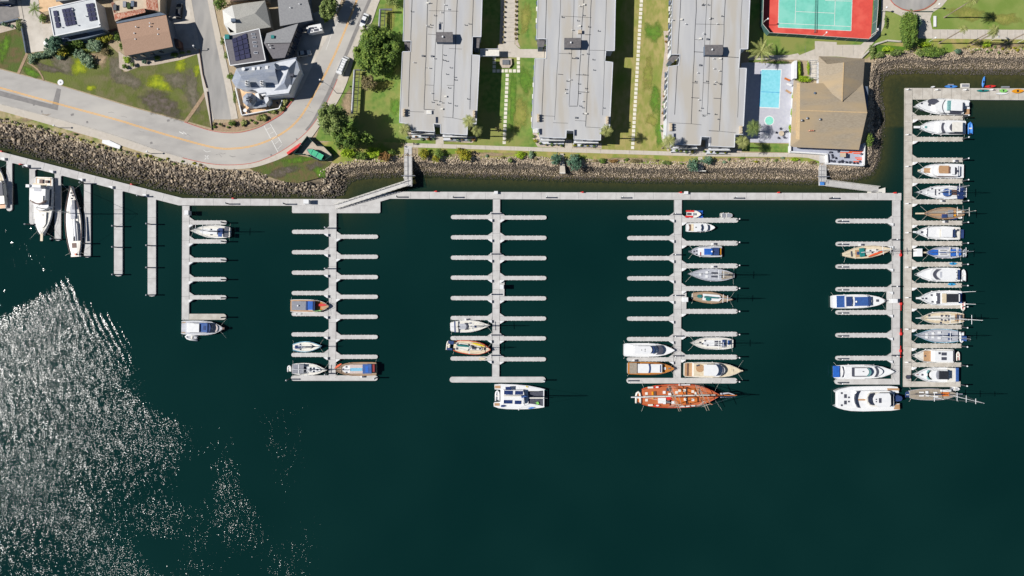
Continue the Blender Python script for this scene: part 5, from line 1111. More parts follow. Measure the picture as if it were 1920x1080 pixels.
sail('tan decked sloop with white cabin and teal covers, bow right, fourth comb dock', (1298.5,555.5), (1373,561.5), 21.3, [
 ('cabin','white','cab',.26,.72,-.6,.55,1.2,1.7,.06),('sail_cover','teal','boom',.3,.66,-.05,2.4,.35),('dodger','teal','oval',.34,.46,.0,.6,1.7,2.1),('wheel_cover','teal','oval',.12,.24,-.4,.2,1.5,1.9),('mast','white','mast',.66,0,15,2),
 ('cockpit','teak_grey','box',.05,.24,-.5,.5,1.1,1.16)], zd=1.1, deck='teak_grey', hull='offwhite', toe='teak')
sail('white sloop with navy trim alone in the right berth above the motor yacht, bow left', (1374.8,644.5), (1295,643), 23.3, [
 ('cabin','white','cab',.22,.72,-.5,.5,1.15,1.6,.1),('window','charcoal','box',.3,.44,-.42,-.15,1.62,1.7),('window','charcoal','box',.3,.44,.15,.42,1.62,1.7),('dodger','navy','box',.2,.25,-.6,.6,1.6,2.1),('bimini','midblue','box',.08,.13,-.55,.2,2.0,2.1),
 ('hatch','charcoal','hatches',[(.66,-.4,1.6),(.6,.3,1.6),(.72,.1,1.6),(.78,-.1,1.5)],.55),('boom','charcoal','boom',.15,.44,0,2.7,.11),('mast','white','mast',.45,0,16,2)], zd=1.15, deck='offwhite', prof='ship')
motor('sleek white flybridge yacht, bow right, lowest but one left berth of the fourth comb dock', (1169.8,656), (1264.5,656.8), 26, [
 ('swim_platform','greydeck','box',.01,.1,-.8,.8,.7,.95),('seat','charcoal','box',.03,.08,-.6,.6,1.0,1.3),('cabin','white','cab',.12,.78,-.7,.7,1.4,2.5,.14),('cabin>windshield','charcoal','arc',.69,.79,-.68,.68,2.0,2.62,.06),
 ('flybridge','white','cab',.17,.66,-.62,.62,2.5,3.4,.1),('hardtop','white','cab',.22,.56,-.56,.5,4.6,4.75,.04),('flybridge>windshield','navy','arc',.565,.61,-.55,.5,3.5,4.3,.03),('aerial','black','hatches',[(.35,0,4.8),(.42,-.1,4.8),(.42,.15,4.8)],.25),('gunwale_stripe','navy','box',.14,.16,-.6,.6,1.5,2.2)], zd=1.35, deck='white')
motor('varnished motor yacht with long white cabin roof, left berth of the fourth comb dock', (1177,690.4), (1263.5,691), 23.4, [
 ('awning','greytan','box',.04,.2,-.85,.85,2.3,2.4),('cabin','white','box',.22,.75,-.66,.7,1.3,2.6),('cabin_roof','white','box',.22,.47,-.72,.76,2.6,2.75),('cabin_roof','white','box',.5,.73,-.68,.7,2.5,2.66),('windshield','navy','arc',.465,.5,-.7,.74,2.3,2.8,.02),('windshield','navy','box',.70,.72,-.55,.6,2.6,2.72),
 ('hatch','white','hatches',[(.8,0,1.6)],.8),('windlass','metal','box',.88,.93,-.12,.1,1.5,1.75)], zd=1.3, deck='varnish', hull='white', rim=.05, toe='varnish', prof='motor')
motor('long cream and white yacht with tan aft deck at the fourth comb dock', (1283.6,693), (1390,695), 29, [
 ('aft_deck','teak','fit',.0,.16,-.92,.92,1.5,1.58),('seat','brown','box',.045,.06,-.8,.8,1.58,1.9),('flybridge','cream','cab',.16,.62,-.85,.85,2.6,3.2,.1),('cabin','white','cab',.15,.72,-.88,.88,1.5,2.9,.12),('seating','teak','oval',.2,.34,-.7,.3,3.2,3.35),('grill','charcoal','hatches',[(.22,-.55,3.4),(.25,-.6,3.4),(.38,.05,3.3),(.36,.15,3.3)],.5),
 ('hardtop','white','cab',.34,.6,-.7,.75,4.4,4.55,.05),('windshield','navy','arc',.565,.61,-.72,.8,3.6,4.5,.05),('windshield','charcoal','arc',.675,.70,-.6,.62,2.6,3.0,.04),('hatch','cream','hatches',[(.84,0,1.9)],.8),('bow_sprit','cream','box',.96,1.03,-.08,.08,2.0,2.1)], zd=1.5, deck='cream', hull='offwhite')
# tall ship
T = lambda x, y: (1150+x/7.385, 700+y/7.385)
b = Boat('tall_ship', 'large orange decked tall ship with two masts moored below the fourth comb dock', 'sailing ship', T(395,322), T(1465,302), 44.5, 'ship', zd=2.0, hull='hull_dark', deck='orange_deck', toe='orange', sheer=.6, lines=True)
b.do([('deckhouse','orange_cabin','box',.42,.57,-.62,.0,2.05,2.9),('deckhouse','orange_cabin','box',.595,.74,-.6,.0,2.05,2.8),('deckhouse','orange_cabin','box',.42,.57,.15,.7,2.05,2.9),('deckhouse','orange_cabin','box',.595,.72,.15,.6,2.05,2.8),('quarterdeck','orange_deck','fit',.02,.36,-.85,.85,2.0,2.6),
 ('skylight','offwhite','hatches',[(.49,-.45,2.95),(.555,-.45,2.95),(.45,-.3,2.95),(.66,-.35,2.85),(.7,-.2,2.85),(.56,.3,2.95),(.66,.35,2.85),(.06,-.25,2.7),(.06,.3,2.7)],.85),
 ('deck_chest','white','box',.48,.63,-.96,-.86,2.1,2.7),('deck_chest','white','box',.48,.56,.86,.97,2.1,2.7),('deck_chest','white','box',.57,.62,.84,.95,2.1,2.7),('deck_chest','white','box',.64,.69,.8,.92,2.1,2.7),
 ('bench','amber','box',.13,.15,-.4,-.1,2.62,2.95),('bench','amber','box',.13,.15,.0,.2,2.62,2.95),('bench','brown','box',.16,.18,-.42,-.05,2.62,2.95),('canvas','white','box',.21,.31,.15,.6,2.65,3.0),('canvas','red','box',.16,.23,-.85,-.68,2.7,2.9),('canvas','white','oval',.18,.22,-.84,-.7,2.9,2.95),('canvas','red','box',.16,.23,.7,.86,2.7,2.9),('canvas','white','oval',.18,.22,.72,.84,2.9,2.95),('canvas','red','box',.32,.38,.1,.3,2.7,2.9),
 ('canvas','offwhite','box',.08,.15,-.82,-.68,2.65,3.0),('canvas','offwhite','box',.08,.14,.66,.8,2.65,3.0),('locker','white','hatches',[(.29,-.32,2.9),(.4,.55,2.9),(.36,-.15,2.9),(.29,.55,2.9)],.9),('life_raft','charcoal','hatches',[(.34,-.55,2.8),(.34,.5,2.8)],1.0),('capstan','darkred','box',.86,.95,-.06,.04,2.4,2.7),
 ('gangway_strip','brown','box',.575,.59,-.7,.7,2.1,2.5),('furled_sail','offwhite','boom',.02,.55,.02,3.6,.32),('furled_sail','offwhite','boom',.45,.95,-.02,3.4,.26),('boom','white','boom',-.14,.3,.04,3.9,.2)])
for u0, hh in ((.36, 22.0), (.71, 20.0)):
    p0 = Vector(b.P(u0, 0, 2)); mb = MB(); mb.tube([p0, (p0.x, p0.y, hh)], .26, 8, r2=.12); b.add('mast', mb, 'orange_cabin')
    mb = MB()
    for zc, wd in ((7.5, 4.0), (11.5, 3.2)): mb = MB(); mb.tube([(p0.x-wd*.45, p0.y+wd, zc), (p0.x+wd*.45, p0.y-wd, zc)], .11, 6, r2=.08); b.add('yard', mb, 'greytan')
    mb = MB()
    for sg in (-1, 1):
        for k in range(7):
            q = Vector(b.P(u0-.02+.018*k, sg*.97, 2.2)); mb.tube([q, (p0.x, p0.y, 12 if k < 4 else 18)], .025, 4)
        for zz in (4, 5.5, 7, 8.5):
            q = Vector(b.P(u0-.02, sg*.97, 2.2)); q2 = Vector(b.P(u0+.088, sg*.97, 2.2)); tt = (zz-2.2)/9.8; c = Vector((p0.x,p0.y,12)); mb.tube([q.lerp(c,tt), q2.lerp(c,tt)], .02, 4)
    b.add('shroud', mb, 'rope')
mb = MB(); e = WV(*T(1715,305), 4.2); f0 = WV(*T(1440,303), 3.0); mb.tube([f0, e], .22, 7, r2=.1); b.add('bowsprit', mb, 'orange_cabin')
mb = MB(); mb.tube([WV(*T(1480,285),3.3), WV(*T(1600,272),3.6), WV(*T(1680,300),3.9)], .32, 7, r2=.15); mb.tube([WV(*T(1480,325),3.2), WV(*T(1600,322),3.4), WV(*T(1690,320),3.7)], .3, 7, r2=.15); b.add('furled_jib', mb, 'greydeck')
mb = MB(); m1p = Vector(b.P(.71,0,2)); mb.tube([e, (m1p.x,m1p.y,20)], .05, 4); mb.tube([f0, (m1p.x,m1p.y,15)], .05, 4); m0p = Vector(b.P(.36,0,2)); mb.tube([(m1p.x,m1p.y,20),(m0p.x,m0p.y,21)], .04, 4); mb.tube([(m0p.x,m0p.y,21), b.P(0,0,2.8)], .05, 4); b.add('stay', mb, 'rope')
t = dinghy('orange floored launch slung across the stern of the tall ship', *T(345,330), 22, 12, 270, 'offwhite', 'orange_cabin', 2.0, name='ships_launch')
# ---- fifth comb dock
sail('cream ketch with green dodger and long orange kayak on deck, bow right', (1582.5,477), (1671,467.3), 22.8, [
 ('cockpit','teak','box',.24,.46,-.5,.7,1.2,1.3),('seat','navy','box',.28,.33,-.2,.3,1.3,1.6),('dodger','teal','box',.345,.44,-.72,.72,1.8,2.4),('cabin','offwhite','cab',.46,.74,-.4,.45,1.25,1.7,.1),('hatch','charcoal','box',.15,.17,-.4,.5,1.4,1.6),
 ('boom','white','boom',.37,.62,0,2.6,.14),('hatch','charcoal','hatches',[(.56,-.1,1.75),(.6,.2,1.75),(.7,-.1,1.7)],.6),('mast','white','mast',.66,0,15,2)], zd=1.25, deck='cream', hull='cream', toe='cream', prof='canoe')
kayak('long orange kayak on the lower side deck of the cream ketch with green dodger', 1627, 481.5, 1656.5, 470.5, 4, 'orange', 1.6, m2=None)
motor('motor yacht with large navy blue canvas covers, bow right, fifth comb dock', (1560.5,565.8), (1659,564), 26, [
 ('swim_platform','cream','box',.0,.08,-.82,.82,.9,1.1),('aft_cover','midblue','box',.09,.24,-.85,.85,2.4,2.8),('flybridge','white','cab',.24,.72,-.78,.78,2.5,3.0,.06),('cabin','white','cab',.1,.76,-.82,.82,1.4,2.5,.08),('canvas_top','navy','cab',.27,.385,-.7,.7,3.8,4.0,.03),('windshield','white','box',.395,.43,-.55,.55,3.0,3.5),
 ('radar_dome','white','dome',.46,.05,3.5,.35),('deck_cover','midblue','box',.43,.69,-.62,.68,3.0,3.35),('windshield_cover','navy','box',.69,.73,-.62,.66,2.6,3.1),('hatch','charcoal','hatches',[(.86,-.05,1.9)],.8),('anchor_roller','metal','box',.99,1.03,-.08,.08,2.0,2.1)], zd=1.45, deck='white', prof='blunt')
motor('long white yacht with bright blue stern cover and teal windshield, fifth comb dock', (1565.5,697.6), (1676,697), 27.2, [
 ('stern_cover','blue','cab',-.02,.08,-.85,.75,1.6,2.2,.0),('aft_deck','white','fit',.08,.16,-.9,.9,1.6,1.7),('awning_frame','charcoal','arc',.145,.165,-.75,.75,2.2,2.3,.03),('cabin','white','cab',.17,.82,-.8,.8,1.5,2.6,.14),('cockpit','charcoal','box',.29,.34,-.62,.62,2.6,2.75),('flybridge','charcoal','box',.31,.58,-.62,.66,2.6,3.0),
 ('hardtop','white','cab',.34,.58,-.52,.54,4.3,4.45,.04),('windshield','glass_green','arc',.585,.625,-.55,.66,3.4,4.2,.05),('foredeck_window','charcoal','arc',.705,.75,-.7,.72,2.2,2.66,.04),('roof_vent','charcoal','box',.47,.5,-.1,.0,4.46,4.5)], zd=1.5, deck='white')
b = thing('power_catamaran', 'wide white power catamaran, bow left, across the end of the fifth comb dock', 'catamaran', W(1627,747,0))
Zp = lambda x, y: (1540+x/9., 660+y/9.)
def cp(nm, m, pp, z0, z1, ins=.05): return MB().pprism([Zp(*p) for p in pp], z0, z1, inset=ins).build(nm, m, b)
cp('hull','white',[(240,660),(330,620),(500,585),(800,578),(1180,575),(1290,590),(1310,690),(1000,700),(400,700),(260,690)],-.3,1.8,0)
cp('hull','white',[(225,915),(300,880),(1000,890),(1320,870),(1325,970),(1180,990),(700,1002),(500,995),(380,975),(280,945)],-.3,1.8,0)
cp('foredeck','white',[(270,680),(650,640),(1100,650),(1240,700),(1235,940),(650,940),(270,905)],.8,2.0,0)
cp('cabin','white',[(580,670),(650,655),(1000,650),(1150,655),(1230,700),(1235,900),(1190,935),(650,945),(590,900),(565,800)],1.9,3.2,.15)
cp('windshield','glass_dark',[(610,660),(670,655),(640,710),(620,790),(640,880),(665,945),(620,940),(580,870),(568,790),(580,710)],2.4,3.26,0)
cp('roof_stripe','teak',[(625,793),(755,793),(755,820),(625,820)],3.2,3.3,0)
cp('flybridge','offwhite',[(780,720),(840,680),(1150,680),(1220,710),(1225,890),(1150,930),(840,920),(770,860),(755,790)],3.2,3.9,.05)
cp('flybridge_windshield','glass_dark',[(830,700),(900,690),(880,760),(875,830),(900,905),(840,895),(800,840),(795,770)],3.9,4.4,.1)
cp('hardtop','white',[(875,790),(900,730),(960,695),(1150,695),(1175,740),(1178,890),(1150,935),(1000,935),(920,905),(885,850)],5.2,5.4,.05)
cp('hatch','charcoal',[(972,778),(1017,778),(1017,860),(972,860)],5.4,5.45,0)
for x, y, w_, h_, z in ((385,712,45,65,2.02),(385,820,45,65,2.02),(330,678,32,32,2.02),(330,883,32,32,2.02),(450,752,32,28,2.02),(450,822,32,28,2.02),(918,790,22,20,5.42),(918,828,22,20,5.42)): cp('hatch','charcoal',[(x,y),(x+w_,y),(x+w_,y+h_),(x,y+h_)],z-.1,z+.05,0)
cp('aft_deck','teak',[(1110,612),(1310,612),(1315,650),(1120,645)],1.8,1.86,0); cp('aft_deck','teak',[(1220,890),(1320,880),(1325,968),(1225,968)],1.8,1.86,0); cp('crossbeam','white',[(245,685),(268,685),(268,905),(245,905)],1.3,1.7,0); cp('bow_net','charcoal',[(270,690),(310,690),(310,905),(270,905)],1.3,1.35,0)
cp('aft_window','glass_dark',[(1180,700),(1215,705),(1215,900),(1180,900)],3.2,3.95,0)
cp('tender_cover','navy',[(1240,740),(1300,720),(1370,745),(1385,790),(1360,835),(1290,850),(1240,830)],1.6,2.6,.3)
# ---- right-hand dock, top to bottom
motor('topmost white flybridge yacht of the right-hand dock, dark sunpad on its foredeck', (1818,201.8), (1716,197.8), 30, [
 ('aft_deck','teak','fit',.0,.15,.2,.93,1.6,1.68),('cabin','white','cab',.1,.64,-.82,.78,1.5,2.8,.14),('windshield','charcoal','arc',.49,.505,-.85,.85,2.4,2.85,.05),('side_window','charcoal','box',.14,.36,.62,.82,2.0,2.84),('flybridge_windshield','glass_green','box',.33,.395,-.82,.42,2.9,3.5),('flybridge_windshield','charcoal','box',.13,.35,.42,.62,2.9,3.3),
 ('hardtop','white','box',.13,.335,-.76,.45,4.2,4.4),('hardtop_edge','charcoal','box',.11,.13,-.6,.4,3.9,4.1),('locker','white','box',.01,.1,-.8,-.2,1.8,2.8),('sunpad','charcoal','oval',.57,.77,-.95,-.22,1.9,2.1),('sunpad','charcoal','box',.72,.76,-.3,-.05,1.9,2.0),('hatch','charcoal','hatches',[(.65,.25,1.8),(.88,-.3,1.9),(.88,.55,1.9)],.5)], zd=1.5, deck='white', prof='motor')
motor('white sportfishing yacht with dark front windows and blue dinghy behind it', (1811,239), (1724,238.3), 27, [
 ('swim_platform','midblue','box',-.0,.05,-.8,.85,1.0,1.2),('cabin','white','cab',.05,.6,-.8,.75,1.5,2.9,.08),('windshield','charcoal','arc',.46,.535,-.68,.75,2.2,2.95,.03),('flybridge','white','cab',.06,.46,-.82,.65,2.9,3.4,.05),('flybridge_windshield','charcoal','arc',.265,.33,-.65,.55,3.4,4.0,.06),('hardtop','offwhite','box',.07,.29,-.75,.6,4.6,4.75),
 ('foredeck_trunk','white','cab',.55,.92,-.6,.6,1.5,1.85,.15),('hatch','glass_green','hatches',[(.86,0,1.95)],.7),('pulpit','white','box',.98,1.12,-.15,.15,2.0,2.15),('side_stripe','charcoal','box',.05,.35,.7,.8,2.2,3.0)], zd=1.5, deck='white', prof='blunt')
dinghy('bright blue covered dinghy behind the second yacht of the right-hand dock', 1819, 240, 23, 10.5, 270, 'kayak_blue', 'kayak_blue', .3)
motor('white cruiser with tan upper deck and foredeck pad, right-hand dock', (1807,321), (1724.5,319.6), 27.5, [
 ('swim_platform','grey','box',.0,.06,-.75,.75,.7,.9),('cabin','white','cab',.08,.74,-.7,.62,1.4,2.6,.1),('flybridge','white','cab',.12,.62,-.78,.72,2.6,3.2,.05),('flybridge_floor','teak','cab',.33,.57,-.72,.35,3.2,3.3,.02),('seat','brown','box',.31,.33,-.6,.3,3.3,3.7),('hardtop','white','cab',.2,.29,-.6,.45,4.0,4.2,.02),('seat','charcoal','hatches',[(.18,-.3,3.3),(.15,0,3.3),(.18,.25,3.3)],.7),
 ('foredeck_pad','teak','box',.76,.9,-.35,.3,1.65,1.8),('side_window','brown','box',.2,.6,.72,.8,2.0,2.65),('bow_sprit','cream','box',.98,1.04,-.1,.1,1.9,2.0)], zd=1.4, deck='white', prof='blunt')
sail('white sloop with round blue dodger and blue solar panels at its stern', (1808,361), (1718,359.9), 25.6, [
 ('cabin','white','cab',.38,.78,-.42,.42,1.25,1.7,.12),('dodger','midblue','oval',.26,.43,-.6,.6,1.7,2.3),('solar_panel','solar_blue','box',.015,.145,-.95,-.3,2.5,2.58),('solar_panel','solar_blue','box',.015,.145,-.25,.35,2.5,2.58),('solar_panel','solar_blue','box',.015,.145,.4,.95,2.5,2.58),('cockpit','brown','box',.15,.25,-.4,.4,1.25,1.32),
 ('window','charcoal','box',.585,.61,-.45,.45,1.72,1.78),('hatch','charcoal','hatches',[(.9,0,1.5),(.75,-.25,1.5),(.75,.15,1.5),(.52,-.3,1.75),(.52,.2,1.75),(.67,-.5,1.5)],.5),('swim_platform','white','box',-.05,.0,-.7,.7,.5,.7),('boom','charcoal','boom',.12,.5,.0,2.8,.1),('mast','white','mast',.53,0,17,2)], zd=1.2, prof='wide', deck='white')
sail('weathered teak decked ketch with long bowsprit and blue dodger, right-hand dock', (1808,399.6), (1732,400.4), 21.8, [
 ('cabin','teak','cab',.4,.84,.05,.4,1.2,1.6,.05),('cabin','greytan','cab',.4,.8,-.4,.0,1.2,1.5,.05),('dodger','navy','box',.42,.53,.1,.75,1.5,2.2),('canvas','grey','box',.27,.39,-.55,-.05,1.8,2.0),('canvas','grey','box',.27,.4,.08,.65,1.8,2.0),('drum','amber','oval',.2,.26,-.5,-.1,1.3,1.8),('drum','amber','oval',.2,.26,.15,.55,1.3,1.8),('gear','offwhite','box',.06,.18,-.4,0,1.3,1.6),
 ('bowsprit','cream','box',.98,1.2,-.15,.1,1.9,2.05),('side_cover','navy','box',.18,.36,.85,1.05,.8,1.2),('boomkin','cream','box',-.12,.02,-.1,.05,1.7,1.85),('mast','offwhite','mast',.46,0,13,1),('mast','offwhite','mast',.08,0,9,1,NZ)], zd=1.2, deck='teak_grey', hull='teak_grey', toe='teak', prof='canoe')
dinghy('small white dinghy at the stern of the weathered teak ketch', 1799, 407, 11, 6, 20, 'white_matte', 'offwhite', .6)
motor('white motor yacht with two long roof panels, between the two ketches', (1800.5,437.8), (1717,435), 25, [
 ('aft_deck','offwhite','fit',.01,.14,-.9,.9,1.5,1.6),('cabin','white','cab',.14,.76,-.72,.68,1.4,2.6,.05),('front_roof','white','box',.46,.72,-.68,.66,2.6,2.75),('windshield','charcoal','arc',.72,.75,-.66,.66,2.1,2.7,.03),('flybridge','offwhite','box',.4,.47,-.55,.6,2.6,2.9),('hardtop','white','box',.17,.42,-.58,.6,3.9,4.05),('aft_window','navy','arc',.13,.185,-.6,.6,2.6,3.4,.02),
 ('swim_platform','navy','box',-.08,.0,-.6,.7,.7,.85),('hatch','charcoal','hatches',[(.86,0,1.9),(.05,-.5,1.7)],.7),('pulpit','white','box',.98,1.06,-.12,.12,2.0,2.1)], zd=1.4, deck='white', prof='motor')
sail('ketch with three bright blue covers and silver side decks', (1803.5,473.5), (1736,473.4), 22, [
 ('cabin','white','cab',.36,.7,-.5,.5,1.3,1.75,.02),('foredeck_cover','blue','cab',.66,.93,-.48,.45,1.5,2.0,.1),('sail_cover','midblue','boom',.25,.62,.0,2.6,.22),('canopy','blue','box',.16,.32,-.55,.62,2.3,2.5),('aft_cover','blue','box',.02,.12,-.5,.5,1.9,2.3),('frame','white','box',.1,.115,-.9,.7,2.5,2.6),('frame','offwhite','box',.32,.345,-.9,.7,2.5,2.6),
 ('bowsprit','cream','box',.98,1.13,-.12,.12,1.9,2.0),('window','charcoal','box',.4,.6,-.42,-.3,1.76,1.8),('window','charcoal','box',.4,.6,.2,.35,1.76,1.8),('mast','white','mast',.5,0,14,1),('mast','white','mast',.14,0,10,1,NZ)], zd=1.3, deck='greydeck', hull='greydeck', prof='ship')
dinghy('grey dinghy hung behind the ketch with blue covers', 1808.5, 474.5, 15, 6.5, 270, 'greydeck', 'grey', 1.0)
motor('white yacht with one wide black curved windshield, right-hand dock', (1800,515.4), (1718.5,514.4), 26.3, [
 ('cabin','white','cab',.1,.7,-.8,.8,1.4,2.6,.12),('windshield','charcoal','arc',.51,.625,-.8,.75,2.0,2.75,.09),('roof','white','cab',.06,.52,-.75,.72,2.7,3.2,.1),('aft_window','navy','box',.0,.035,-.75,.7,2.0,2.9),('skylight','greydeck','box',.41,.46,-.42,.42,3.2,3.24),('foredeck_trunk','white','cab',.62,.92,-.55,.55,1.5,1.8,.15),('speaker','charcoal','hatches',[(.08,-.35,3.2),(.06,.05,3.2),(.08,.5,3.2)],.3)], zd=1.4, deck='white', prof='blunt')
dinghy('white dinghy with grey motor behind the yacht with the black curved windshield', 1806.5, 516, 23, 9.5, 270, 'white_matte', 'white', 1.0)
motor('white sportfisher with black hardtop and long outriggers', (1803,558.6), (1724.8,559), 28, [
 ('windshield','charcoal','box',.515,.58,-.68,.8,2.0,2.7),('cabin','white','cab',.1,.6,-.7,.82,1.4,2.5,.04),('flybridge','white','cab',.07,.48,-.65,.75,2.6,3.3,.03),('canopy','cream','box',.36,.46,-.6,.65,3.3,3.6),('hardtop','black','box',.07,.36,-.55,.58,4.6,4.7),('lamp_frame','white','box',.04,.07,-.5,.5,4.5,4.6),('aft_cover','midblue','box',-.01,.05,-.6,.7,1.9,2.4),
 ('hatch','charcoal','hatches',[(.72,-.4,1.8),(.85,.05,1.9),(.7,.5,1.8)],.55),('outrigger','white','tube',[(.1,-.75,3.5),(-.16,-.82,5.5),(-.34,-.86,7.5)],.06),('outrigger','white','tube',[(.1,.78,3.5),(-.16,.82,5.5),(-.34,.86,7.5)],.06),('pulpit','white','box',.96,1.09,-.12,.12,2.0,2.1),('hatch','charcoal','hatches',[(.93,.05,2.0)],.4)], zd=1.45, deck='white', prof='blunt')
dinghy('white inflatable with red seat across the stern of the sportfisher', 1805.5, 574.5, 17, 9, 90, 'offwhite', 'red', 1.0)
sail('white ketch with bowsprit and cream side decks, lower half of the right-hand dock', (1807.5,596), (1724,596.4), 23.3, [
 ('cabin','offwhite','cab',.2,.82,-.38,.38,1.2,1.65,.15),('hatch','charcoal','hatches',[(.5,-.35,1.68),(.5,.3,1.68),(.34,-.3,1.68),(.34,.3,1.68),(.52,.75,1.3),(.4,-.35,1.68),(.42,.4,1.68),(.78,-.4,1.5)],.6),('cockpit','teak','box',.1,.2,-.6,.5,1.2,1.3),('awning','charcoal','box',.05,.16,-.5,.2,1.7,1.9),('stern_deck','teak_grey','fit',.0,.06,-.8,.8,1.15,1.2),
 ('bowsprit','white','box',.97,1.08,-.06,.06,1.8,1.95),('boom','charcoal','boom',.3,.95,.02,2.4,.1),('mast','white','mast',.53,0,16,2),('mast','white','mast',.1,.15,13,1,NZ)], zd=1.15, deck='cream', prof='ship')
sail('pale blue grey sloop with solar panel frame behind it, right-hand dock', (1797.5,630.5), (1714.3,628.3), 26.3, [
 ('cabin','greydeck','cab',.2,.72,-.4,.4,1.15,1.55,.1),('hatch','white','box',.4,.47,-.62,-.3,1.56,1.66),('hatch','white','box',.4,.47,.12,.5,1.56,1.66),('hatch','white','hatches',[(.72,-.1,1.6),(.58,-.3,1.6),(.58,.2,1.6),(.72,.25,1.6)],.8),('window','navy','box',.17,.24,-.4,-.1,1.56,1.62),('window','navy','box',.17,.24,.3,.55,1.56,1.62),
 ('sail_cover','navy','boom',.15,.46,-.02,2.6,.2),('boom','charcoal','boom',.4,.9,-.03,2.0,.08),('mast','white','mast',.42,0,17,2)], zd=1.1, deck='greydeck', hull='ltblue', prof='wide')
b = thing('stern_frame', 'frame with solar panel behind the pale blue grey sloop', 'stern frame', W(1808,632.5,1)); MB().pprism([(1803,629),(1812.5,629.5),(1812.5,640),(1803,638.5)], 2.4, 2.5).build('solar_panel','midblue',b)
mb = MB()
for x, y in ((1800,630),(1800,638),(1811,631),(1811,638)): a = W(x,y,0); mb.tube([(a[0],a[1],.3),(a[0],a[1],2.4)], .06, 5)
mb.build('frame_leg','metal',b)
dinghy('round white dinghy hung behind the pale blue grey sloop', 1803, 632.5, 21, 9, 90, 'white_matte', 'greydeck', .8)
motor('broad white motor yacht with tan foredeck pad and two roof solar panels', (1788.5,667.8), (1714.2,667), 26.3, [
 ('cabin','white','box',.04,.54,-.78,.8,1.5,2.7),('roof','white','box',.02,.48,-.74,.84,2.8,3.0),('solar_panel','charcoal','box',.18,.31,-.52,-.08,3.0,3.08),('solar_panel','charcoal','box',.18,.31,.15,.58,3.0,3.08),('foredeck_pad','teak','box',.52,.76,-.72,.78,1.6,1.75),('hatch','charcoal','hatches',[(.72,.0,1.8),(.56,-.55,1.8),(.56,.5,1.8)],.5),
 ('aft_awning','charcoal','box',-.02,.03,-.8,.75,2.2,2.4),('vent','charcoal','hatches',[(.36,-.4,3.05)],.7)], zd=1.5, deck='offwhite', hull='white', prof='blunt')
dinghy('white inflatable with red gear behind the yacht with roof solar panels', 1796.3, 667.5, 17.5, 7, 270, 'offwhite', 'darkred', 1.0)
motor('pointed white yacht with green windshield and black soft top, right-hand dock', (1793,703), (1714.5,702.6), 28.2, [
 ('aft_deck','offwhite','fit',.0,.22,-.97,.97,1.45,1.6),('stern_awning','midblue','box',-.06,.0,-.95,.9,1.5,1.9),('cabin','white','cab',.2,.7,-.68,.72,1.4,2.5,.1),('windshield','glass_green','arc',.61,.695,-.62,.68,1.9,2.5,.04),('flybridge','white','cab',.2,.62,-.6,.64,2.5,3.2,.08),('soft_top','black','box',.18,.405,-.48,.6,4.0,4.15),('flybridge_windshield','grey','arc',.405,.46,-.52,.64,3.2,3.9,.04),
 ('hatch','charcoal','hatches',[(.81,0,1.8)],.55),('windlass','darkred','box',.9,.95,-.05,.03,1.8,1.95)], zd=1.4, deck='white', prof='motor')
sail('grey decked ketch with two tall masts and orange hatch below the right-hand dock', (1706,739.5), (1795,739.6), 22, [
 ('cabin','greytan','cab',.12,.68,-.3,.5,1.2,1.6,.05),('hatch','white','box',.2,.3,-.45,-.25,1.6,1.75),('hatch','white','box',.2,.3,.1,.35,1.6,1.75),('hatch','white','box',.34,.4,.1,.35,1.6,1.75),('hatch','white','box',.5,.58,-.42,-.2,1.6,1.75),('hatch','white','box',.5,.6,.25,.45,1.6,1.75),('hatch','white','hatches',[(.36,-.35,1.7)],.9),('hatch','orange_cabin','box',.68,.83,-.38,.3,1.3,1.7),
 ('foresail','white','box',.66,.88,-.85,-.45,1.4,1.8,.0,.1),('sail_cover','navy','boom',.5,.72,0,2.2,.2),('boom','charcoal','boom',.08,.6,-.05,2.4,.1),('bowsprit','greydeck','box',.97,1.12,-.12,.08,1.7,1.9),('side_cover','grey','box',.5,.66,.6,.85,1.3,1.5),
 ('mast','white','mast',.80,0,19.5,3),('mast','white','mast',.30,0,12,1,NZ)], zd=1.2, deck='greytan', hull='greydeck', prof='ship')
dinghy('dark blue dinghy at the left end of the grey decked ketch', 1701, 739.5, 11, 7.5, 270, 'navy', 'navy', .6)
dinghy('white inflatable dinghy between the lowest finger and the grey decked ketch', 1790.5, 728.5, 19, 8, 8, 'white_matte', 'greydeck')
# ---- kayaks and boards on the top arm
kayak('pale blue and white kayak on the outer edge of the top arm, furthest left', 1770, 162.5, 1794, 162.5, 5.5, 'kayak_blue', .6)
kayak('blue kayak pointing out over the water from the top arm', 1841.5, 164.5, 1845, 143.5, 5.5, 'kayak_blue', .4)
kayak('red kayak on the outer edge of the top arm', 1845, 163, 1866, 161.5, 5, 'red', .6)
kayak('teal kayak lying on the rack of the top arm', 1830, 170.5, 1854, 170, 4.5, 'teal', .8)
kayak('lime green kayak lying on the top arm', 1873, 170.5, 1888, 170.5, 7, 'lime', .7)
kayak('white paddleboard in front of the lime green kayak', 1865, 175.8, 1888.5, 175.5, 4, 'white', .6, name='paddleboard', m2=None, cat='paddleboard')
kayak('yellow orange kayak at the far right end of the top arm', 1896, 171.5, 1918.5, 170.5, 8, 'amber', .7)
kayak('small white paddleboard on the outer edge of the top arm near its corner', 1744, 164, 1752, 162.5, 3, 'white', .5, name='paddleboard', m2=None, cat='paddleboard')
kayak('blue and cyan kayak on the finger below the ketch with blue covers', 1779, 494.3, 1793, 494.3, 5, 'cyan', .6)
kayak('blue and cyan kayak on the finger below the black windshield yacht', 1776, 533, 1791, 533, 5, 'cyan', .6)
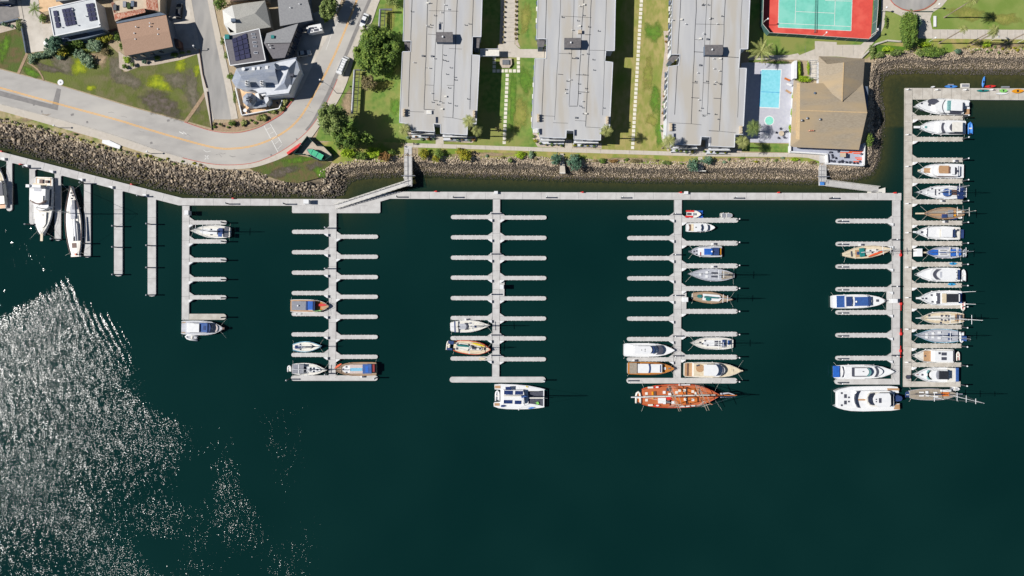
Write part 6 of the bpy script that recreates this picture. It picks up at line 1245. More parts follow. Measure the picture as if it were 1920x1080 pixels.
for k, (x, y) in enumerate([(1810,160.5),(1783.5,158.8),(1886,163)]):
    a = W(x, y, .4); w_, h_ = ((1.4,.7),(.9,.25),(1.3,.25))[k]; t = thing('floating_rack', ['grey floating kayak rack at the middle of the top arm','thin grey rack behind the pale blue kayak','thin dark rack behind the lime kayak'][k], 'rack', a)
    MB().box(a[0]-w_, a[0]+w_, a[1]-h_, a[1]+h_, -.1, .35).build('frame', 'offwhite' if k == 0 else 'grey', t); MB().box(a[0]-w_*.8, a[0]+w_*.8, a[1]-h_*.6, a[1]+h_*.6, .35, .45).build('bunk', 'grey', t)
# small things on the fingers
steps = [(1315+23,457.5,'fourth comb dock below the small cruiser'),(1614,459,'fifth comb dock above the cream ketch'),(1338,500,'fourth comb dock above the grey sloop'),(1771,416,'right-hand dock below the teak ketch'),(1790.5,302,'right-hand dock above the tan decked cruiser'),(1766,377,'right-hand dock below the blue dodger sloop'),(875,599,'third comb dock above the blue canopied sloop'),(680,706,'end platform of the second comb dock'),(1190,675.5,'fourth comb dock between the two left yachts')]
for k, (x, y, lb) in enumerate(steps):
    a = W(x, y, DZ); t = thing('boarding_steps', f'boarding steps on the finger of the {lb}' if 'platform' not in lb else f'boarding steps on the {lb}', 'steps', a, 'boarding steps on the fingers')
    MB().box(a[0]-.65, a[0]+.65, a[1]-.35, a[1]+.35, DZ, DZ+.3).build('lower_step', 'white_matte', t); MB().box(a[0]-.1, a[0]+.65, a[1]-.3, a[1]+.3, DZ+.3, DZ+.62).build('upper_step', 'charcoal', t)
a = W(1701,706.5,DZ); t = thing('dock_cart', 'dark cart parked on the walkway near the foot of the right-hand dock', 'cart', a)
MB().box(a[0]-.5, a[0]+.5, a[1]-.6, a[1]+.6, DZ+.3, DZ+.8).build('tub', 'charcoal', t); mb = MB()
for sx in (-.5,.5): 
    for k in range(1): mb.tube([(a[0]+sx-.05,a[1],DZ+.3),(a[0]+sx+.05,a[1],DZ+.3)], .3, 10)
mb.build('wheel', 'black', t); mb = MB(); mb.tube([(a[0]-.4,a[1]-.6,DZ+.8),(a[0]-.5,a[1]-1.1,DZ+1),(a[0]+.5,a[1]-1.1,DZ+1),(a[0]+.4,a[1]-.6,DZ+.8)], .04); mb.build('handle', 'metal', t)
# ---------------------------------------------------------------- buildings
from mathutils.geometry import tessellate_polygon
def cpoly(mb, pp, z0, z1, zr=None, grow=0.0, mi=0):
    zr = z1 if zr is None else zr
    pts = [W(x, y, zr)[:2] for x, y in pp]
    if grow:
        n = len(pts); area = sum(pts[i][0]*pts[(i+1)%n][1]-pts[(i+1)%n][0]*pts[i][1] for i in range(n)); sg = 1 if area > 0 else -1; out = []
        for i in range(n):
            a, b_, c = Vector(pts[i-1]), Vector(pts[i]), Vector(pts[(i+1)%n]); d1 = (b_-a).normalized(); d2 = (c-b_).normalized()
            n1 = Vector((d1.y,-d1.x))*sg; n2 = Vector((d2.y,-d2.x))*sg; m_ = (n1+n2); m_ = m_/max(.35, m_.length_squared/2) if m_.length > .1 else n1
            out.append(tuple(b_+m_*grow))
        pts = out
    n = len(pts); tris = tessellate_polygon([[Vector((p[0],p[1],0)) for p in pts]])
    vs = [(p[0],p[1],z1) for p in pts]+[(p[0],p[1],z0) for p in pts]
    return mb.add(vs, [tuple(t) for t in tris]+[tuple(i+n for i in t) for t in tris]+[(i,(i+1)%n,n+(i+1)%n,n+i) for i in range(n)], mi)
def centre(pp, z): return W(sum(p[0] for p in pp)/len(pp), sum(p[1] for p in pp)/len(pp), z)
def bpx(mb, x0, y0, x1, y1, z0, z1):
    a = W(x0, y1, z1); b_ = W(x1, y0, z1); return mb.box(a[0], b_[0], a[1], b_[1], z0, z1)
ZR = G+6.5
def apartment(label, pp, seams_, pent, vents, notch, glaze_left=None):
    t = thing('apartment_block', label, 'apartment block', centre(pp, G), 'long flat roofed apartment blocks')
    cpoly(MB(), pp, G-.2, ZR-.25, ZR, grow=-.35).build('wall', 'wall_white', t)
    cpoly(MB(), pp, ZR-.25, ZR).build('roof', 'roof_flat', t)
    mb = MB()
    n = len(pp)
    for i in range(n):
        a, b_ = WV(*pp[i], ZR), WV(*pp[(i+1)%n], ZR); d = (b_-a); 
        if d.length < .5: continue
        dn = d.normalized(); nn = Vector((-dn.y,dn.x,0))*.09
        vs = [a+nn,a-nn,b_-nn,b_+nn]; mb.add([tuple(v) for v in vs]+[(v.x,v.y,ZR+.12) for v in vs], [(4,5,6,7),(0,1,5,4),(1,2,6,5),(2,3,7,6),(3,0,4,7)])
    mb.build('roof_edge', 'wall_white', t)
    for (a, b_) in seams_:
        mb = MB(); L = [a]; k = max(2, int(abs(b_[1]-a[1])/22))
        for i in range(1, k): q = i/k; L.append((a[0]+(b_[0]-a[0])*q+random.uniform(-.5,.5)*(1 if abs(b_[1]-a[1])>40 else .2), a[1]+(b_[1]-a[1])*q))
        ribbon(mb, L+[b_], .17 if random.random() < .6 else .10, ZR+.035, 0, .035); mb.build('roof_seam', 'seam', t)
    # penthouse over the stair
    x0,y0,x1,y1 = pent; h = MB(); q = [(x0,y0),(x1,y0),(x1,y1),(x0,y1)]
    pe = cpoly(MB(), q, ZR, ZR+2.0, ZR+2.1, grow=-.1).build('penthouse', 'wall_slate', t)
    r = MB(); z = ZR+2.1; A,B_,C_,D_ = [WV(*p, z) for p in q]; m1 = (A+D_)/2+Vector((0,0,.55)); m2 = (B_+C_)/2+Vector((0,0,.55))
    r.add([tuple(v) for v in (A,B_,C_,D_,m1,m2)], [(0,1,5,4),(3,2,5,4),(0,3,4),(1,2,5),(0,1,2,3)]); r.build('penthouse_roof', 'pent', pe, origin=ROOTLOC[t.name])
    w_ = W((x0+x1)/2-3,(y0+y1)/2,z+.5); MB().lathe(w_[0], w_[1], [(.22,z),(.22,z+.9),(.3,z+.95),(.1,z+1.1)], 8).build('vent_pipe', 'white_matte', t)
    for (x, y, kind) in vents:
        a = W(x, y, ZR)
        if kind == 'p': MB().lathe(a[0], a[1], [(.1,ZR),(.1,ZR+.7),(.17,ZR+.72),(.05,ZR+.85)], 7).build('vent_pipe', random.choice(['white_matte','seam','metal']), t)
        elif kind == 'b': MB().box(a[0]-.35,a[0]+.35,a[1]-.25,a[1]+.25,ZR,ZR+.5).build('roof_vent', random.choice(['metal','offwhite']), t)
        elif kind == 's': 
            k = MB().box(a[0]-.8,a[0]+.8,a[1]-.6,a[1]+.6,ZR,ZR+.55).build('skylight', 'white_matte', t); MB().box(a[0]-.6,a[0]+.6,a[1]-.45,a[1]+.45,ZR+.55,ZR+.62).build('pane', 'offwhite', k, origin=ROOTLOC[t.name])
        elif kind == 'o': MB().box(a[0]-.55,a[0]+.55,a[1]-.55,a[1]+.55,ZR,ZR+.9).build('roof_hatch', 'wall_beige', t)
        elif kind == 'c':
            c = MB().box(a[0]-.35,a[0]+.35,a[1]-1.2,a[1]+1.2,ZR,ZR+.9).build('chimney', 'wall_beige', t)
            for q in (-.8,0,.8): MB().lathe(a[0],a[1]+q,[(.22,ZR+.9),(.22,ZR+1.4),(.28,ZR+1.45)],8).build('flue', 'wall_beige', c, origin=ROOTLOC[t.name])
        elif kind == 'w':  # raised clerestory slot
            MB().box(a[0]-.35,a[0]+.35,a[1]-.95,a[1]+.95,ZR,ZR+.1).build('roof_window', 'glass_dark', t)
    # balconies along the water front: slab and rail on two storeys, the ends of the rows given in pixels at roof level
    for (x0,x1,y,col) in notch:
        for zf, dep in ((G+.3,1.3),(G+3.2,.75)):
            a = W(x0, y, ZR); b_ = W(x1, y, ZR); sl = MB().box(a[0],b_[0],a[1]-dep,a[1]+.2,zf-.25,zf).build('balcony', 'wall_white', t)
            mb = MB(); mb.box(a[0],b_[0],a[1]-dep,a[1]-dep+.08,zf+.85,zf+1.0); mb.box(a[0],b_[0],a[1]-dep,a[1]-dep+.06,zf+.1,zf+.7)
            k = int((b_[0]-a[0])/2)
            for i in range(k+1): q = a[0]+(b_[0]-a[0]-.1)*i/k; mb.box(q,q+.1,a[1]-dep-.02,a[1]-dep+.1,zf,zf+1.05)
            mb.build('railing', 'offwhite' if zf > G+1 else 'wall_slate', sl, origin=ROOTLOC[t.name])
            for i in range(max(1,int((b_[0]-a[0])/3.2))):
                q = a[0]+.6+i*3.2; MB().box(q,q+2.0,a[1]-.38+.30,a[1]-.30+.32,zf+.1,zf+2.2).build('sliding_door', 'glass_dark', t)
    return t
def vset(xs_, ys_, n, seed):
    r = random.Random(seed); return [(r.uniform(*xs_), r.uniform(*ys_), r.choice('ppppb')) for _ in range(n)]
P1 = [(759,-60),(904,-60),(904,0),(902,69),(886,69),(885,103),(899.6,104),(893,232),(877,232),(876,253),(826,250),(826,233),(813,232),(815,247),(767,244),(766,232),(749,230),(754.6,97),(770,97),(771,77),(756,77)]
apartment('leftmost long flat roofed apartment block with pale grey roof', P1,
  [((774,-50),(766,200)),((804,-50),(795,205)),((821,-50),(813,188)),((836,-50),(826,189)),((859,-50),(849,221)),((889,-50),(881,205)),((804,20),(859,21)),((802,51),(812,52)),((802,64),(818,65)),((813,188),(826,190)),((795,205),(815,206)),((763,209),(795,210)),((842,91),(866,92)),((798,127),(808,128)),((797,159),(813,160)),((830,219),(849,221)),((849,221),(880,227)),((838,160),(851,160))],
  (817.7,60,849,79), [(825,50,'w'),(805,211,'s'),(758,212,'c'),(889,215,'c'),(819,245-20,'w')]+vset((800,858),(5,55),9,1)+vset((800,856),(85,205),20,2)+vset((770,795),(20,200),3,3)+vset((865,895),(30,200),3,4),
  [(768,812,244,0),(828,874,249.5,0)])
P2 = [(1010,-60),(1155,-60),(1154,0),(1152,95),(1136,95),(1134,115),(1149,117),(1143,240),(1127,240),(1126,263),(1076,261),(1076,245),(1062,244),(1061,259),(1011,257),(1011,242),(997,240),(1003,110),(1024,110),(1025,73),(1006,73)]
apartment('middle long flat roofed apartment block with pale grey roof', P2,
  [((1027,-50),(1016,215)),((1054,-50),(1040,225)),((1079,-50),(1067,198)),((1097,-50),(1083,198)),((1111,-50),(1098,237)),((1138,-50),(1130,216)),((1052,30),(1109,33)),((1067,199),(1083,199)),((1037,230),(1065,231)),((1048,100),(1073,101)),((1104,94),(1150,95)),((1046,139),(1056,140)),((1080,140),(1104,141)),((1084,172),(1100,173)),((1078,226),(1098,227)),((1098,238),(1130,240)),((1018,217),(1040,218)),((1097,65),(1108,65))],
  (1058,71,1089,89.6), [(1087,61,'o'),(1009,222,'c'),(1138,226,'c'),(1014,247,'w'),(1079,249,'w'),(1004,246,'s')]+vset((1052,1108),(5,65),9,5)+vset((1050,1102),(98,225),20,6)+vset((1110,1145),(30,220),4,7),
  [(1014,1060,256.5,0),(1078,1124,261,0)])
P3 = [(1262,-60),(1408,-60),(1406,0),(1402,92),(1388,92),(1385,128),(1399.6,128),(1393,252),(1378,252),(1377,276),(1331,274),(1331,257),(1315,256),(1313,272),(1263,271),(1262,258),(1249,256),(1253,125),(1273,122),(1275,102),(1258,102)]
apartment('rightmost long flat roofed apartment block, next to the pool', P3,
  [((1279,-50),(1265,215)),((1308,-50),(1296,232)),((1327,-50),(1316,205)),((1337,-50),(1326,215)),((1362,-50),(1349,245)),((1393,-50),(1383,220)),((1305,45),(1358,46)),((1301,97),(1320,98)),((1296,232),(1315,234)),((1329,245),(1349,246)),((1316,215),(1327,216)),((1355,106),(1385,108)),((1298,155),(1308,156)),((1318,155),(1330,156)),((1346,156),(1354,156)),((1296,183),(1311,184)),((1338,184),(1352,185)),((1254,230),(1296,232)),((1349,246),(1380,249)),((1303,74),(1313,75))],
  (1321.5,84,1355,103), [(1326,74,'b'),(1257,239,'c'),(1388,244,'c'),(1331,263,'w'),(1265,256,'w'),(1313,73,'b')]+vset((1306,1358),(8,65),9,8)+vset((1300,1352),(110,225),18,9)+vset((1260,1290),(20,60),3,10),
  [(1266,1312,271.5,0),(1334,1374,275,0)])
# windows of the left faces that the camera can see
for nm, L in (('apartment_block.001', [((1009,-30),(1006.5,70)),((1003.5,115),(998,225))]), ('apartment_block.002', [((1261,-30),(1258.5,92)),((1253,128),(1250,222))])):
    t = bpy.data.objects[nm]
    for a, b_ in L:
        k = int((b_[1]-a[1])/11)
        for i in range(k):
            for z0_, z1_ in ((G+.6,G+2.4),(G+3.6,G+5.4)):
                u = (i+.2)/k; u2 = (i+.75)/k; A = WV(a[0]+(b_[0]-a[0])*u, a[1]+(b_[1]-a[1])*u, ZR); B_ = WV(a[0]+(b_[0]-a[0])*u2, a[1]+(b_[1]-a[1])*u2, ZR)
                MB().box(min(A.x,B_.x)+.1, min(A.x,B_.x)+.33, B_.y, A.y, z0_, z1_).build('window', 'glass_dark', t)
            A = WV(a[0]+(b_[0]-a[0])*(i+.1)/k, a[1]+(b_[1]-a[1])*(i+.1)/k, ZR); B_ = WV(a[0]+(b_[0]-a[0])*(i+.85)/k, a[1]+(b_[1]-a[1])*(i+.85)/k, ZR)
            if i % 3 != 1: MB().box(min(A.x,B_.x)-.35, min(A.x,B_.x)+.1, B_.y, A.y, G+2.9, G+3.1).build('balcony', 'offwhite' if i % 2 else 'wall_slate', t)
# notched entrances: little shed roofs over the side doors
for k, (pp, bl) in enumerate([([(887,69),(900,72),(898,90),(886,90)],'leftmost'),([(758,78),(770,78),(770,96),(760,96)],'leftmost'),([(1007,73),(1021,73),(1020,88),(1008,88)],'middle'),([(1262,104),(1275,102),(1262,118),(1252,112)],'rightmost')]):
    t = thing('entrance_roof', f'small sloped grey roof in the {"right" if k == 0 else "left"} notch of the {bl} apartment block', 'porch roof', centre(pp, G))
    cpoly(MB(), pp, ZR-1.2, ZR-1.0, ZR-1).build('roof', 'pent', t); cpoly(MB(), pp, G, ZR-1.2, ZR-1, grow=-.3).build('wall', 'wall_slate', t)

def faces3(name, m, pts, faces, parent):
    mb = MB(); vs = [W(*p) for p in pts]; mb.add(vs, faces); return mb.build(name, m, parent)
# clubhouse
t = thing('clubhouse', 'clubhouse with large tan shingled hip roofs beside the pool', 'clubhouse', W(1555, 200, G))
ce = [(1535,105.5),(1621.5,110),(1617.7,156),(1626,210),(1610.5,281),(1489.7,276),(1481.7,274),(1488,149),(1500,153),(1535,153)]
cpoly(MB(), ce, G-.1, G+3.6, G+4, grow=-1.0).build('wall', 'wall_white', t)
E, R_ = G+3.8, G+7.0
pts = [(1500,156,E+.9),(1617.7,156,E),(1626,211,R_),(1500,207,R_),(1610.5,281,E),(1489.7,276,E),(1499,262,E+.8),(1488,149,E),(1481.7,274,E)]
rn = faces3('roof', 'shingle', pts, [(0,1,2,3),(3,2,4,5,6),(7,0,3,6,5,8)], t)
rn2 = faces3('wing_roof', 'shingle', [(1535,105.5,E),(1621.5,110,E),(1582,117,R_-.4),(1579,190,R_-.4),(1535,158,E),(1618,158,E),(1550,119.5,E+1.2),(1608,121.5,E+1.0)], [(0,6,2),(0,6,2),(0,2,3,4),(1,2,3,5),(0,1,2)], t)
mb = MB()
for L in ([(1500,207),(1626,211)],): ribbon(mb, L, .35, R_+.06, 0, .05)
mb.build('ridge_cap', 'shingle_edge', rn, origin=ROOTLOC[t.name])
mb = MB(); ribbon(mb, [(1582,117),(1579,190)], .35, R_-.33, 0, .05); mb.build('ridge_cap', 'shingle_edge', rn2, origin=ROOTLOC[t.name])
faces3('fascia', 'shingle_edge', [(1488,149,E-.02),(1500,156,E+.88),(1499,262,E+.78),(1481.7,274,E-.02),(1500,207,R_+.05),(1494,155,E+.5),(1492,262,E+.4)], [(1,4,2,6,5)], t)
for (x,y,z) in ((1527,175,R_-1.5),(1513,222,R_-.6),(1537,224,R_-.6),(1503,226,R_-.6)):
    a = W(x,y,z); MB().lathe(a[0],a[1],[(.3,z-1),(.3,z+.4),(.38,z+.45),(.1,z+.6)],8).build('roof_vent', 'metal' if x != 1527 else 'wall_slate', t)
a = W(1521,245,R_-1.3); mb = MB()
for q in (-1,0,1): mb.lathe(a[0]+q*.55,a[1],[(.18,R_-2),(.18,R_-.9),(.1,R_-.8)],8)
mb.build('flue', 'tile', t)
MB().pprism([(1617,161),(1627,162),(1628,168),(1627,205),(1625,205),(1618,166)], G+2.6, G+2.75).build('side_balcony', 'wall_slate', t)
# terrace
t = thing('terrace', 'raised grey terrace with white parapet in front of the clubhouse', 'terrace', W(1570, 290, G))
tp = [(1482,272),(1550,275),(1620,270),(1620,309),(1552,306),(1551,289),(1482,284.5)]
cpoly(MB(), tp, G-2.5, G+.5, G+.5).build('floor', 'terrace', t)
mb = MB()
for L in ([(1482,273),(1482,284.5),(1516,286.5),(1551,289),(1552,306.5),(1620,310),(1621.5,268)],): 
    for a, b_ in zip(L, L[1:]):
        A, B_ = WV(*a, G+1.5), WV(*b_, G+1.5); d = (B_-A).normalized(); nn = Vector((-d.y,d.x,0))*.22; vs = [A+nn,A-nn,B_-nn,B_+nn]
        mb.add([tuple(v) for v in vs]+[(v.x,v.y,G-2.0) for v in vs], [(0,1,2,3),(0,1,5,4),(1,2,6,5),(2,3,7,6),(3,0,4,7)])
mb.build('parapet', 'white_matte', t)
mb = MB()
for (x0,y0,x1) in ((1592,284.5,1618),(1600,287.5,1620),(1603,296,1619),(1600,303,1613),(1606,299,1618),(1575,286,1598)): ribbon(mb, [(x0,y0),(x1,y0+.4)], .35, G+.52, 0, .02)
mb.build('rust_stain', 'orange', t)
def table_set(x, y, z, label, m='wall_beige', r=1.1, n=5, sq=False):
    a = W(x,y,z); t = thing('patio_table', label, 'table', a)
    if sq: MB().box(a[0]-r,a[0]+r,a[1]-r*.75,a[1]+r*.75,z+2.2,z+2.3).build('table_top', m, t)
    else: MB().lathe(a[0],a[1],[(r,z+.7),(r,z+.76)],14).build('table_top', m, t)
    MB().lathe(a[0],a[1],[(.08,z),(.06,z+(2.2 if sq else .7))],7).build('pedestal', 'metal_dark', t)
    for k in range(n):
        q = 2*math.pi*k/n+.4; cx_, cy_ = a[0]+math.cos(q)*(r+.7), a[1]+math.sin(q)*(r+.7)
        chair(cx_, cy_, z, q, f'dark chair {["right of","upper right of","left of","lower left of","below","beside"][k%6]} the {label}'[:95], 'dark chairs on the terrace and pool deck')
chair_p = []
def chair(x, y, z, ang, label, group, m='charcoal'):
    if chair_p:
        r = copy_tree(chair_p[0]); r.location = (x,y,z); r.rotation_euler = (0,0,ang); r['label'] = label; r['group'] = group; return
    t = thing('patio_chair', label, 'chair', (x,y,z), group); chair_p.append(t)
    L = (x,y,z); MB().box(x-.28,x+.28,y-.28,y+.28,z+.38,z+.46).build('seat', m, t); MB().box(x+.24,x+.3,y-.28,y+.28,z+.46,z+.95).build('backrest', m, t)
    for sx in (-.24,.24):
        for sy in (-.24,.24): MB().box(x+sx-.03,x+sx+.03,y+sy-.03,y+sy+.03,z,z+.38).build('leg', m, t)
    t.rotation_euler = (0,0,ang)
table_set(1574.5,293,G+.5,'square beige shade table on the clubhouse terrace','wall_beige',.9,4,True)
table_set(1463.5,251,G+.1,'round beige table on the pool deck','wall_beige',.85,5)
for k, (x, y) in enumerate([(1555,286),(1559,291),(1560,295.5),(1557,301.5),(1563,303),(1572,304),(1578,304),(1586,304.5),(1592,305),(1600,306),(1606,306),(1611,303),(1614,289)]):
    a = W(x,y,G+.5); chair(a[0],a[1],G+.5,random.uniform(0,6.28), f'{ordw(k+1)} dark chair from the upper left along the terrace parapet', 'dark chairs on the terrace and pool deck')
# ---------------------------------------------------------------- tennis, pool
t = thing('tennis_court', 'tennis court with aqua playing surface and red surround, cut by the top edge', 'tennis court', W(1530, 10, G))
cpoly(MB(), [(1429,-90),(1427.5,0),(1426,51),(1438.5,65),(1625.8,76),(1633,68),(1637,0),(1639,-90)], G, G+.10, G+.1).build('surround', 'court_red', t)
cpoly(MB(), [(1462,-60),(1459,51.5),(1595.8,57.8),(1600,-60)], G+.05, G+.11, G+.11).build('playing_surface', 'court_green', t)
mb = MB()
for L in ([(1462,-60),(1459,51.5)],[(1459,51.5),(1595.8,57.8)],[(1595.8,57.8),(1600,-60)],[(1459.5,43.4),(1596,49.8)],[(1494.5,-60),(1490.7,44.5)],[(1568,-60),(1564.6,48)],[(1492,21.5),(1565.5,24.8)],[(1547,1),(1598,2)],[(1460,-20),(1599,-14)]): ribbon(mb, L, .16, G+.118, 0, .01)
mb.build('court_line', 'line_white', t)
net = MB(); A = WV(1529,59.5,G+1.0); B_ = WV(1532,-70,G+1.0); net.tube([A,(A.x,A.y,G)],.08); net.tube([A,B_],.07)
for q in (.2,.4,.6,.8): net.tube([A-Vector((0,0,q)),B_-Vector((0,0,q))],.018,4)
for q in range(45): c = A.lerp(B_,q/44.); net.tube([c,(c.x,c.y,G+.12)],.018,4)
n_ = net.build('net', 'fence_green', t)
t = thing('windscreen_fence', 'tall green windscreen fence around the tennis court', 'fence', W(1530, 70, G))
L = [(1427,-90),(1426,0),(1424.5,51),(1437.5,67),(1490,70),(1545,74),(1622,79),(1634,69),(1638,20),(1640,-90)]
for a, b_ in zip(L, L[1:]):
    A, B_ = WV(*a, G), WV(*b_, G); hh = 2.8; mb = MB(); d = (B_-A).normalized(); nn = Vector((-d.y,d.x,0))*.03
    mb.add([tuple(A+nn),tuple(A-nn),tuple(B_-nn),tuple(B_+nn)]+[tuple(v+Vector((0,0,hh))) for v in (A+nn,A-nn,B_-nn,B_+nn)], [(0,3,7,4),(1,2,6,5),(4,5,6,7)]); mb.build('screen_panel', 'fence_green', t)
    k = max(1,int((B_-A).length/3)); mb = MB()
    for i in range(k+1): p = A.lerp(B_, i/k); mb.tube([p,p+Vector((0,0,hh+.1))], .05, 5)
    mb.tube([A+Vector((0,0,hh+.05)),B_+Vector((0,0,hh+.05))], .05, 5); mb.build('post', 'offwhite', t)
def poly_water(name, label, cat, pp, m, rim='white_matte'):
    t = thing(name, label, cat, centre(pp, G)); cpoly(MB(), pp, G+.05, G+.13, G+.1, grow=.28).build('coping', rim, t); cpoly(MB(), pp, G+.06, G+.14, G+.1).build('water_surface', m, t); return t
t = poly_water('swimming_pool', 'long turquoise swimming pool on the grey deck', 'swimming pool', [(1428,131),(1464,131.5),(1460,202),(1425,200.5)], 'pool_water')
mb = MB(); ribbon(mb, [(1427,172),(1462,173.5)], .15, G+.15, 0, .01); ribbon(mb, [(1428.5,133),(1426,200)], .25, G+.15, -.3, .01); mb.build('depth_line', 'cyan', t)
poly_water('spa', 'round pale green spa beside the swimming pool', 'spa pool', [(1442.4+7.8*math.cos(a),226.3+7.8*math.sin(a)) for a in [2*math.pi*k/20 for k in range(20)]], 'spa_water')
for k, (x, y, m, lb) in enumerate([(1475,149,'orange_cabin','orange sun lounger beside the pool, upper one'),(1479,159,'white_matte','white sun lounger beside the pool'),(1477,172,'teak','tan sun lounger beside the pool, lower one'),(1434,255,'white_matte','white sun lounger at the bottom of the pool deck')]):
    a = W(x,y,G+.1); t = thing('sun_lounger', lb, 'sun lounger', a); b_ = MB().box(a[0]-.85,a[0]+.5,a[1]-.3,a[1]+.3,G+.3,G+.4).build('seat', m, t); MB().prism([(a[0]+.5,a[1]-.3),(a[0]+1,a[1]-.3),(a[0]+1,a[1]+.3),(a[0]+.5,a[1]+.3)],G+.4,G+.5).build('backrest', m, t)
    mb = MB()
    for sx in (-.8,.9):
        for sy in (-.28,.28): mb.box(a[0]+sx-.03,a[0]+sx+.03,a[1]+sy-.03,a[1]+sy+.03,G+.1,G+.32)
    mb.build('frame', 'metal', t); t.rotation_euler = (0,0,random.uniform(-.6,-.3))
# low white wall and pergola by the clubhouse
t = thing('garden_wall', 'short white garden wall beside the hedge by the pool', 'wall', W(1492,130,G)); cpoly(MB(), [(1489,114),(1494.5,113),(1494,147),(1488,147)], G, G+2.2, G+2.2).build('panel', 'white_matte', t)
t = thing('pergola', 'white pergola of thin beams beside the clubhouse roof', 'pergola', W(1525,130,G)); mb = MB()
for k in range(5): a = WV(1518,113.5+k*8,G+2.6); b_ = WV(1533,113+k*8,G+2.6); mb.tube([a,b_],.08,4)
mb.build('beam','wall_slate',t); mb = MB()
for k in range(4): a = WV(1521+k*3.6,110,G+2.75); b_ = WV(1521+k*3.6,148,G+2.75); mb.tube([a,b_],.06,4)
mb.build('rafter','offwhite',t); mb = MB()
for x in (1519,1532): 
    for y in (113.5,145.5): a = WV(x,y,G+2.6); mb.tube([(a.x,a.y,G),a],.09,5)
mb.build('post','offwhite',t)
sheet('pergola_floor', [(1517,110),(1535,110),(1535,150),(1517,150)], G+.09, 'concrete_path')
# ---------------------------------------------------------------- houses on the left
def panel_array(t, pp, nx, ny, z, m='solar'):
    A,B_,C_,D_ = [WV(x,y,z) for x,y in pp]
    for i in range(nx):
        for j in range(ny):
            f = lambda u,v: (A.lerp(B_,u)).lerp(D_.lerp(C_,u),v); g = .03
            q = [f(i/nx+g/nx,j/ny+g/ny),f((i+1)/nx-g/nx,j/ny+g/ny),f((i+1)/nx-g/nx,(j+1)/ny-g/ny),f(i/nx+g/nx,(j+1)/ny-g/ny)]
            q = [f(i/nx+.06/nx,j/ny+.05/ny),f((i+1)/nx-.06/nx,j/ny+.05/ny),f((i+1)/nx-.06/nx,(j+1)/ny-.05/ny),f(i/nx+.06/nx,(j+1)/ny-.05/ny)]
            MB().add([tuple(p) for p in q]+[(p.x,p.y,z-.2) for p in q], [(0,1,2,3),(0,1,5,4),(1,2,6,5),(2,3,7,6),(3,0,4,7)]).build('solar_panel', m, t)
def flat_house(label, pp, h, roof_m, wall_m, par=0.0, grow=-.4):
    t = thing('house', label, 'house', centre(pp, G)); z = G+h
    cpoly(MB(), pp, G-.3, z-.2, z, grow=grow).build('wall', wall_m, t); cpoly(MB(), pp, z-.2, z).build('roof', roof_m, t)
    if par:
        mb = MB(); n = len(pp)
        for i in range(n):
            A, B_ = WV(*pp[i], z), WV(*pp[(i+1)%n], z); d = (B_-A).normalized(); nn = Vector((-d.y,d.x,0))*.13; vs = [A+nn,A-nn,B_-nn,B_+nn]
            mb.add([tuple(v) for v in vs]+[(v.x,v.y,z+par) for v in vs], [(4,5,6,7),(0,1,5,4),(1,2,6,5),(2,3,7,6),(3,0,4,7)])
        mb.build('parapet', 'white_matte', t)
    return t
def pipes(t, L, z, m='white_matte'):
    for x, y in L: a = W(x,y,z); MB().lathe(a[0],a[1],[(.16,z),(.16,z+.4),(.24,z+.45),(.05,z+.6)],7).build('vent_pipe', m, t)
t = flat_house('white flat roofed house with three groups of solar panels at the top left', [(92,15.6),(178,-3.5),(189,50),(102,68)], 6.0, 'roof_white', 'wall_white', .25)
z = G+6.35
panel_array(t, [(98.5,20),(107,18.8),(113,51.5),(105,52.8)], 1, 3, z); panel_array(t, [(115,17),(135.5,13.2),(142.5,45.5),(123,49.5)], 3, 4, z); panel_array(t, [(160,7.3),(175,4.8),(181,37.3),(167.5,40)], 2, 4, z)
pipes(t, [(137.5,18.5),(162,31),(147,48),(117,52),(187,47)], G+6)
cpoly(MB(), [(103,70),(189,52),(196,62),(160,72),(108,80)], G, G+3.0, G+3).build('lower_deck', 'wall_slate', t)
cpoly(MB(), [(120,70),(160,61),(168,65),(125,75)], G+3.05, G+3.15, G+3.1).build('glass_canopy', 'glass_dark', t)
t = flat_house('house with plain tan shingle roof and white chimneys at the top left', [(218.8,45),(311.5,28),(324,87.5),(234.4,105)], 6.2, 'roof_tan', 'wall_slate', 0)
faces3('ridge', 'roof_tan', [(218.8,45,G+6.22),(311.5,28,G+6.22),(324,87.5,G+6.22),(234.4,105,G+6.22),(227,75,G+7.3),(317.5,58,G+7.3)], [(0,1,5,4),(4,5,2,3),(0,4,3),(1,2,5)], t)
pipes(t, [(256,51),(253,63),(255,74),(282,44),(282,50),(297,55),(297.5,65)], G+6.9)
cpoly(MB(), [(326,72),(334,74),(336,88),(326,87)], G, G+3.2, G+3.2).build('side_porch', 'brown', t)
for k in range(4): a = W(249+k*17,103-k*3.4,G+3.5); MB().box(a[0]-.7,a[0]+.7,a[1]-.7,a[1]-.2,G+2.2,G+4).build('window', 'glass_dark', t)
t = flat_house('house with red clay tile roof edges and a furnished roof terrace', [(208,5),(272,-14),(300,-30),(300,22),(272,16),(216,40)], 5.4, 'wall_beige', 'wall_beige', 0)
z = G+5.45
faces3('tile_roof', 'tile', [(213.5,26,z+.9),(271,15.5,z+.9),(273,23,z),(215,38,z)], [(0,1,2,3)], t)
faces3('tile_roof', 'tile', [(272.5,-20,z+1),(293,-20,z),(297,20,z),(275,17.5,z+1),(272.5,-20,z-.3),(275,17.5,z-.3)], [(0,1,2,3),(0,3,5,4)], t)
faces3('tile_roof', 'tile', [(208,5,z+.6),(213.5,24,z+.6),(218,24,z+.2),(213,3,z+.2)], [(0,1,2,3)], t)
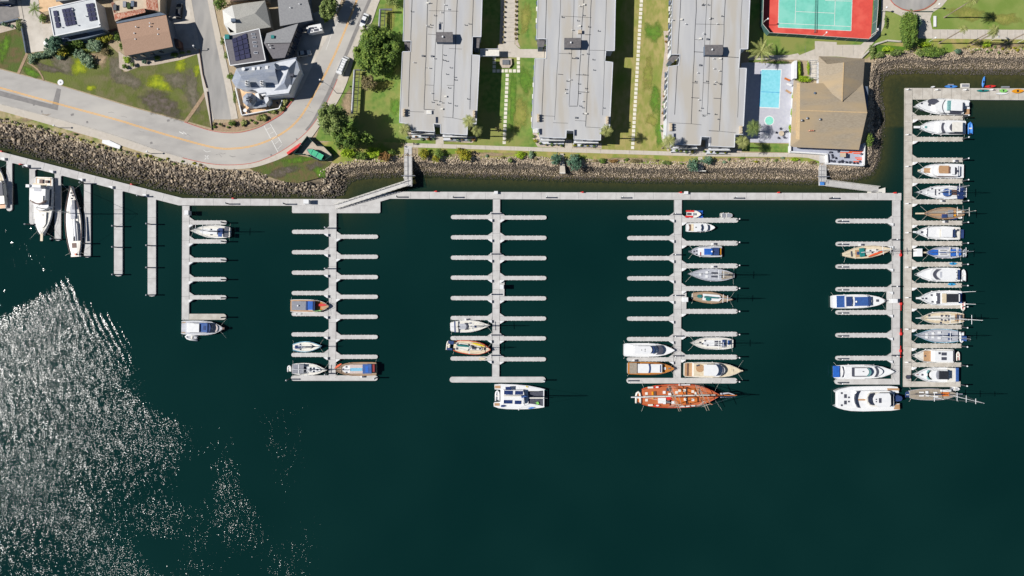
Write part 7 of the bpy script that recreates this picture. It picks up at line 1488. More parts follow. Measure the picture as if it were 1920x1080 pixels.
for k, (x,y) in enumerate([(217,15),(235,9),(243,12),(250,8),(222,9)]): 
    a = W(x,y,z); 
    if k < 4: (table_set(x,y,z,'table on the roof terrace of the clay tiled house','offwhite',.6,3) if k == 4 else MB().box(a[0]-.5,a[0]+.5,a[1]-.9,a[1]+.9,z-.05,z+.6).build('planter', ['metal_dark','grey','leaf','wall_slate'][k], t))
cpoly(MB(), [(217,41),(300,23),(311,27),(219,44)], G, G+5.0, G+5).build('rear_wing', 'wall_slate', t)
t = thing('house', 'house with light hipped shingle roof, white on its left face', 'house', W(462,35,G)); z = G+5.2
hp = [(417,19),(435,10),(497,1),(508,51),(466,57),(443,62.5),(430,64.6),(424,52)]
cpoly(MB(), hp, G-.2, z, z, grow=-.5).build('wall', 'wall_beige', t)
faces3('roof', 'roof_shingle_w', [(417,19,z),(435,10,z),(441,37,z+2.0),(443,62.5,z),(430,64.6,z),(420,45,z)], [(0,1,2),(0,2,3,4,5)], t)
faces3('roof', 'roof_shingle_lt', [(435,10,z),(458,6,z),(441,37,z+2.0),(497,1,z),(508,51,z),(466,57,z),(443,62.5,z),(478,25,z+1.9)], [(0,1,2),(1,3,7,2),(3,4,7),(4,5,2,7),(5,6,2)], t)
a = W(440,40,z+1.6); c = MB().box(a[0]-.7,a[0]+.7,a[1]-.5,a[1]+.5,z+.5,z+2.8).build('chimney', 'wall_slate', t)
t = flat_house('plain grey roofed house at the top edge beside the street tree', [(517,-40),(576,-50),(577.5,2),(581,14),(586,37.5),(525,49)], 5.6, 'roof_grey', 'wall_slate', 0)
pipes(t, [(545,15),(562,8)], G+5.6)
t = flat_house('grey house with large solar array and a row of skylights', [(420,69),(486,54),(498,113.5),(431.7,123)], 6.2, 'roof_dgrey', 'wall_slate', .12)
panel_array(t, [(434,73),(462,61.5),(470,108),(441,114.6)], 3, 5, G+6.5)
for k, y in enumerate((64,70,79.5,86.5,99)): a = W(475+k*1.2,y,G+6.3); w_ = MB().box(a[0]-.6,a[0]+.6,a[1]-.3,a[1]+.3,G+6.2,G+6.42).build('skylight', 'wall_white', t); MB().box(a[0]-.5,a[0]+.5,a[1]-.2,a[1]+.2,G+6.42,G+6.46).build('pane', 'glass_dark', w_, origin=ROOTLOC[t.name])
a = W(427,70,G+6.3); MB().box(a[0]-.7,a[0]+.7,a[1]-.7,a[1]+.7,G+6.2,G+7).build('roof_hatch', 'teal', t)
t = flat_house('grey house with angled roof and a blue glazed front towards the road', [(500,62.5),(559,44),(534,108),(512,110),(495,81)], 6.2, 'roof_dgrey', 'wall_slate', 0)
faces3('ridge', 'roof_grey', [(500,62.5,G+6.22),(559,44,G+6.22),(545,80,G+6.7),(495,81,G+6.7)], [(0,1,2,3)], t)
mb = MB(); A = WV(559,46,G+5.5); B_ = WV(535,108,G+5.5); 
for i in range(6):
    p = A.lerp(B_,(i+.1)/6); q = A.lerp(B_,(i+.9)/6); o_ = Vector((.35,-.1,0))
    w_ = MB(); w_.add([tuple(p+o_*.2),tuple(q+o_*.2),(q.x+.9,q.y-.25,G+2.2),(p.x+.9,p.y-.25,G+2.2),(p.x,p.y,G+2.2),(q.x,q.y,G+2.2)], [(0,1,2,3),(0,3,4),(1,5,2),(3,2,5,4)]); w_.build('window', 'glass_dark', t)
a = W(511,69,G+6.8); MB().box(a[0]-.5,a[0]+.5,a[1]-.5,a[1]+.5,G+6.5,G+6.9).build('skylight', 'teal', t); pipes(t, [(505.5,85),(508,90)], G+6.6)
# blue-grey hipped house with octagonal turret
t = thing('house', 'largest blue grey house with hipped roofs, white chimneys and octagonal turret', 'house', W(490,150,G)); z = G+5.8
hp = [(434.7,151),(443,128.6),(515,116),(556,107),(563,132),(560,136),(543,177),(498,182),(497,176),(484,178),(478,172),(465,169),(443,165)]
cpoly(MB(), hp, G-.2, z, z, grow=-.45).build('wall', 'wall_white', t)
# left hip
faces3('roof', 'roof_blue', [(434.7,151,z),(443,128.6,z),(452,143,z+1.9),(443,165,z)], [(0,1,2),(0,2,3)], t)
faces3('roof', 'roof_blue', [(443,128.6,z),(515,116,z),(522,158,z),(452,143,z+1.9),(516,135,z+1.9),(464,170,z),(497,163,z)], [(0,1,4,3),(3,4,2,6,5),(1,2,4)], t)
faces3('roof', 'roof_blue', [(443,165,z),(452,143,z+1.9),(464,170,z)], [(0,1,2)], t)
faces3('roof', 'roof_blue', [(515,116,z-.8),(556,107,z-.8),(541,135,z+1.2),(533,155,z+1.0),(522,160,z-.6),(560,132,z-.8),(543,177,z-.8),(497,165,z-.8),(498,182,z-.8)], [(0,1,2,3,4),(1,5,2),(2,5,6,3),(4,3,6,8,7)], t)
faces3('roof', 'roof_blue', [(545,122,z+.2),(556,112,z+.1),(562,132,z),(547,160,z+.1),(533,155,z+1.4),(541,128,z+1.4)], [(0,1,2,3,4,5)], t)
for (x,y) in ((463,156),(491,156)):
    a = W(x,y,z+2.4); c = MB().box(a[0]-.55,a[0]+.55,a[1]-.75,a[1]+.75,z-.5,z+2.6).build('chimney', 'white_matte', t)
    for q in (-.35,.35): MB().lathe(a[0],a[1]+q,[(.2,z+2.6),(.2,z+3.0),(.26,z+3.02)],8).build('flue', 'black', c, origin=ROOTLOC[t.name])
a = W(518,124,z+2); MB().lathe(a[0],a[1],[(.8,z),(.8,z+2),(.3,z+3.2),(.05,z+4)],8).build('cupola', 'roof_blue', t); a = W(457,130,z+1); MB().lathe(a[0],a[1],[(.5,z),(.5,z+1.4),(.55,z+1.5)],8).build('roof_vent', 'white_matte', t)
for (x,y) in ((475,129),(484.5,128),(500,126.5)): a = W(x,y,z+1); MB().box(a[0]-.45,a[0]+.45,a[1]-.5,a[1]+.5,z,z+1.1).build('skylight', 'white_matte', t)
a = W(547.5,141,z+1.2); MB().box(a[0]-.5,a[0]+.5,a[1]-.4,a[1]+.4,z+.2,z+1.5).build('roof_vent', 'charcoal', t)
mb = MB(); cx_, cy_ = 467.4, 186.5; R8 = [WV(cx_+13*math.cos(a+.39), cy_+13*math.sin(a+.39), G+4.6) for a in [math.pi*k/4 for k in range(8)]]
MB().prism([v[:2] for v in R8], G-.2, G+4.6).build('turret', 'wall_white', t)
ap = WV(cx_,cy_,G+7.4); mb.add([tuple(v) for v in R8]+[tuple(ap)], [(i,(i+1)%8,8) for i in range(8)]); tr_ = mb.build('turret_roof', 'roof_blue', t)
mb = MB()
for k in range(8):
    a0 = math.pi*k/4+.15; q = [WV(cx_+r*math.cos(a_), cy_+r*math.sin(a_), G+7.7-(r-1.0)*.22) for r, a_ in ((1.5,a0),(6.5,a0-.02),(6.5,a0+.5),(1.5,a0+.45))]; mb.add([tuple(v) for v in q], [(0,1,2,3)])
mb.build('turret_skylight', 'glass_dark', tr_, origin=ROOTLOC[t.name])
faces3('porch_roof', 'roof_blue', [(478,190,G+4.2),(497,186,G+4.2),(502,190,G+3.6),(500,200,G+3.4),(480,203,G+3.4),(473,201,G+3.4)], [(0,1,2,3,4,5)], t)
cpoly(MB(), [(489,174),(514,167),(516,172),(491,180)], G+4.2, G+5.0, G+5).build('parapet_wall', 'white_matte', t); cpoly(MB(), [(478,176),(484,174),(488,188),(482,190)], G, G+4.4, G+4.4).build('stair_tower', 'white_matte', t)
cpoly(MB(), [(493,182),(503,178),(505,188),(498,198)], G, G+4.3, G+4.4, grow=-.2).build('bay', 'wall_white', t)
cpoly(MB(), [(442,165),(470,169),(478,172),(497,182),(530,187),(524,200),(453,217)], G-.1, G+.35, G+.35).build('terrace_floor', 'sand', t)
mb = MB()
L = [(441,164),(453,216),(523,203),(529,187)]
for a, b_ in zip(L, L[1:]):
    A, B_ = WV(*a, G+1.3), WV(*b_, G+1.3); d = (B_-A).normalized(); nn = Vector((-d.y,d.x,0))*.15; vs = [A+nn,A-nn,B_-nn,B_+nn]; mb.add([tuple(v) for v in vs]+[(v.x,v.y,G) for v in vs], [(0,1,2,3),(0,1,5,4),(1,2,6,5),(2,3,7,6),(3,0,4,7)])
mb.build('terrace_wall', 'white_matte', t)
table_set(461,208,G+.35,'white table on the turret house terrace','white_matte',.6,3)
for k, (x,y) in enumerate([(453,200),(466,211),(521,194)]): a = W(x,y,G+.35); chair(a[0],a[1],G+.35,1.0*k, f'chair on the turret house terrace, {("upper left","lower left","right")[k]} one', 'chairs on the turret house terrace')
# roof slivers at the frame's top edge
t = flat_house('dark red roofed house cut by the top edge behind the hipped roof', [(430,-60),(490,-60),(498,-6),(432,2)], 6.5, 'brown', 'wall_beige', 0)
t = flat_house('grey roofed house cut by the top edge above the solar house', [(98,-60),(165,-66),(170,-5),(105,3)], 4.5, 'roof_grey', 'wall_slate', 0)
t = flat_house('dark roofed garage at the top left corner', [(-60,-60),(20,-60),(16,2),(-60,4)], 4, 'roof_grey', 'wall_slate', 0)

# ---------------------------------------------------------------- fences, barriers, lamps
def wall_line(name, label, cat, L, h, w_, m, z=G, cap=None, posts=None):
    t = thing(name, label, cat, W(*L[0], z)); mb = MB(); pm = MB()
    for a, b_ in zip(L, L[1:]):
        A, B_ = WV(*a, z), WV(*b_, z); d = (B_-A).normalized(); nn = Vector((-d.y,d.x,0))*w_/2; vs = [A+nn,A-nn,B_-nn,B_+nn]
        mb.add([tuple(v) for v in vs]+[(v.x,v.y,z+h) for v in vs], [(4,5,6,7),(0,1,5,4),(1,2,6,5),(2,3,7,6),(3,0,4,7)])
        if posts:
            k = max(1,int((B_-A).length/posts))
            for i in range(k+1): p = A.lerp(B_,i/k); pm.box(p.x-.08,p.x+.08,p.y-.08,p.y+.08,z,z+h+.1)
    mb.build('panel', m, t)
    if posts: pm.build('post', 'offwhite', t)
    return t
wall_line('dinghy_yard_fence', 'dark screened fence around the small dinghy yard beside the red barrier', 'fence', [(554,290),(579,258),(596,274),(608,275),(625,293),(612,302),(600,302),(575,291),(554,290)], 2.1, .06, 'fence_green', posts=3)
sheet('yard_floor', [(554,290),(579,258),(596,274),(608,275),(625,293),(612,302),(600,302),(575,291)], G+.12, 'bed_gravel')
wall_line('red_barrier', 'long red barrier at the end of the pavement beside the fenced yard', 'barrier', [(540,289),(566,270.5)], .9, .8, 'red')
t = motor('dark hulled boat under a bright green cover in the fenced yard', (606,296.5), (576.5,280.5), 13, [('cover','green_cover','box',.03,.75,-.8,.8,1.2,1.6),('cover','green_cover','spear',.75,.97,-.6,.6,1.2,1.5,.2),('cover_strap','teal','box',.36,.39,-.85,.85,1.55,1.66),('cover_strap','teal','box',.68,.7,-.85,.85,1.5,1.66)], zd=1.15, hull='hull_dark', deck='grey', rail=False, lines=False, name='covered_boat')
t.t.location = (t.t.location[0]*(1-G/H), t.t.location[1]*(1-G/H), G+.5)
for k, (x,y,lb) in enumerate([(678,130,'x')]): pass
t = thing('pipe_rack', 'long grey pipe frame with dark ladder-like rails standing on the lawn by the bend', 'pipe frame', W(666,170,G)); z = G+2.4
mb = MB(); mb.tube([WV(684,131.5,z),WV(665,131.5,z),WV(660,213,z)], .42, 8); mb.build('pipe','metal',t)
mb = MB(); mb.tube([WV(674,135,z-.6),WV(669,212,z-.6)], .1, 6)
for k in range(10): mb.tube([WV(664.5-.5*k,137+8*k,z-.6),WV(674-.5*k,137+8*k,z-.6)], .08, 5)
mb.build('rail','metal_dark',t); mb = MB()
for y in (135,160,185,210): a = WV(663-(y-135)*.04,y,z); mb.tube([(a.x,a.y,G),a],.12,6)
mb.build('leg','metal_dark',t)
t = thing('pipe_rack', 'short grey pipe frame at the top edge of the lawn beside the road', 'pipe frame', W(714,30,G))
mb = MB(); mb.tube([WV(735,18,z),WV(713,18,z),WV(711,52,z)], .42, 8); mb.build('pipe','metal',t)
mb = MB(); mb.tube([WV(722,20,z-.6),WV(721,50,z-.6)], .1, 6)
for k in range(4): mb.tube([WV(712,23+8*k,z-.6),WV(722,23+8*k,z-.6)], .08, 5)
mb.build('rail','metal_dark',t); mb = MB()
for y in (20,48): a = WV(712,y,z); mb.tube([(a.x,a.y,G),a],.12,6)
mb.build('leg','metal_dark',t)
def street_lamp(x, y, dx, dy, h, label, m='metal'):
    a = WV(x,y,G); t = thing('street_lamp', label, 'street lamp', a, 'street lamps'); MB().tube([a, a+Vector((0,0,h))], .12, 8, r2=.08).build('pole', m, t)
    e = a+Vector((dx,dy,h+.2)); MB().tube([a+Vector((0,0,h-.1)), e], .07, 6).build('arm', m, t); MB().lathe(e.x,e.y,[(.1,h+G-.05),(.28,h+G+.02),(.26,h+G+.2),(.08,h+G+.3)],10).build('lamp_head', 'white', t); return t
street_lamp(631.5,175,-3.4,2.2,7.5,'tall grey street lamp leaning over the bend in the road')
street_lamp(371,95,0,.5,3.2,'small lamp post at the corner of the tan roofed house garden')
street_lamp(112,240,0.4,0,3.6,'small lamp on the pavement edge near the left, first one','offwhite'); street_lamp(284,288,0.4,0,3.6,'small lamp on the pavement edge below the road bend, right one','offwhite')
for k, (x,y,lb) in enumerate([(1742,78,'white globe lamp below the park path, left one'),(1858,76,'white globe lamp below the park path, right one'),(1749,16,'white globe lamp beside the turning circle'),(1908,80,'white globe lamp below the park path near the picture edge'),(1652,22,'thin lamp between the tennis court and the hedge tree')]):
    a = WV(x,y,G); t = thing('park_lamp', lb, 'park lamp', a, 'globe lamps in the park'); MB().tube([a,a+Vector((0,0,3.2))],.08,8).build('pole','offwhite',t); MB().lathe(a.x,a.y,[(.08,G+3.2),(.3,G+3.4),(.34,G+3.6),(.2,G+3.9),(.03,G+4)],12).build('globe','white',t,smooth=True)
for (x,y,dx,lb) in ((1427,47,.6,'left'),(1634,66,-.3,'right'),(1537,72,.2,'middle')):
    street_lamp(x,y,dx,.3,4.6,f'white floodlight pole at the {lb} of the tennis court lower fence','offwhite')
wall_line('path_wall', 'low grey wall along the curved path by the right shore', 'wall', [(1613,110),(1640,84),(1662,77),(1688,79)], .7, .5, 'concrete_warm')
wall_line('yard_wall', 'short dark retaining wall beside the driveway at the top left', 'wall', [(42,45),(47,70),(52,100)], 1.0, .3, 'wall_slate')
wall_line('yard_wall', 'low grey wall at the top left corner yard', 'wall', [(-60,57),(0,46),(38,37)], 1.0, .4, 'wall_slate')
wall_line('roadside_wall', 'dark low fence beside the side street and the slope', 'fence', [(374,92),(381,140),(388,165)], .5, .12, 'brown'); wall_line('roadside_wall', 'lower dark fence beside the side street, below the footpath', 'fence', [(389,172),(395,215),(398,244)], .5, .12, 'brown')
wall_line('garden_fence', 'reddish garden fence between the two flat roofed houses', 'fence', [(160,72),(197,62),(221,56)], 1.2, .25, 'brown')
wall_line('park_gate', 'thin green rail across the park path', 'barrier', [(1712,23),(1748,23)], .9, .06, 'fence_green')
for k, (x0,y0,x1,y1,lb) in enumerate([(1750.5,30,1755.5,50,'white concrete bench slab beside the curving park path'),(192,264,225,277,'long white slab bench between the pavement and the boulders')]):
    a = WV((x0+x1)/2,(y0+y1)/2,G); t = thing('slab_bench', lb, 'bench', a)
    if k == 0: cpoly(MB(), [(x0,y0),(x1,y0),(x1,y1),(x0,y1)], G+.4, G+.55, G+.5).build('seat','white_matte',t); bpx(MB(), x0+1, y0+3, x1-1, y0+6, G, G+.4).build('leg','concrete_warm',t); bpx(MB(), x0+1, y1-6, x1-1, y1-3, G, G+.4).build('leg','concrete_warm',t)
    else: cpoly(MB(), [(192,262),(205,263),(226,273),(224,279.5),(206,274),(191,268)], G+.35, G+.5, G+.5).build('seat','white_matte',t); bpx(MB(), 200,267,204,270,G-.5,G+.35).build('leg','concrete_warm',t); bpx(MB(), 214,271,218,274,G-.5,G+.35).build('leg','concrete_warm',t)
a = W(113.5,154.5,G+.1); t = thing('manhole_cover','round white painted manhole cover at the road edge','manhole cover',a); MB().lathe(a[0],a[1],[(.95,G+.05),(.95,G+.13),(.7,G+.16)],20).build('rim','white_matte',t); MB().lathe(a[0],a[1],[(.45,G+.14),(.42,G+.18)],3).build('lid_mark','grey',t)
a = W(661,5.2,G+.1); single('drain_cover', MB().lathe(a[0],a[1],[(.5,G+.085),(.5,G+.1)],14), 'asphalt_dark', 'small round dark manhole in the road near the top edge', 'manhole cover')
for k, (x,y) in enumerate([(97,168),(95,168)][:0]): pass
# barbecue monument on the court lawn
t = thing('barbecue', 'stone barbecue island between the first two apartment blocks', 'barbecue', W(948,118,G)); cpoly(MB(), [(938,109),(959,109),(960,120),(955,127),(942,127),(937,119)], G, G+.8, G+.8).build('counter','bed_gravel',t); bpx(MB(),942,112,955,121,G+.8,G+1.2).build('grill','metal',t)
t = thing('footbridge','small white footbridge joining the leftmost apartment block to the courtyard','footbridge',W(918,100,G+2)); bpx(MB(),900,91,936,105,G+2.6,G+2.8).build('deck','offwhite',t); bpx(MB(),900,91,936,91.6,G+2.8,G+3.6).build('railing','wall_white',t); bpx(MB(),900,104.4,936,105,G+2.8,G+3.6).build('railing','wall_white',t)
# stepping stones
stones = []
for k in range(17): stones.append((951.2-.36*k, 141.5+7.85*k, f'{ordw(k+1)} square stone from the top of the row between the left and middle blocks'))
for k in range(7): stones.append((926.5+7.6*k, 133, f'{ordw(k+1)} square stone from the left of the cross row below the barbecue'))
for k in range(3): stones.append((926.7, 109.5+7.8*k, f'{ordw(k+1)} square stone from the top of the short row left of the barbecue')); stones.append((972, 110+7.8*k, f'{ordw(k+1)} square stone from the top of the short row right of the barbecue'))
for k in range(36): stones.append((1202.6-.47*k, 2+7.85*k, f'{ordw(k+1)} square stone from the top of the row between the middle and right blocks'))
sp = None
for x, y, lb in stones:
    a = W(x,y,G+.03)
    if sp is None: sp = single('stepping_stone', MB().prism([(a[0]-.52,a[1]-.52),(a[0]+.52,a[1]-.52),(a[0]+.52,a[1]+.52),(a[0]-.52,a[1]+.52)], G-.02, G+.1, inset=.03), 'stone', lb, 'stepping stone', 'square stepping stones on the lawns')
    else: c = sp.copy(); COL.objects.link(c); c.location = (a[0],a[1],sp.location.z); c['label'] = lb

# ---------------------------------------------------------------- vehicles
def vehicle(name, label, cat, cx, cy, ang, L=4.6, Wd=1.85, h=1.45, body='white', kind='car', hood=.0):
    """ang: heading in image degrees (0 = right, 90 = down)"""
    zb = G+.1; c = WV(cx, cy, zb+h*.6); t = thing(name, label, cat, (c.x, c.y, zb))
    a = math.radians(-ang); ax = Vector((math.cos(a), math.sin(a), 0)); nn = Vector((-ax.y, ax.x, 0)); P = lambda u, v, z: tuple(Vector((c.x,c.y,0))+ax*u*L+nn*v*Wd+Vector((0,0,zb+z)))
    def loft(st):   # stations: (u, half width bottom, half width top, z0, z1)
        mb = MB(); vs = []
        for u, wb, wt, z0, z1 in st: vs += [P(u,-wb,z0),P(u,-wb,(z0+z1)*.5),P(u,-wt,z1),P(u,wt,z1),P(u,wb,(z0+z1)*.5),P(u,wb,z0)]
        fs = []
        for i in range(len(st)-1):
            for k in range(6): fs.append((i*6+k,i*6+(k+1)%6,(i+1)*6+(k+1)%6,(i+1)*6+k))
        fs += [tuple(range(6)), tuple((len(st)-1)*6+k for k in range(6))]; return mb.add(vs, fs)
    if kind == 'car':
        loft([(-.5,.38,.3,.35,.7),(-.47,.46,.4,.25,.85),(-.4,.49,.44,.22,.92),(0,.5,.46,.22,.9),(.25,.5,.45,.22,.88),(.42,.47,.4,.25,.78),(.48,.42,.34,.3,.66),(.5,.34,.28,.35,.55)]).build('body', body, t, smooth=False)
        loft([(-.36,.42,.38,.85,.9),(-.24,.42,.34,.85,h),(.06,.42,.34,.85,h),(.24,.42,.39,.85,.9)]).build('cabin', 'glass_dark', t)
        mb = MB().add([P(-.22,-.33,h+.01),P(.05,-.33,h+.01),P(.05,.33,h+.01),P(-.22,.33,h+.01),P(-.22,-.33,h-.03),P(.05,-.33,h-.03),P(.05,.33,h-.03),P(-.22,.33,h-.03)], [(0,1,2,3),(0,1,5,4),(1,2,6,5),(2,3,7,6),(3,0,4,7)]); mb.build('roof', body, t)
    else:
        loft([(-.5,.46,.42,.3,h-.15),(-.48,.49,.45,.25,h),(.25,.49,.44,.25,h),(.34,.49,.42,.25,h-.05),(.42,.48,.42,.25,1.15),(.49,.44,.38,.3,1.0),(.5,.4,.34,.35,.8)]).build('body', body, t)
        MB().add([P(.345,-.40,h-.08),P(.345,.40,h-.08),P(.425,.42,1.22),P(.425,-.42,1.22)], [(0,1,2,3)]).build('windshield', 'glass_dark', t)
        mb = MB()
        for sg in (-1,1): mb.add([P(-.4,.485*sg,1.2),P(.3,.485*sg,1.2),P(.28,.47*sg,h-.25),P(-.4,.47*sg,h-.25)], [(0,1,2,3)])
        mb.build('window', 'glass_dark', t)
    for u in (-.3,.31):
        for sg in (-1,1):
            q = Vector(P(u, sg*.46, .33)); w_ = MB().tube([q-nn*.12, q+nn*.12], .33, 12).build('wheel', 'black', t); MB().tube([q-nn*.13, q+nn*.13], .18, 8).build('rim', 'metal', w_, origin=ROOTLOC[t.name])
    for sg in (-1,1): q = P(.49, sg*.33, .65); MB().box(q[0]-.12,q[0]+.12,q[1]-.12,q[1]+.12,q[2]-.07,q[2]+.07).build('headlight', 'offwhite', t)
    return t, P
vehicle('parked_car','white sedan parked beside the road near the top edge','car',682.5,37.5,112,4.6,1.9,1.45)
t, P_ = vehicle('parked_van','long white van with roof rails parked on the road shoulder','van',643,122.5,293,6.2,2.05,2.2,'white','van')
mb = MB()
for sg in (-1,1): mb.tube([P_(-.4,.36*sg,2.3),P_(.25,.36*sg,2.3)], .05)
for u in (-.35,-.2,-.05,.1,.22): mb.tube([P_(u,-.36,2.3),P_(u,.36,2.3)], .04)
mb.build('roof_rack','metal_dark',t)
vehicle('parked_car','light blue grey hatchback parked in the shade by the glazed house','car',569.5,99.5,350,4.5,1.9,1.45,'offwhite')
vehicle('parked_car','black car parked in the shaded drive beside the tan roofed house','car',335,20,275,4.8,1.95,1.5,'black')
vehicle('parked_car','dark blue car half hidden at the top left corner','car',6,4,10,4.6,1.9,1.45,'navy')
t = thing('camper', 'white motorhome with dark roof vents parked beside the glazed house', 'motorhome', W(590,55,G)); z = G+3.0
A = [(577.5,49),(601,43.5),(604.5,57),(581,62)]
cpoly(MB(), A, G+.7, z, z).build('body','white_matte',t); cpoly(MB(), [(573.5,50),(577.3,49),(580.8,62),(577,62.5)], G+.6, z-.7, z-.7).build('cab','white',t); cpoly(MB(), [(571.5,51),(573.5,50.2),(577,62),(575,62.5)], G+.9, z-1.2, z-1.2).build('windshield','glass_dark',t)
for pp in ([(581,52),(587,50.5),(588,54),(582,55)],[(588,55),(596,53.5),(597,57),(589,58.5)],[(583,57),(585,56.5),(585.5,59),(583.5,59.3)],[(589,51),(593,50.2),(593.3,52),(589.5,52.6)],[(600,52),(602,51.6),(602.4,54),(600.4,54.4)]): cpoly(MB(), pp, z, z+.18, z+.15).build('roof_vent','charcoal',t)
mb = MB()
for x,y in ((579,60.5),(600,56),(577,51),(598,46.5)): q = WV(x,y,G+.4); mb.tube([q-Vector((.05,.15,0)),q+Vector((.05,.15,0))],.4,12)
mb.build('wheel','black',t)
# ---------------------------------------------------------------- person on the shore path
def person(px, py, z, label, ang=0.0):
    me = bpy.data.meshes.new('body'); bm = bmesh.new(); sk = bm.verts.layers.skin.verify()
    J = {'pelvis':(0,0,.95,.15),'chest':(0.02,0,1.3,.17),'neck':(0.03,0,1.5,.06),'head':(0.06,0,1.62,.10),'crown':(0.06,0,1.72,.085),
         'sl':(0.02,.19,1.42,.06),'el':(0.0,.26,1.14,.045),'wl':(.14,.25,.92,.03),'hl':(.17,.24,.86,.028),'sr':(0.02,-.19,1.42,.06),'er':(-.04,-.26,1.14,.045),'wr':(-.02,-.27,.9,.03),'hr':(0,-.27,.83,.028),
         'hpl':(0,.1,.9,.095),'kl':(.16,.11,.5,.065),'al':(.10,.11,.09,.04),'tl':(.26,.12,.04,.035),'hpr':(0,-.1,.9,.095),'kr':(-.02,-.11,.5,.065),'ar':(-.2,-.11,.1,.04),'tr':(-.06,-.12,.04,.035)}
    V = {}
    for k, (x,y,zz,r) in J.items(): v = bm.verts.new((x,y,zz)); v[sk].radius = (r,r); V[k] = v
    V['pelvis'][sk].use_root = True
    for a, b_ in (('pelvis','chest'),('chest','neck'),('neck','head'),('head','crown'),('chest','sl'),('sl','el'),('el','wl'),('wl','hl'),('chest','sr'),('sr','er'),('er','wr'),('wr','hr'),('pelvis','hpl'),('hpl','kl'),('kl','al'),('al','tl'),('pelvis','hpr'),('hpr','kr'),('kr','ar'),('ar','tr')): bm.edges.new((V[a],V[b_]))
    bm.to_mesh(me); bm.free(); me.materials.append(M['skin']); o = bpy.data.objects.new('person', me); COL.objects.link(o)
    o.modifiers.new('skin','SKIN').use_smooth_shade = True; o.modifiers.new('sub','SUBSURF').levels = 1
    o.location = W(px,py,z); o.rotation_euler = (0,0,ang); tag(o, label, 'person')
    def child(nm, m, mb): c = mb.build(nm, m, o, origin=(0,0,0)); return c
    child('jacket','cloth_dark', MB().lathe(0.02,0,[(.16,.92),(.19,1.1),(.24,1.38),(.14,1.47),(.08,1.5)],12,sx=.8))
    mb = MB(); mb.tube([(0.02,.2,1.42),(0,.27,1.14),(.13,.26,.94)],.065,8,r2=.05); mb.tube([(0.02,-.2,1.42),(-.04,-.27,1.14),(-.02,-.28,.92)],.065,8,r2=.05); child('sleeve','cloth_dark',mb)
    mb = MB(); mb.tube([(0,.1,.96),(.16,.11,.5),(.10,.11,.12)],.11,8,r2=.065); mb.tube([(0,-.1,.96),(-.02,-.11,.5),(-.2,-.11,.13)],.11,8,r2=.065); child('trousers','navy',mb)
    child('hair','black', MB().lathe(.04,0,[(.1,1.6),(.125,1.68),(.1,1.77),(.03,1.8)],10))
    mb = MB()
    for y,x in ((.11,.14),(-.12,-.14)): mb.box(x-.1,x+.17,y-.05,y+.05,0,.09)
    child('shoe','black',mb)
    mb = MB()
    for hx,hy,hz in ((.17,.24,.86),(0,-.27,.83)):
        for q in range(4): mb.tube([(hx+.012*(q-1.5),hy,hz),(hx+.014*(q-1.5)+.01,hy,hz-.05),(hx+.014*(q-1.5)+.02,hy-.005,hz-.085+.008*abs(q-1.5))],.009,5)
        mb.tube([(hx+.02,hy,hz+.02),(hx+.045,hy,hz-.02),(hx+.045,hy,hz-.045)],.01,5)
    child('finger','skin',mb); child('nose','skin', MB().lathe(.165,0,[(.012,1.6),(.016,1.62),(.006,1.65)],6)); mb = MB(); mb.lathe(.15,.035,[(.01,1.645),(.012,1.655),(.008,1.665)],6); mb.lathe(.15,-.035,[(.01,1.645),(.012,1.655),(.008,1.665)],6); child('eye','black',mb)
person(776.5,270.2,G+.09,'person in dark clothes walking on the shore path near the left landing pier', 0.0)
# ---------------------------------------------------------------- trees and plants
def leaf_cloud(cs, n, leaf, flat=0.0):
    """n leaf clumps spread over lobes cs = [(x,y,z,rx,ry,rz)]; returns V, F, tint"""
    cs = np.array(cs); vol = cs[:,3]*cs[:,4]; k = rng.choice(len(cs), n, p=vol/vol.sum()); c = cs[k]
    d = rng.normal(size=(n,3)); d /= np.linalg.norm(d,axis=1)[:,None]; d[:,2] = np.abs(d[:,2])*.95 - .25*(rng.random(n) < .3)
    rad = rng.random(n)**.28*(1+rng.normal(0,.07,n)); p = c[:,:3] + d*c[:,3:6]*rad[:,None]
    nr = .75*d + np.array([0,0,.55]) + rng.normal(0,.38,(n,3)); nr /= np.linalg.norm(nr,axis=1)[:,None]; a = np.cross(nr, rng.normal(size=(n,3))); a /= np.linalg.norm(a,axis=1)[:,None]; b_ = np.cross(nr, a)
    s = leaf*rng.uniform(.6,1.3,n)[:,None]; a = a*s; b_ = b_*s*.7
    V = np.stack([p-a-b_*.2, p+b_, p+a-b_*.1, p-b_*.9], 1).reshape(-1,3); F_ = np.arange(4*n).reshape(-1,4)
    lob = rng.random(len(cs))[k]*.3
    T_ = np.repeat(np.clip(.25+lob+rng.normal(0,.18,n)+.12*d[:,2], 0, 1), 4); return V, F_, T_
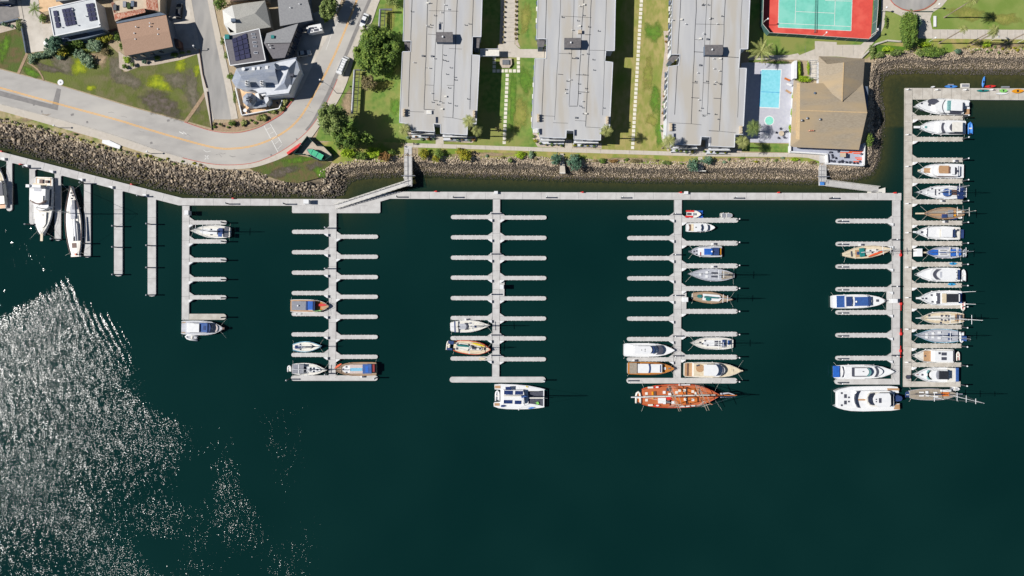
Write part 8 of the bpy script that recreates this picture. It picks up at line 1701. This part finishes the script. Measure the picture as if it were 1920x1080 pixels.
def plant(name, label, cat, px, py, r, h, m='leaf', n=None, group=None, ry=None, trunk=True, lobes=6, leaf=None, z=G, seed=0, zc=None, lean=(0,0)):
    """crown centre traced at (px,py) at mid crown height; r, ry in pixels"""
    rr = random.Random(seed*7+int(px)); ry = ry or r; R_x, R_y = r*S_, ry*S_; zc = zc if zc is not None else z+h*.55
    c = W(px, py, zc); t = thing(name, label, cat, (c[0],c[1],z), group); cs = []
    cs.append((c[0],c[1],zc-.05*h,R_x*.72,R_y*.72,h*.40))
    for k in range(lobes):
        a = 2*math.pi*(k+rr.uniform(-.3,.3))/lobes; q = rr.uniform(.42,.62); s = rr.uniform(.38,.52)
        cs.append((c[0]+math.cos(a)*R_x*q, c[1]+math.sin(a)*R_y*q, zc+rr.uniform(-.12,.12)*h, R_x*s, R_y*s, h*rr.uniform(.22,.34)))
    for k in range(max(1,lobes//3)):
        a = rr.uniform(0,6.28); cs.append((c[0]+math.cos(a)*R_x*.25, c[1]+math.sin(a)*R_y*.25, zc+.18*h, R_x*.42, R_y*.42, h*.28))
    if R_x > 2.0:
        for k in range(int(6+R_x*3.2)):
            a = rr.uniform(0,6.28); q = rr.uniform(.2,.88)**.7; hz = math.sqrt(max(0,1-q*q)); s = rr.uniform(.13,.24)
            cs.append((c[0]+math.cos(a)*R_x*q, c[1]+math.sin(a)*R_y*q, zc+h*(.34*hz+rr.uniform(-.05,.08)), R_x*s, R_y*s, h*s*.9))
    n = n or int(90+R_x*R_y*95); n = min(n, 16000); leaf = leaf or (.16+.035*min(R_x,4)); V, F_, T_ = leaf_cloud(cs, n, leaf); V[:,2] = np.maximum(V[:,2], z+.03)
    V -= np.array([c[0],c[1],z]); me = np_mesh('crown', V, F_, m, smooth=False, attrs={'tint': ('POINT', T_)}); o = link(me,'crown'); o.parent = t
    if trunk:
        mb = MB(); base = Vector((c[0],c[1],z-.1)); top = Vector((c[0],c[1],zc)); mb.tube([base, base.lerp(top,.5)+Vector((rr.uniform(-.1,.1),rr.uniform(-.1,.1),0)), top], .06*R_x+.05, 7, r2=.03*R_x+.02)
        for k in range(min(6,lobes)): l_ = cs[1+k]; mb.tube([base.lerp(top,.45+.08*(k%3)), Vector((l_[0],l_[1],l_[2]))], .03*R_x+.02, 5, r2=.012*R_x+.01)
        mb.build('trunk','bark',t)
    return t
palm_mesh = {}
def palm(px, py, h, label, r=2.6, nf=22, group='fan palms between the apartment blocks', m='leaf_palm', name='palm_tree', droop=.55, wide=.32):
    """(px,py) is the trunk foot"""
    a = WV(px,py,G); t = thing(name, label, 'palm', a, group); top = a+Vector((0,0,h))
    MB().tube([a-Vector((0,0,.2)), a+Vector((.08,.05,h*.5)), top], .24, 8, r2=.17).build('trunk','palm_trunk',t)
    Vs=[]; Fs=[]; Ts=[]; o_=0
    for k in range(nf):
        q = 2*math.pi*k/nf*2.39+rng.uniform(-.15,.15); el = rng.uniform(-.3,.9); L = r*rng.uniform(.8,1.1); ns=6; d = np.array([math.cos(q),math.sin(q)]); nn = np.array([-d[1],d[0]])
        pts=[]
        for i in range(ns+1):
            u=i/ns; hor = L*u*math.cos(el*.7); zz = L*(math.sin(el)*u-droop*u*u); pts.append((d[0]*hor,d[1]*hor,zz))
        for i in range(ns):
            u=(i+.5)/ns; w_ = r*wide*math.sin(math.pi*min(1,u*.9+.08))**.8
            p = np.array(pts[i]); p2 = np.array(pts[i+1])
            for sg in (-1,1):
                for s2 in (0,1):
                    b0 = p+(p2-p)*(.5*s2); b1 = p+(p2-p)*(.5*s2+.38); tip = (b0+b1)/2+np.array([nn[0]*w_*sg+d[0]*w_*.6, nn[1]*w_*sg+d[1]*w_*.6, -w_*.35])
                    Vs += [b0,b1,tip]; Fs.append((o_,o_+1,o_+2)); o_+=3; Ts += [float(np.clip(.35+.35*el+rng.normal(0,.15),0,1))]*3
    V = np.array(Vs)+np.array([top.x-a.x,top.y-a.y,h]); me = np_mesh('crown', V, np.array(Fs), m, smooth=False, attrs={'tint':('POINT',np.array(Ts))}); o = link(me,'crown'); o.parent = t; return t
plant('tree','largest dark green round tree beside the leftmost apartment block','tree',708,98,43,9,'leaf',ry=43,n=13000,lobes=10,leaf=.34,seed=1)
plant('tree','grey green shrubby tree at the upper edge of the largest tree','tree',698,60,20,5,'leaf_olive',ry=13,seed=2)
plant('tree','brown green bushy tree on the lawn beside the pipe frame','tree',692,156,17,5,'leaf_brown',ry=15,seed=3)
plant('tree','light green street tree between the road bend and the landing pier','tree',624,226,31,12,'leaf_olive',ry=29,n=7000,seed=4,lobes=9,zc=G+8.5)
plant('tree','yellowish green tree spreading below the street tree','tree',650,258,27,11,'leaf',ry=24,n=5500,seed=5,lobes=9,zc=G+7.5)
plant('tree','dark green tree at the foot of the left lawn beside the shore path','tree',690,262,16,9,'leaf',ry=13,seed=7,zc=G+6)
for k,(x,y,r,ry,h,m,lb) in enumerate([(652,287,16,11,3.0,'leaf_lime','lime green bush below the yellowish tree'),(678,292,14,9,2.5,'leaf','dark green bush in the thicket by the rocks'),(700,285,17,11,3,'leaf_lime','broad green bush in the middle of the thicket'),(722,294,12,10,2.5,'leaf_red','reddish bush at the right of the thicket'),(735,284,9,7,2,'leaf','small green bush beside the landing pier'),(665,272,12,8,3,'leaf_olive','olive bush in the thicket behind the dinghy yard')]):
    plant('bush',lb,'bush',x,y,r,h,m,ry=ry,seed=20+k,group='bushes in the thicket by the left gangway')
plant('tree','olive green street tree at the top edge beside the grey roofed house','tree',616,16,17,7,'leaf_olive',ry=24,n=3600,seed=8,lobes=8)
plant('tree','grey green tree at the top edge above the lawn pipe frame','tree',735,2,13,5,'leaf_olive',ry=12,seed=9)
plant('bush','bright lime bush below the top street tree','bush',611,36,6,1.6,'leaf_lime',seed=10)
plant('tree','bushy green tree in front of the light hipped roof','tree',413,8,14,5,'leaf',ry=13,seed=11)
plant('tree','tall narrow dark conifer cluster in front of the white solar house','tree',104,82,15,6,'leaf_bluegreen',ry=15,n=2600,seed=12)
plant('bush','dark mounded shrub between the conifer and the blue planter','bush',141,80,19,3,'leaf',ry=10,seed=13)
plant('bush','blue green succulent mound in the middle of the garden','bush',177,85,16,2.2,'leaf_succulent',ry=14,seed=14)
for k,(x,y,r,ry,m,lb) in enumerate([(73,104,20,6,'leaf_succulent','long low succulent hedge above the footpaths'),(95,97,14,9,'leaf_succulent','succulent clump under the dark conifer'),(118,98,13,8,'leaf_yellow','yellow green shrub between the succulent clumps'),(112,107,9,6,'leaf_succulent','small round succulent below the yellow shrub'),(60,113,8,8,'leaf_succulent','succulent clump at the top of the fork in the footpath'),
    (150,102,14,10,'leaf_succulent','upper part of the trailing succulent bed'),(162,112,14,12,'leaf_succulent','middle part of the trailing succulent bed'),(168,123,9,7,'leaf_succulent','lower tip of the trailing succulent bed'),(196,71,20,8,'leaf_yellow','hedge along the reddish garden fence'),(219,68,6,11,'leaf','narrow bush at the left corner of the tan roofed house'),(196,97,9,8,'leaf_brown','brown dry shrub beside the bare patch'),(79,34,9,9,'leaf','dark bush beside the driveway palm'),(36,48,7,12,'leaf_olive','grey bush at the end of the top left wall'),(8,46,7,4,'leaf_succulent','small round shrub in the top left bed, left one'),(24,50,5,4,'leaf_succulent','small round shrub in the top left bed, right one'),
    (227,86,4,9,'leaf','small bush at the left wall of the tan roofed house'),(238,112,8,7,'leaf_lime','round green bush at the corner of the tan roofed house'),(234,125,6,5,'leaf','dark round bush at the lower left of the rock garden'),(249,121,5,5,'leaf_olive','olive bush in the rock garden'),(271,116,6,4,'leaf_bluegreen','blue green bush right of the garden steps'),(295,109,7,5,'leaf','round bush in the middle of the rock garden'),(327,103,9,5,'leaf','wide bush at the right of the rock garden'),(342,99,6,3,'leaf_olive','low olive bush near the lamp post'),(354,97,4,3,'leaf_olive','smallest bush next to the lamp post'),
    (417,77,5,9,'leaf_olive','dry shrub beside the solar grey house'),(424,103,5,9,'leaf_olive','shrub strip at the left wall of the grey solar house'),(432,143,8,7,'leaf','green shrub at the left corner of the turret house'),(440,182,3.5,18,'leaf_olive','narrow shrub strip along the turret house wall')]):
    plant('shrub',lb,'shrub',x,y,r,1.6 if r < 10 else 2.0,m,ry=ry,seed=40+k,group='garden shrubs around the houses',trunk=r>6,lobes=5)
# roadside bed plants
for k in range(26):
    u = k/25.; L = interp([(402,240),(440,241),(478,230),(505,218),(530,203),(543,188)],8); x,y = L[int(u*(len(L)-1))]; x += random.uniform(-4,4); y += random.uniform(-7,5)-3
    big_ = k in (7,12,14,17,19,22)
    plant('bed_plant', f'{ordw(k+1)} plant from the left in the curved roadside bed, {"spiky and pale" if big_ else "small and low"}', 'plant', x, y, 6.5 if big_ else random.uniform(2.5,3.8), 1.3 if big_ else .8, 'leaf_palm' if big_ else random.choice(['leaf_olive','leaf_brown','leaf']), seed=100+k, group='plants in the roadside bed', trunk=False, lobes=4, n=240 if big_ else 90, leaf=.28 if big_ else .18)
plant('bush','round dark green bush at the end of the side street','bush',435,231,7,2,'leaf',seed=15)
# plants along the courtyard path
for k in range(9):
    plant('path_plant', f'{ordw(k+1)} small spiky plant from the top along the left edge of the courtyard path','plant',947-.4*k,3+9.5*k,2.2,.8,'leaf_brown',seed=200+k,group='small plants along the courtyard path',trunk=False,lobes=3,n=70)
    plant('path_plant', f'{ordw(k+1)} small spiky plant from the top along the right edge of the courtyard path','plant',967.5-.1*k,3+8.6*k,3.6 if k in (6,7) else 2.4,.8,'leaf_brown',seed=220+k,group='small plants along the courtyard path',trunk=False,lobes=3,n=90)
# planting in front of the blocks
beds = {'leftmost': [(765,258),(780,256.5),(791,260.5),(804,260),(813,260),(846,260),(859,262.5),(867,262),(880,262),(888,262)], 'middle': [(1000,256),(1004,264),(1013,269),(1024,271.5),(1034,271),(1044,271.5),(1053,272.5),(1078,272),(1090,273),(1102,274),(1114,274)], 'rightmost': [(1256,281),(1269,283),(1277,284),(1287,284.5),(1298,284.5),(1321,284),(1333,285),(1345,285),(1360,286)]}
for bn, L in beds.items():
    for k,(x,y) in enumerate(L):
        r_ = [3.2,2.2,3.6,2,2.4,4.0][(k*5+len(bn))%6]
        plant('bed_plant', f'{ordw(k+1)} plant from the left in the gravel bed before the {bn} apartment block','plant',x,y,r_,1.0,['leaf','leaf_olive','leaf_succulent','leaf_yellow','leaf_brown','leaf_red'][(k*3+len(bn))%6],seed=240+k,group='plants in the beds before the apartment blocks',trunk=False,lobes=4)
for k,(x,y) in enumerate([(1251,68),(1249.5,78),(1252,122),(1247,172),(1246,180),(1245,192),(1245,200),(1244,212),(1240,245)]):
    plant('bed_plant', f'{ordw(k+1)} plant from the top along the left wall of the rightmost apartment block','plant',x-1,y,2.6,.9,['leaf','leaf_red','leaf_succulent'][k%3],seed=300+k,group='plants along the rightmost apartment block',trunk=False,lobes=4)
# bushes on the bank
for k,(x,y,r,ry,h,m,lb) in enumerate([(795,289,11,11,2.6,'leaf_yellow','leftmost round yellow green bush on the bank right of the pier'),(823,287,10,10,2.8,'leaf','upper dark part of the second bush clump on the bank'),(818,297,9,9,2.4,'leaf_yellow','lower yellow part of the second bush clump on the bank'),(862,284,9,8,2.2,'leaf_yellow','small upper bush of the third clump on the bank'),(872,292,14,12,3,'leaf_yellow','largest round yellow green bush on the bank'),
   (976,290,10,8,1.4,'leaf_lime','loose bright green shrub in the middle of the bank'),(996,290,6,8,1.4,'leaf_succulent','grey white shrub beside the bright green one on the bank'),(956,301,5,5,1.2,'leaf_olive','small olive shrub among the rocks'),(1043,298,12,12,3,'leaf_bluegreen','smaller blue green cypress bush left of the steps on the bank'),(1076.5,303,15,18,3.4,'leaf_bluegreen','largest blue green cypress bush on the bank'),(1130,303,8,5,1.2,'leaf','low green shrub right of the largest cypress bush'),
   (1299,310,12,14,3,'leaf_bluegreen','blue green cypress bush left of the lookout steps below the right block'),(1327.5,301,11,9,2.8,'leaf_bluegreen','small blue green cypress bush right of the lookout steps'),(1630,264,8,15,3,'leaf','narrow green bush at the right corner of the clubhouse terrace'),(1490,299,8,4,1.2,'leaf_lime','low bright green shrub near the clubhouse pier'),(1524,305,7,4,1,'leaf_brown','low brown shrub left of the clubhouse pier'),
   (1129,300,9,4,1,'leaf_olive','low olive patch of shrub on the middle bank'),(1250,305,9,4,1,'leaf_olive','low olive shrub left of the lookout cypress'),(1150,302,10,4,1,'leaf_red','rusty low shrub on the middle bank'),(1190,302,10,4,1,'leaf_brown','dry low shrub on the middle bank')]):
    plant('bush',lb,'bush',x,y,r,h,m,ry=ry,seed=330+k,group='bushes along the bank')
for k,(x,y) in enumerate([(1487,182),(1485,212),(1482,241)]):
    plant('hedge_plant',f'{ordw(k+1)} clipped lime green shrub from the top against the clubhouse wall','shrub',x,y,3.6,1.6,'leaf_lime',ry=9,seed=360+k,group='clipped shrubs along the clubhouse wall',lobes=4,leaf=.14,n=500)
t = plant('hedge','lime green U-shaped hedge in the clubhouse garden','hedge',1498,130,5,1.8,'leaf_lime',ry=19,seed=370,leaf=.16,n=1300,trunk=False)
plant('hedge','lower lime green hedge against the clubhouse roof','hedge',1509,148,17,1.8,'leaf_lime',ry=6,seed=371,leaf=.16,n=1300,trunk=False)
plant('hedge','narrow lime green hedge beside the pergola','hedge',1515.5,128,2.8,1.6,'leaf_lime',ry=15,seed=372,leaf=.14,n=500,trunk=False)
plant('hedge','low hedge between the lawn path and the pool deck','hedge',1460,117,26,1.0,'leaf',ry=2.6,seed=373,leaf=.14,n=700,trunk=False)
plant('tree','tall oblong dark green hedge tree beside the park turning circle','tree',1703,55,16,6,'leaf',ry=37,n=7000,seed=374,lobes=10,leaf=.24)
plant('tree','smaller shaded tree leaning against the hedge tree on its right','tree',1718,42,8,5,'leaf_bluegreen',ry=16,seed=375,lobes=5)
for k,(x,y,r,ry,m,lb) in enumerate([(1636,96,7,14,'leaf_olive','grey green shrub at the top right corner of the clubhouse'),(1650,103,10,7,'leaf_olive','grey shrub above the bend of the rocks'),(1680,98,15,7,'leaf_olive','broad grey green shrub on the right bank'),(1664,92,14,5,'leaf_lime','bright low shrub below the grey wall'),(1724,99,10,8,'leaf_olive','dark olive shrub among the right bank rocks'),(1750,97,26,11,'leaf','broad green shrub mass on the right bank'),(1735,84,12,5,'leaf_lime','low green shrub below the park path'),(1796,96,7,5,'leaf_bluegreen','dark small shrub at the end of the shrub mass'),(1851,83,10,5,'leaf_lime','low green shrub under the leaning palms'),(1660,41,2.6,14,'leaf','narrow plant row between path and lawn by the tennis court')]):
    plant('bush',lb,'bush',x,y,r,1.8,m,ry=ry,seed=380+k,group='bushes on the right bank',trunk=False)
# palms: (foot px, height, label)
palm(883.5,245,13,'tall fan palm at the lower right corner of the leftmost apartment block',2.3)
palm(897,256,9.5,'shorter fan palm right of the leftmost apartment block',2.0)
palm(765,253,8,'fan palm at the lower left corner of the leftmost apartment block',2.2)
palm(1129,260,12,'fan palm at the lower right corner of the middle apartment block',2.1)
palm(1241,278,11,'fan palm at the lower left corner of the rightmost apartment block',2.4)
palm(1375,277.5,10,'fan palm at the lower right corner of the rightmost apartment block',2.4)
palm(1401,247,6.5,'ragged palm beside the pool deck',2.9,m='leaf_olive',nf=16)
palm(1415,108,6.5,'large date palm with long pale fronds above the pool',4.3,26,m='leaf_palm',wide=.16,droop=.4)
palm(934,246,3,'small dark palm in the shade beside the stepping stones',1.2,m='leaf_brown',nf=12)
palm(1770,33,14.6,'tallest park palm, its crown beyond the top edge',2.2,group='tall leaning palms in the park')
palm(1760,81.5,13,'left slender palm on the grass below the park path',1.5,16,group='tall leaning palms in the park')
palm(1817.5,81,12.5,'middle slender palm on the grass below the park path',1.9,18,group='tall leaning palms in the park')
palm(1821,84,11,'lower slender palm on the grass below the park path',1.8,18,group='tall leaning palms in the park')
palm(1883,82,11.5,'right slender palm on the grass below the park path',1.6,16,group='tall leaning palms in the park')
palm(88,30,6,'feathery palm beside the driveway of the white solar house',2.7,16,m='leaf',droop=.45,wide=.18)
# lookout steps on the bank
for k, pp in enumerate([[(1050,288),(1057,288),(1060,324),(1050,324)], [(1309,294),(1317,294),(1319,320),(1308,320)]]):
    t = thing('lookout_steps', f'pale concrete steps and platform on the bank below the {("middle","rightmost")[k]} apartment block','steps',centre(pp,G)); cpoly(MB(),pp,G-2.4,G+.06,G).build('platform','concrete_path',t)
    x0,y1 = pp[3]; bpx(MB(),x0-(0 if k==0 else 6),y1-.5,x0+(10 if k==0 else 16),y1+1.2,G+.3,G+.9).build('railing','offwhite',t)
for k,(x,y,lb) in enumerate([(160.5,77,'small blue planter on the garden path'),(83,0,'x')][:1]):
    a = W(x,y,G); t = thing('planter',lb,'planter',a); MB().box(a[0]-.35,a[0]+.35,a[1]-.5,a[1]+.5,G,G+.7).build('pot','kayak_blue',t); MB().box(a[0]-.28,a[0]+.28,a[1]-.42,a[1]+.42,G+.7,G+.74).build('soil','soil',t)
a = W(95,84.5,G); t = thing('garden_umbrella','small white garden umbrella left of the dark conifer','umbrella',a); MB().lathe(a[0],a[1],[(1.0,G+2.1),(.5,G+2.35),(.05,G+2.6)],8).build('canopy','white_matte',t); MB().lathe(a[0],a[1],[(.04,G),(.04,G+2.1)],6).build('pole','metal',t)


# weeds and scrub along the tops of the rocky banks
TLl = interp([(6,222),(73,238),(146,258),(208,276),(271,290),(333,303),(396,314)], 10)
for k in range(26):
    x, y = TLl[int((k+.5)/26*(len(TLl)-1))]; plant('weed_clump', f'{ordw(k+1)} weed clump from the left along the top of the left rock bank', 'weeds', x+random.uniform(-3,3), y+random.uniform(-5,6), random.uniform(2.2,5), .7, random.choice(['leaf_olive','leaf_yellow','leaf','leaf_brown']), ry=random.uniform(1.8,3.5), seed=500+k, group='weed clumps along the left rock bank', trunk=False, lobes=4, n=130, leaf=.16)
TLr = interp([(905,294),(1010,295),(1110,298),(1200,303),(1285,304),(1350,299),(1420,299),(1480,299)], 10)
for k in range(24):
    x, y = TLr[int((k+.5)/24*(len(TLr)-1))]; plant('weed_clump', f'{ordw(k+1)} weed clump from the left along the top of the middle rock bank', 'weeds', x+random.uniform(-5,5), y+random.uniform(-3,5), random.uniform(2.2,6), .7, random.choice(['leaf_olive','leaf_yellow','leaf','leaf_brown','leaf_succulent']), ry=random.uniform(1.8,3.4), seed=540+k, group='weed clumps along the middle rock bank', trunk=False, lobes=4, n=130, leaf=.16)
for k in range(16):
    x, y = 1808+k*7.2, 92+random.uniform(-6,7); plant('weed_clump', f'{ordw(k+1)} weed clump from the left along the top of the right rock bank', 'weeds', x, y, random.uniform(2.2,5), .7, random.choice(['leaf_olive','leaf_yellow','leaf_brown']), ry=random.uniform(1.8,3.4), seed=570+k, group='weed clumps along the right rock bank', trunk=False, lobes=4, n=110, leaf=.16)
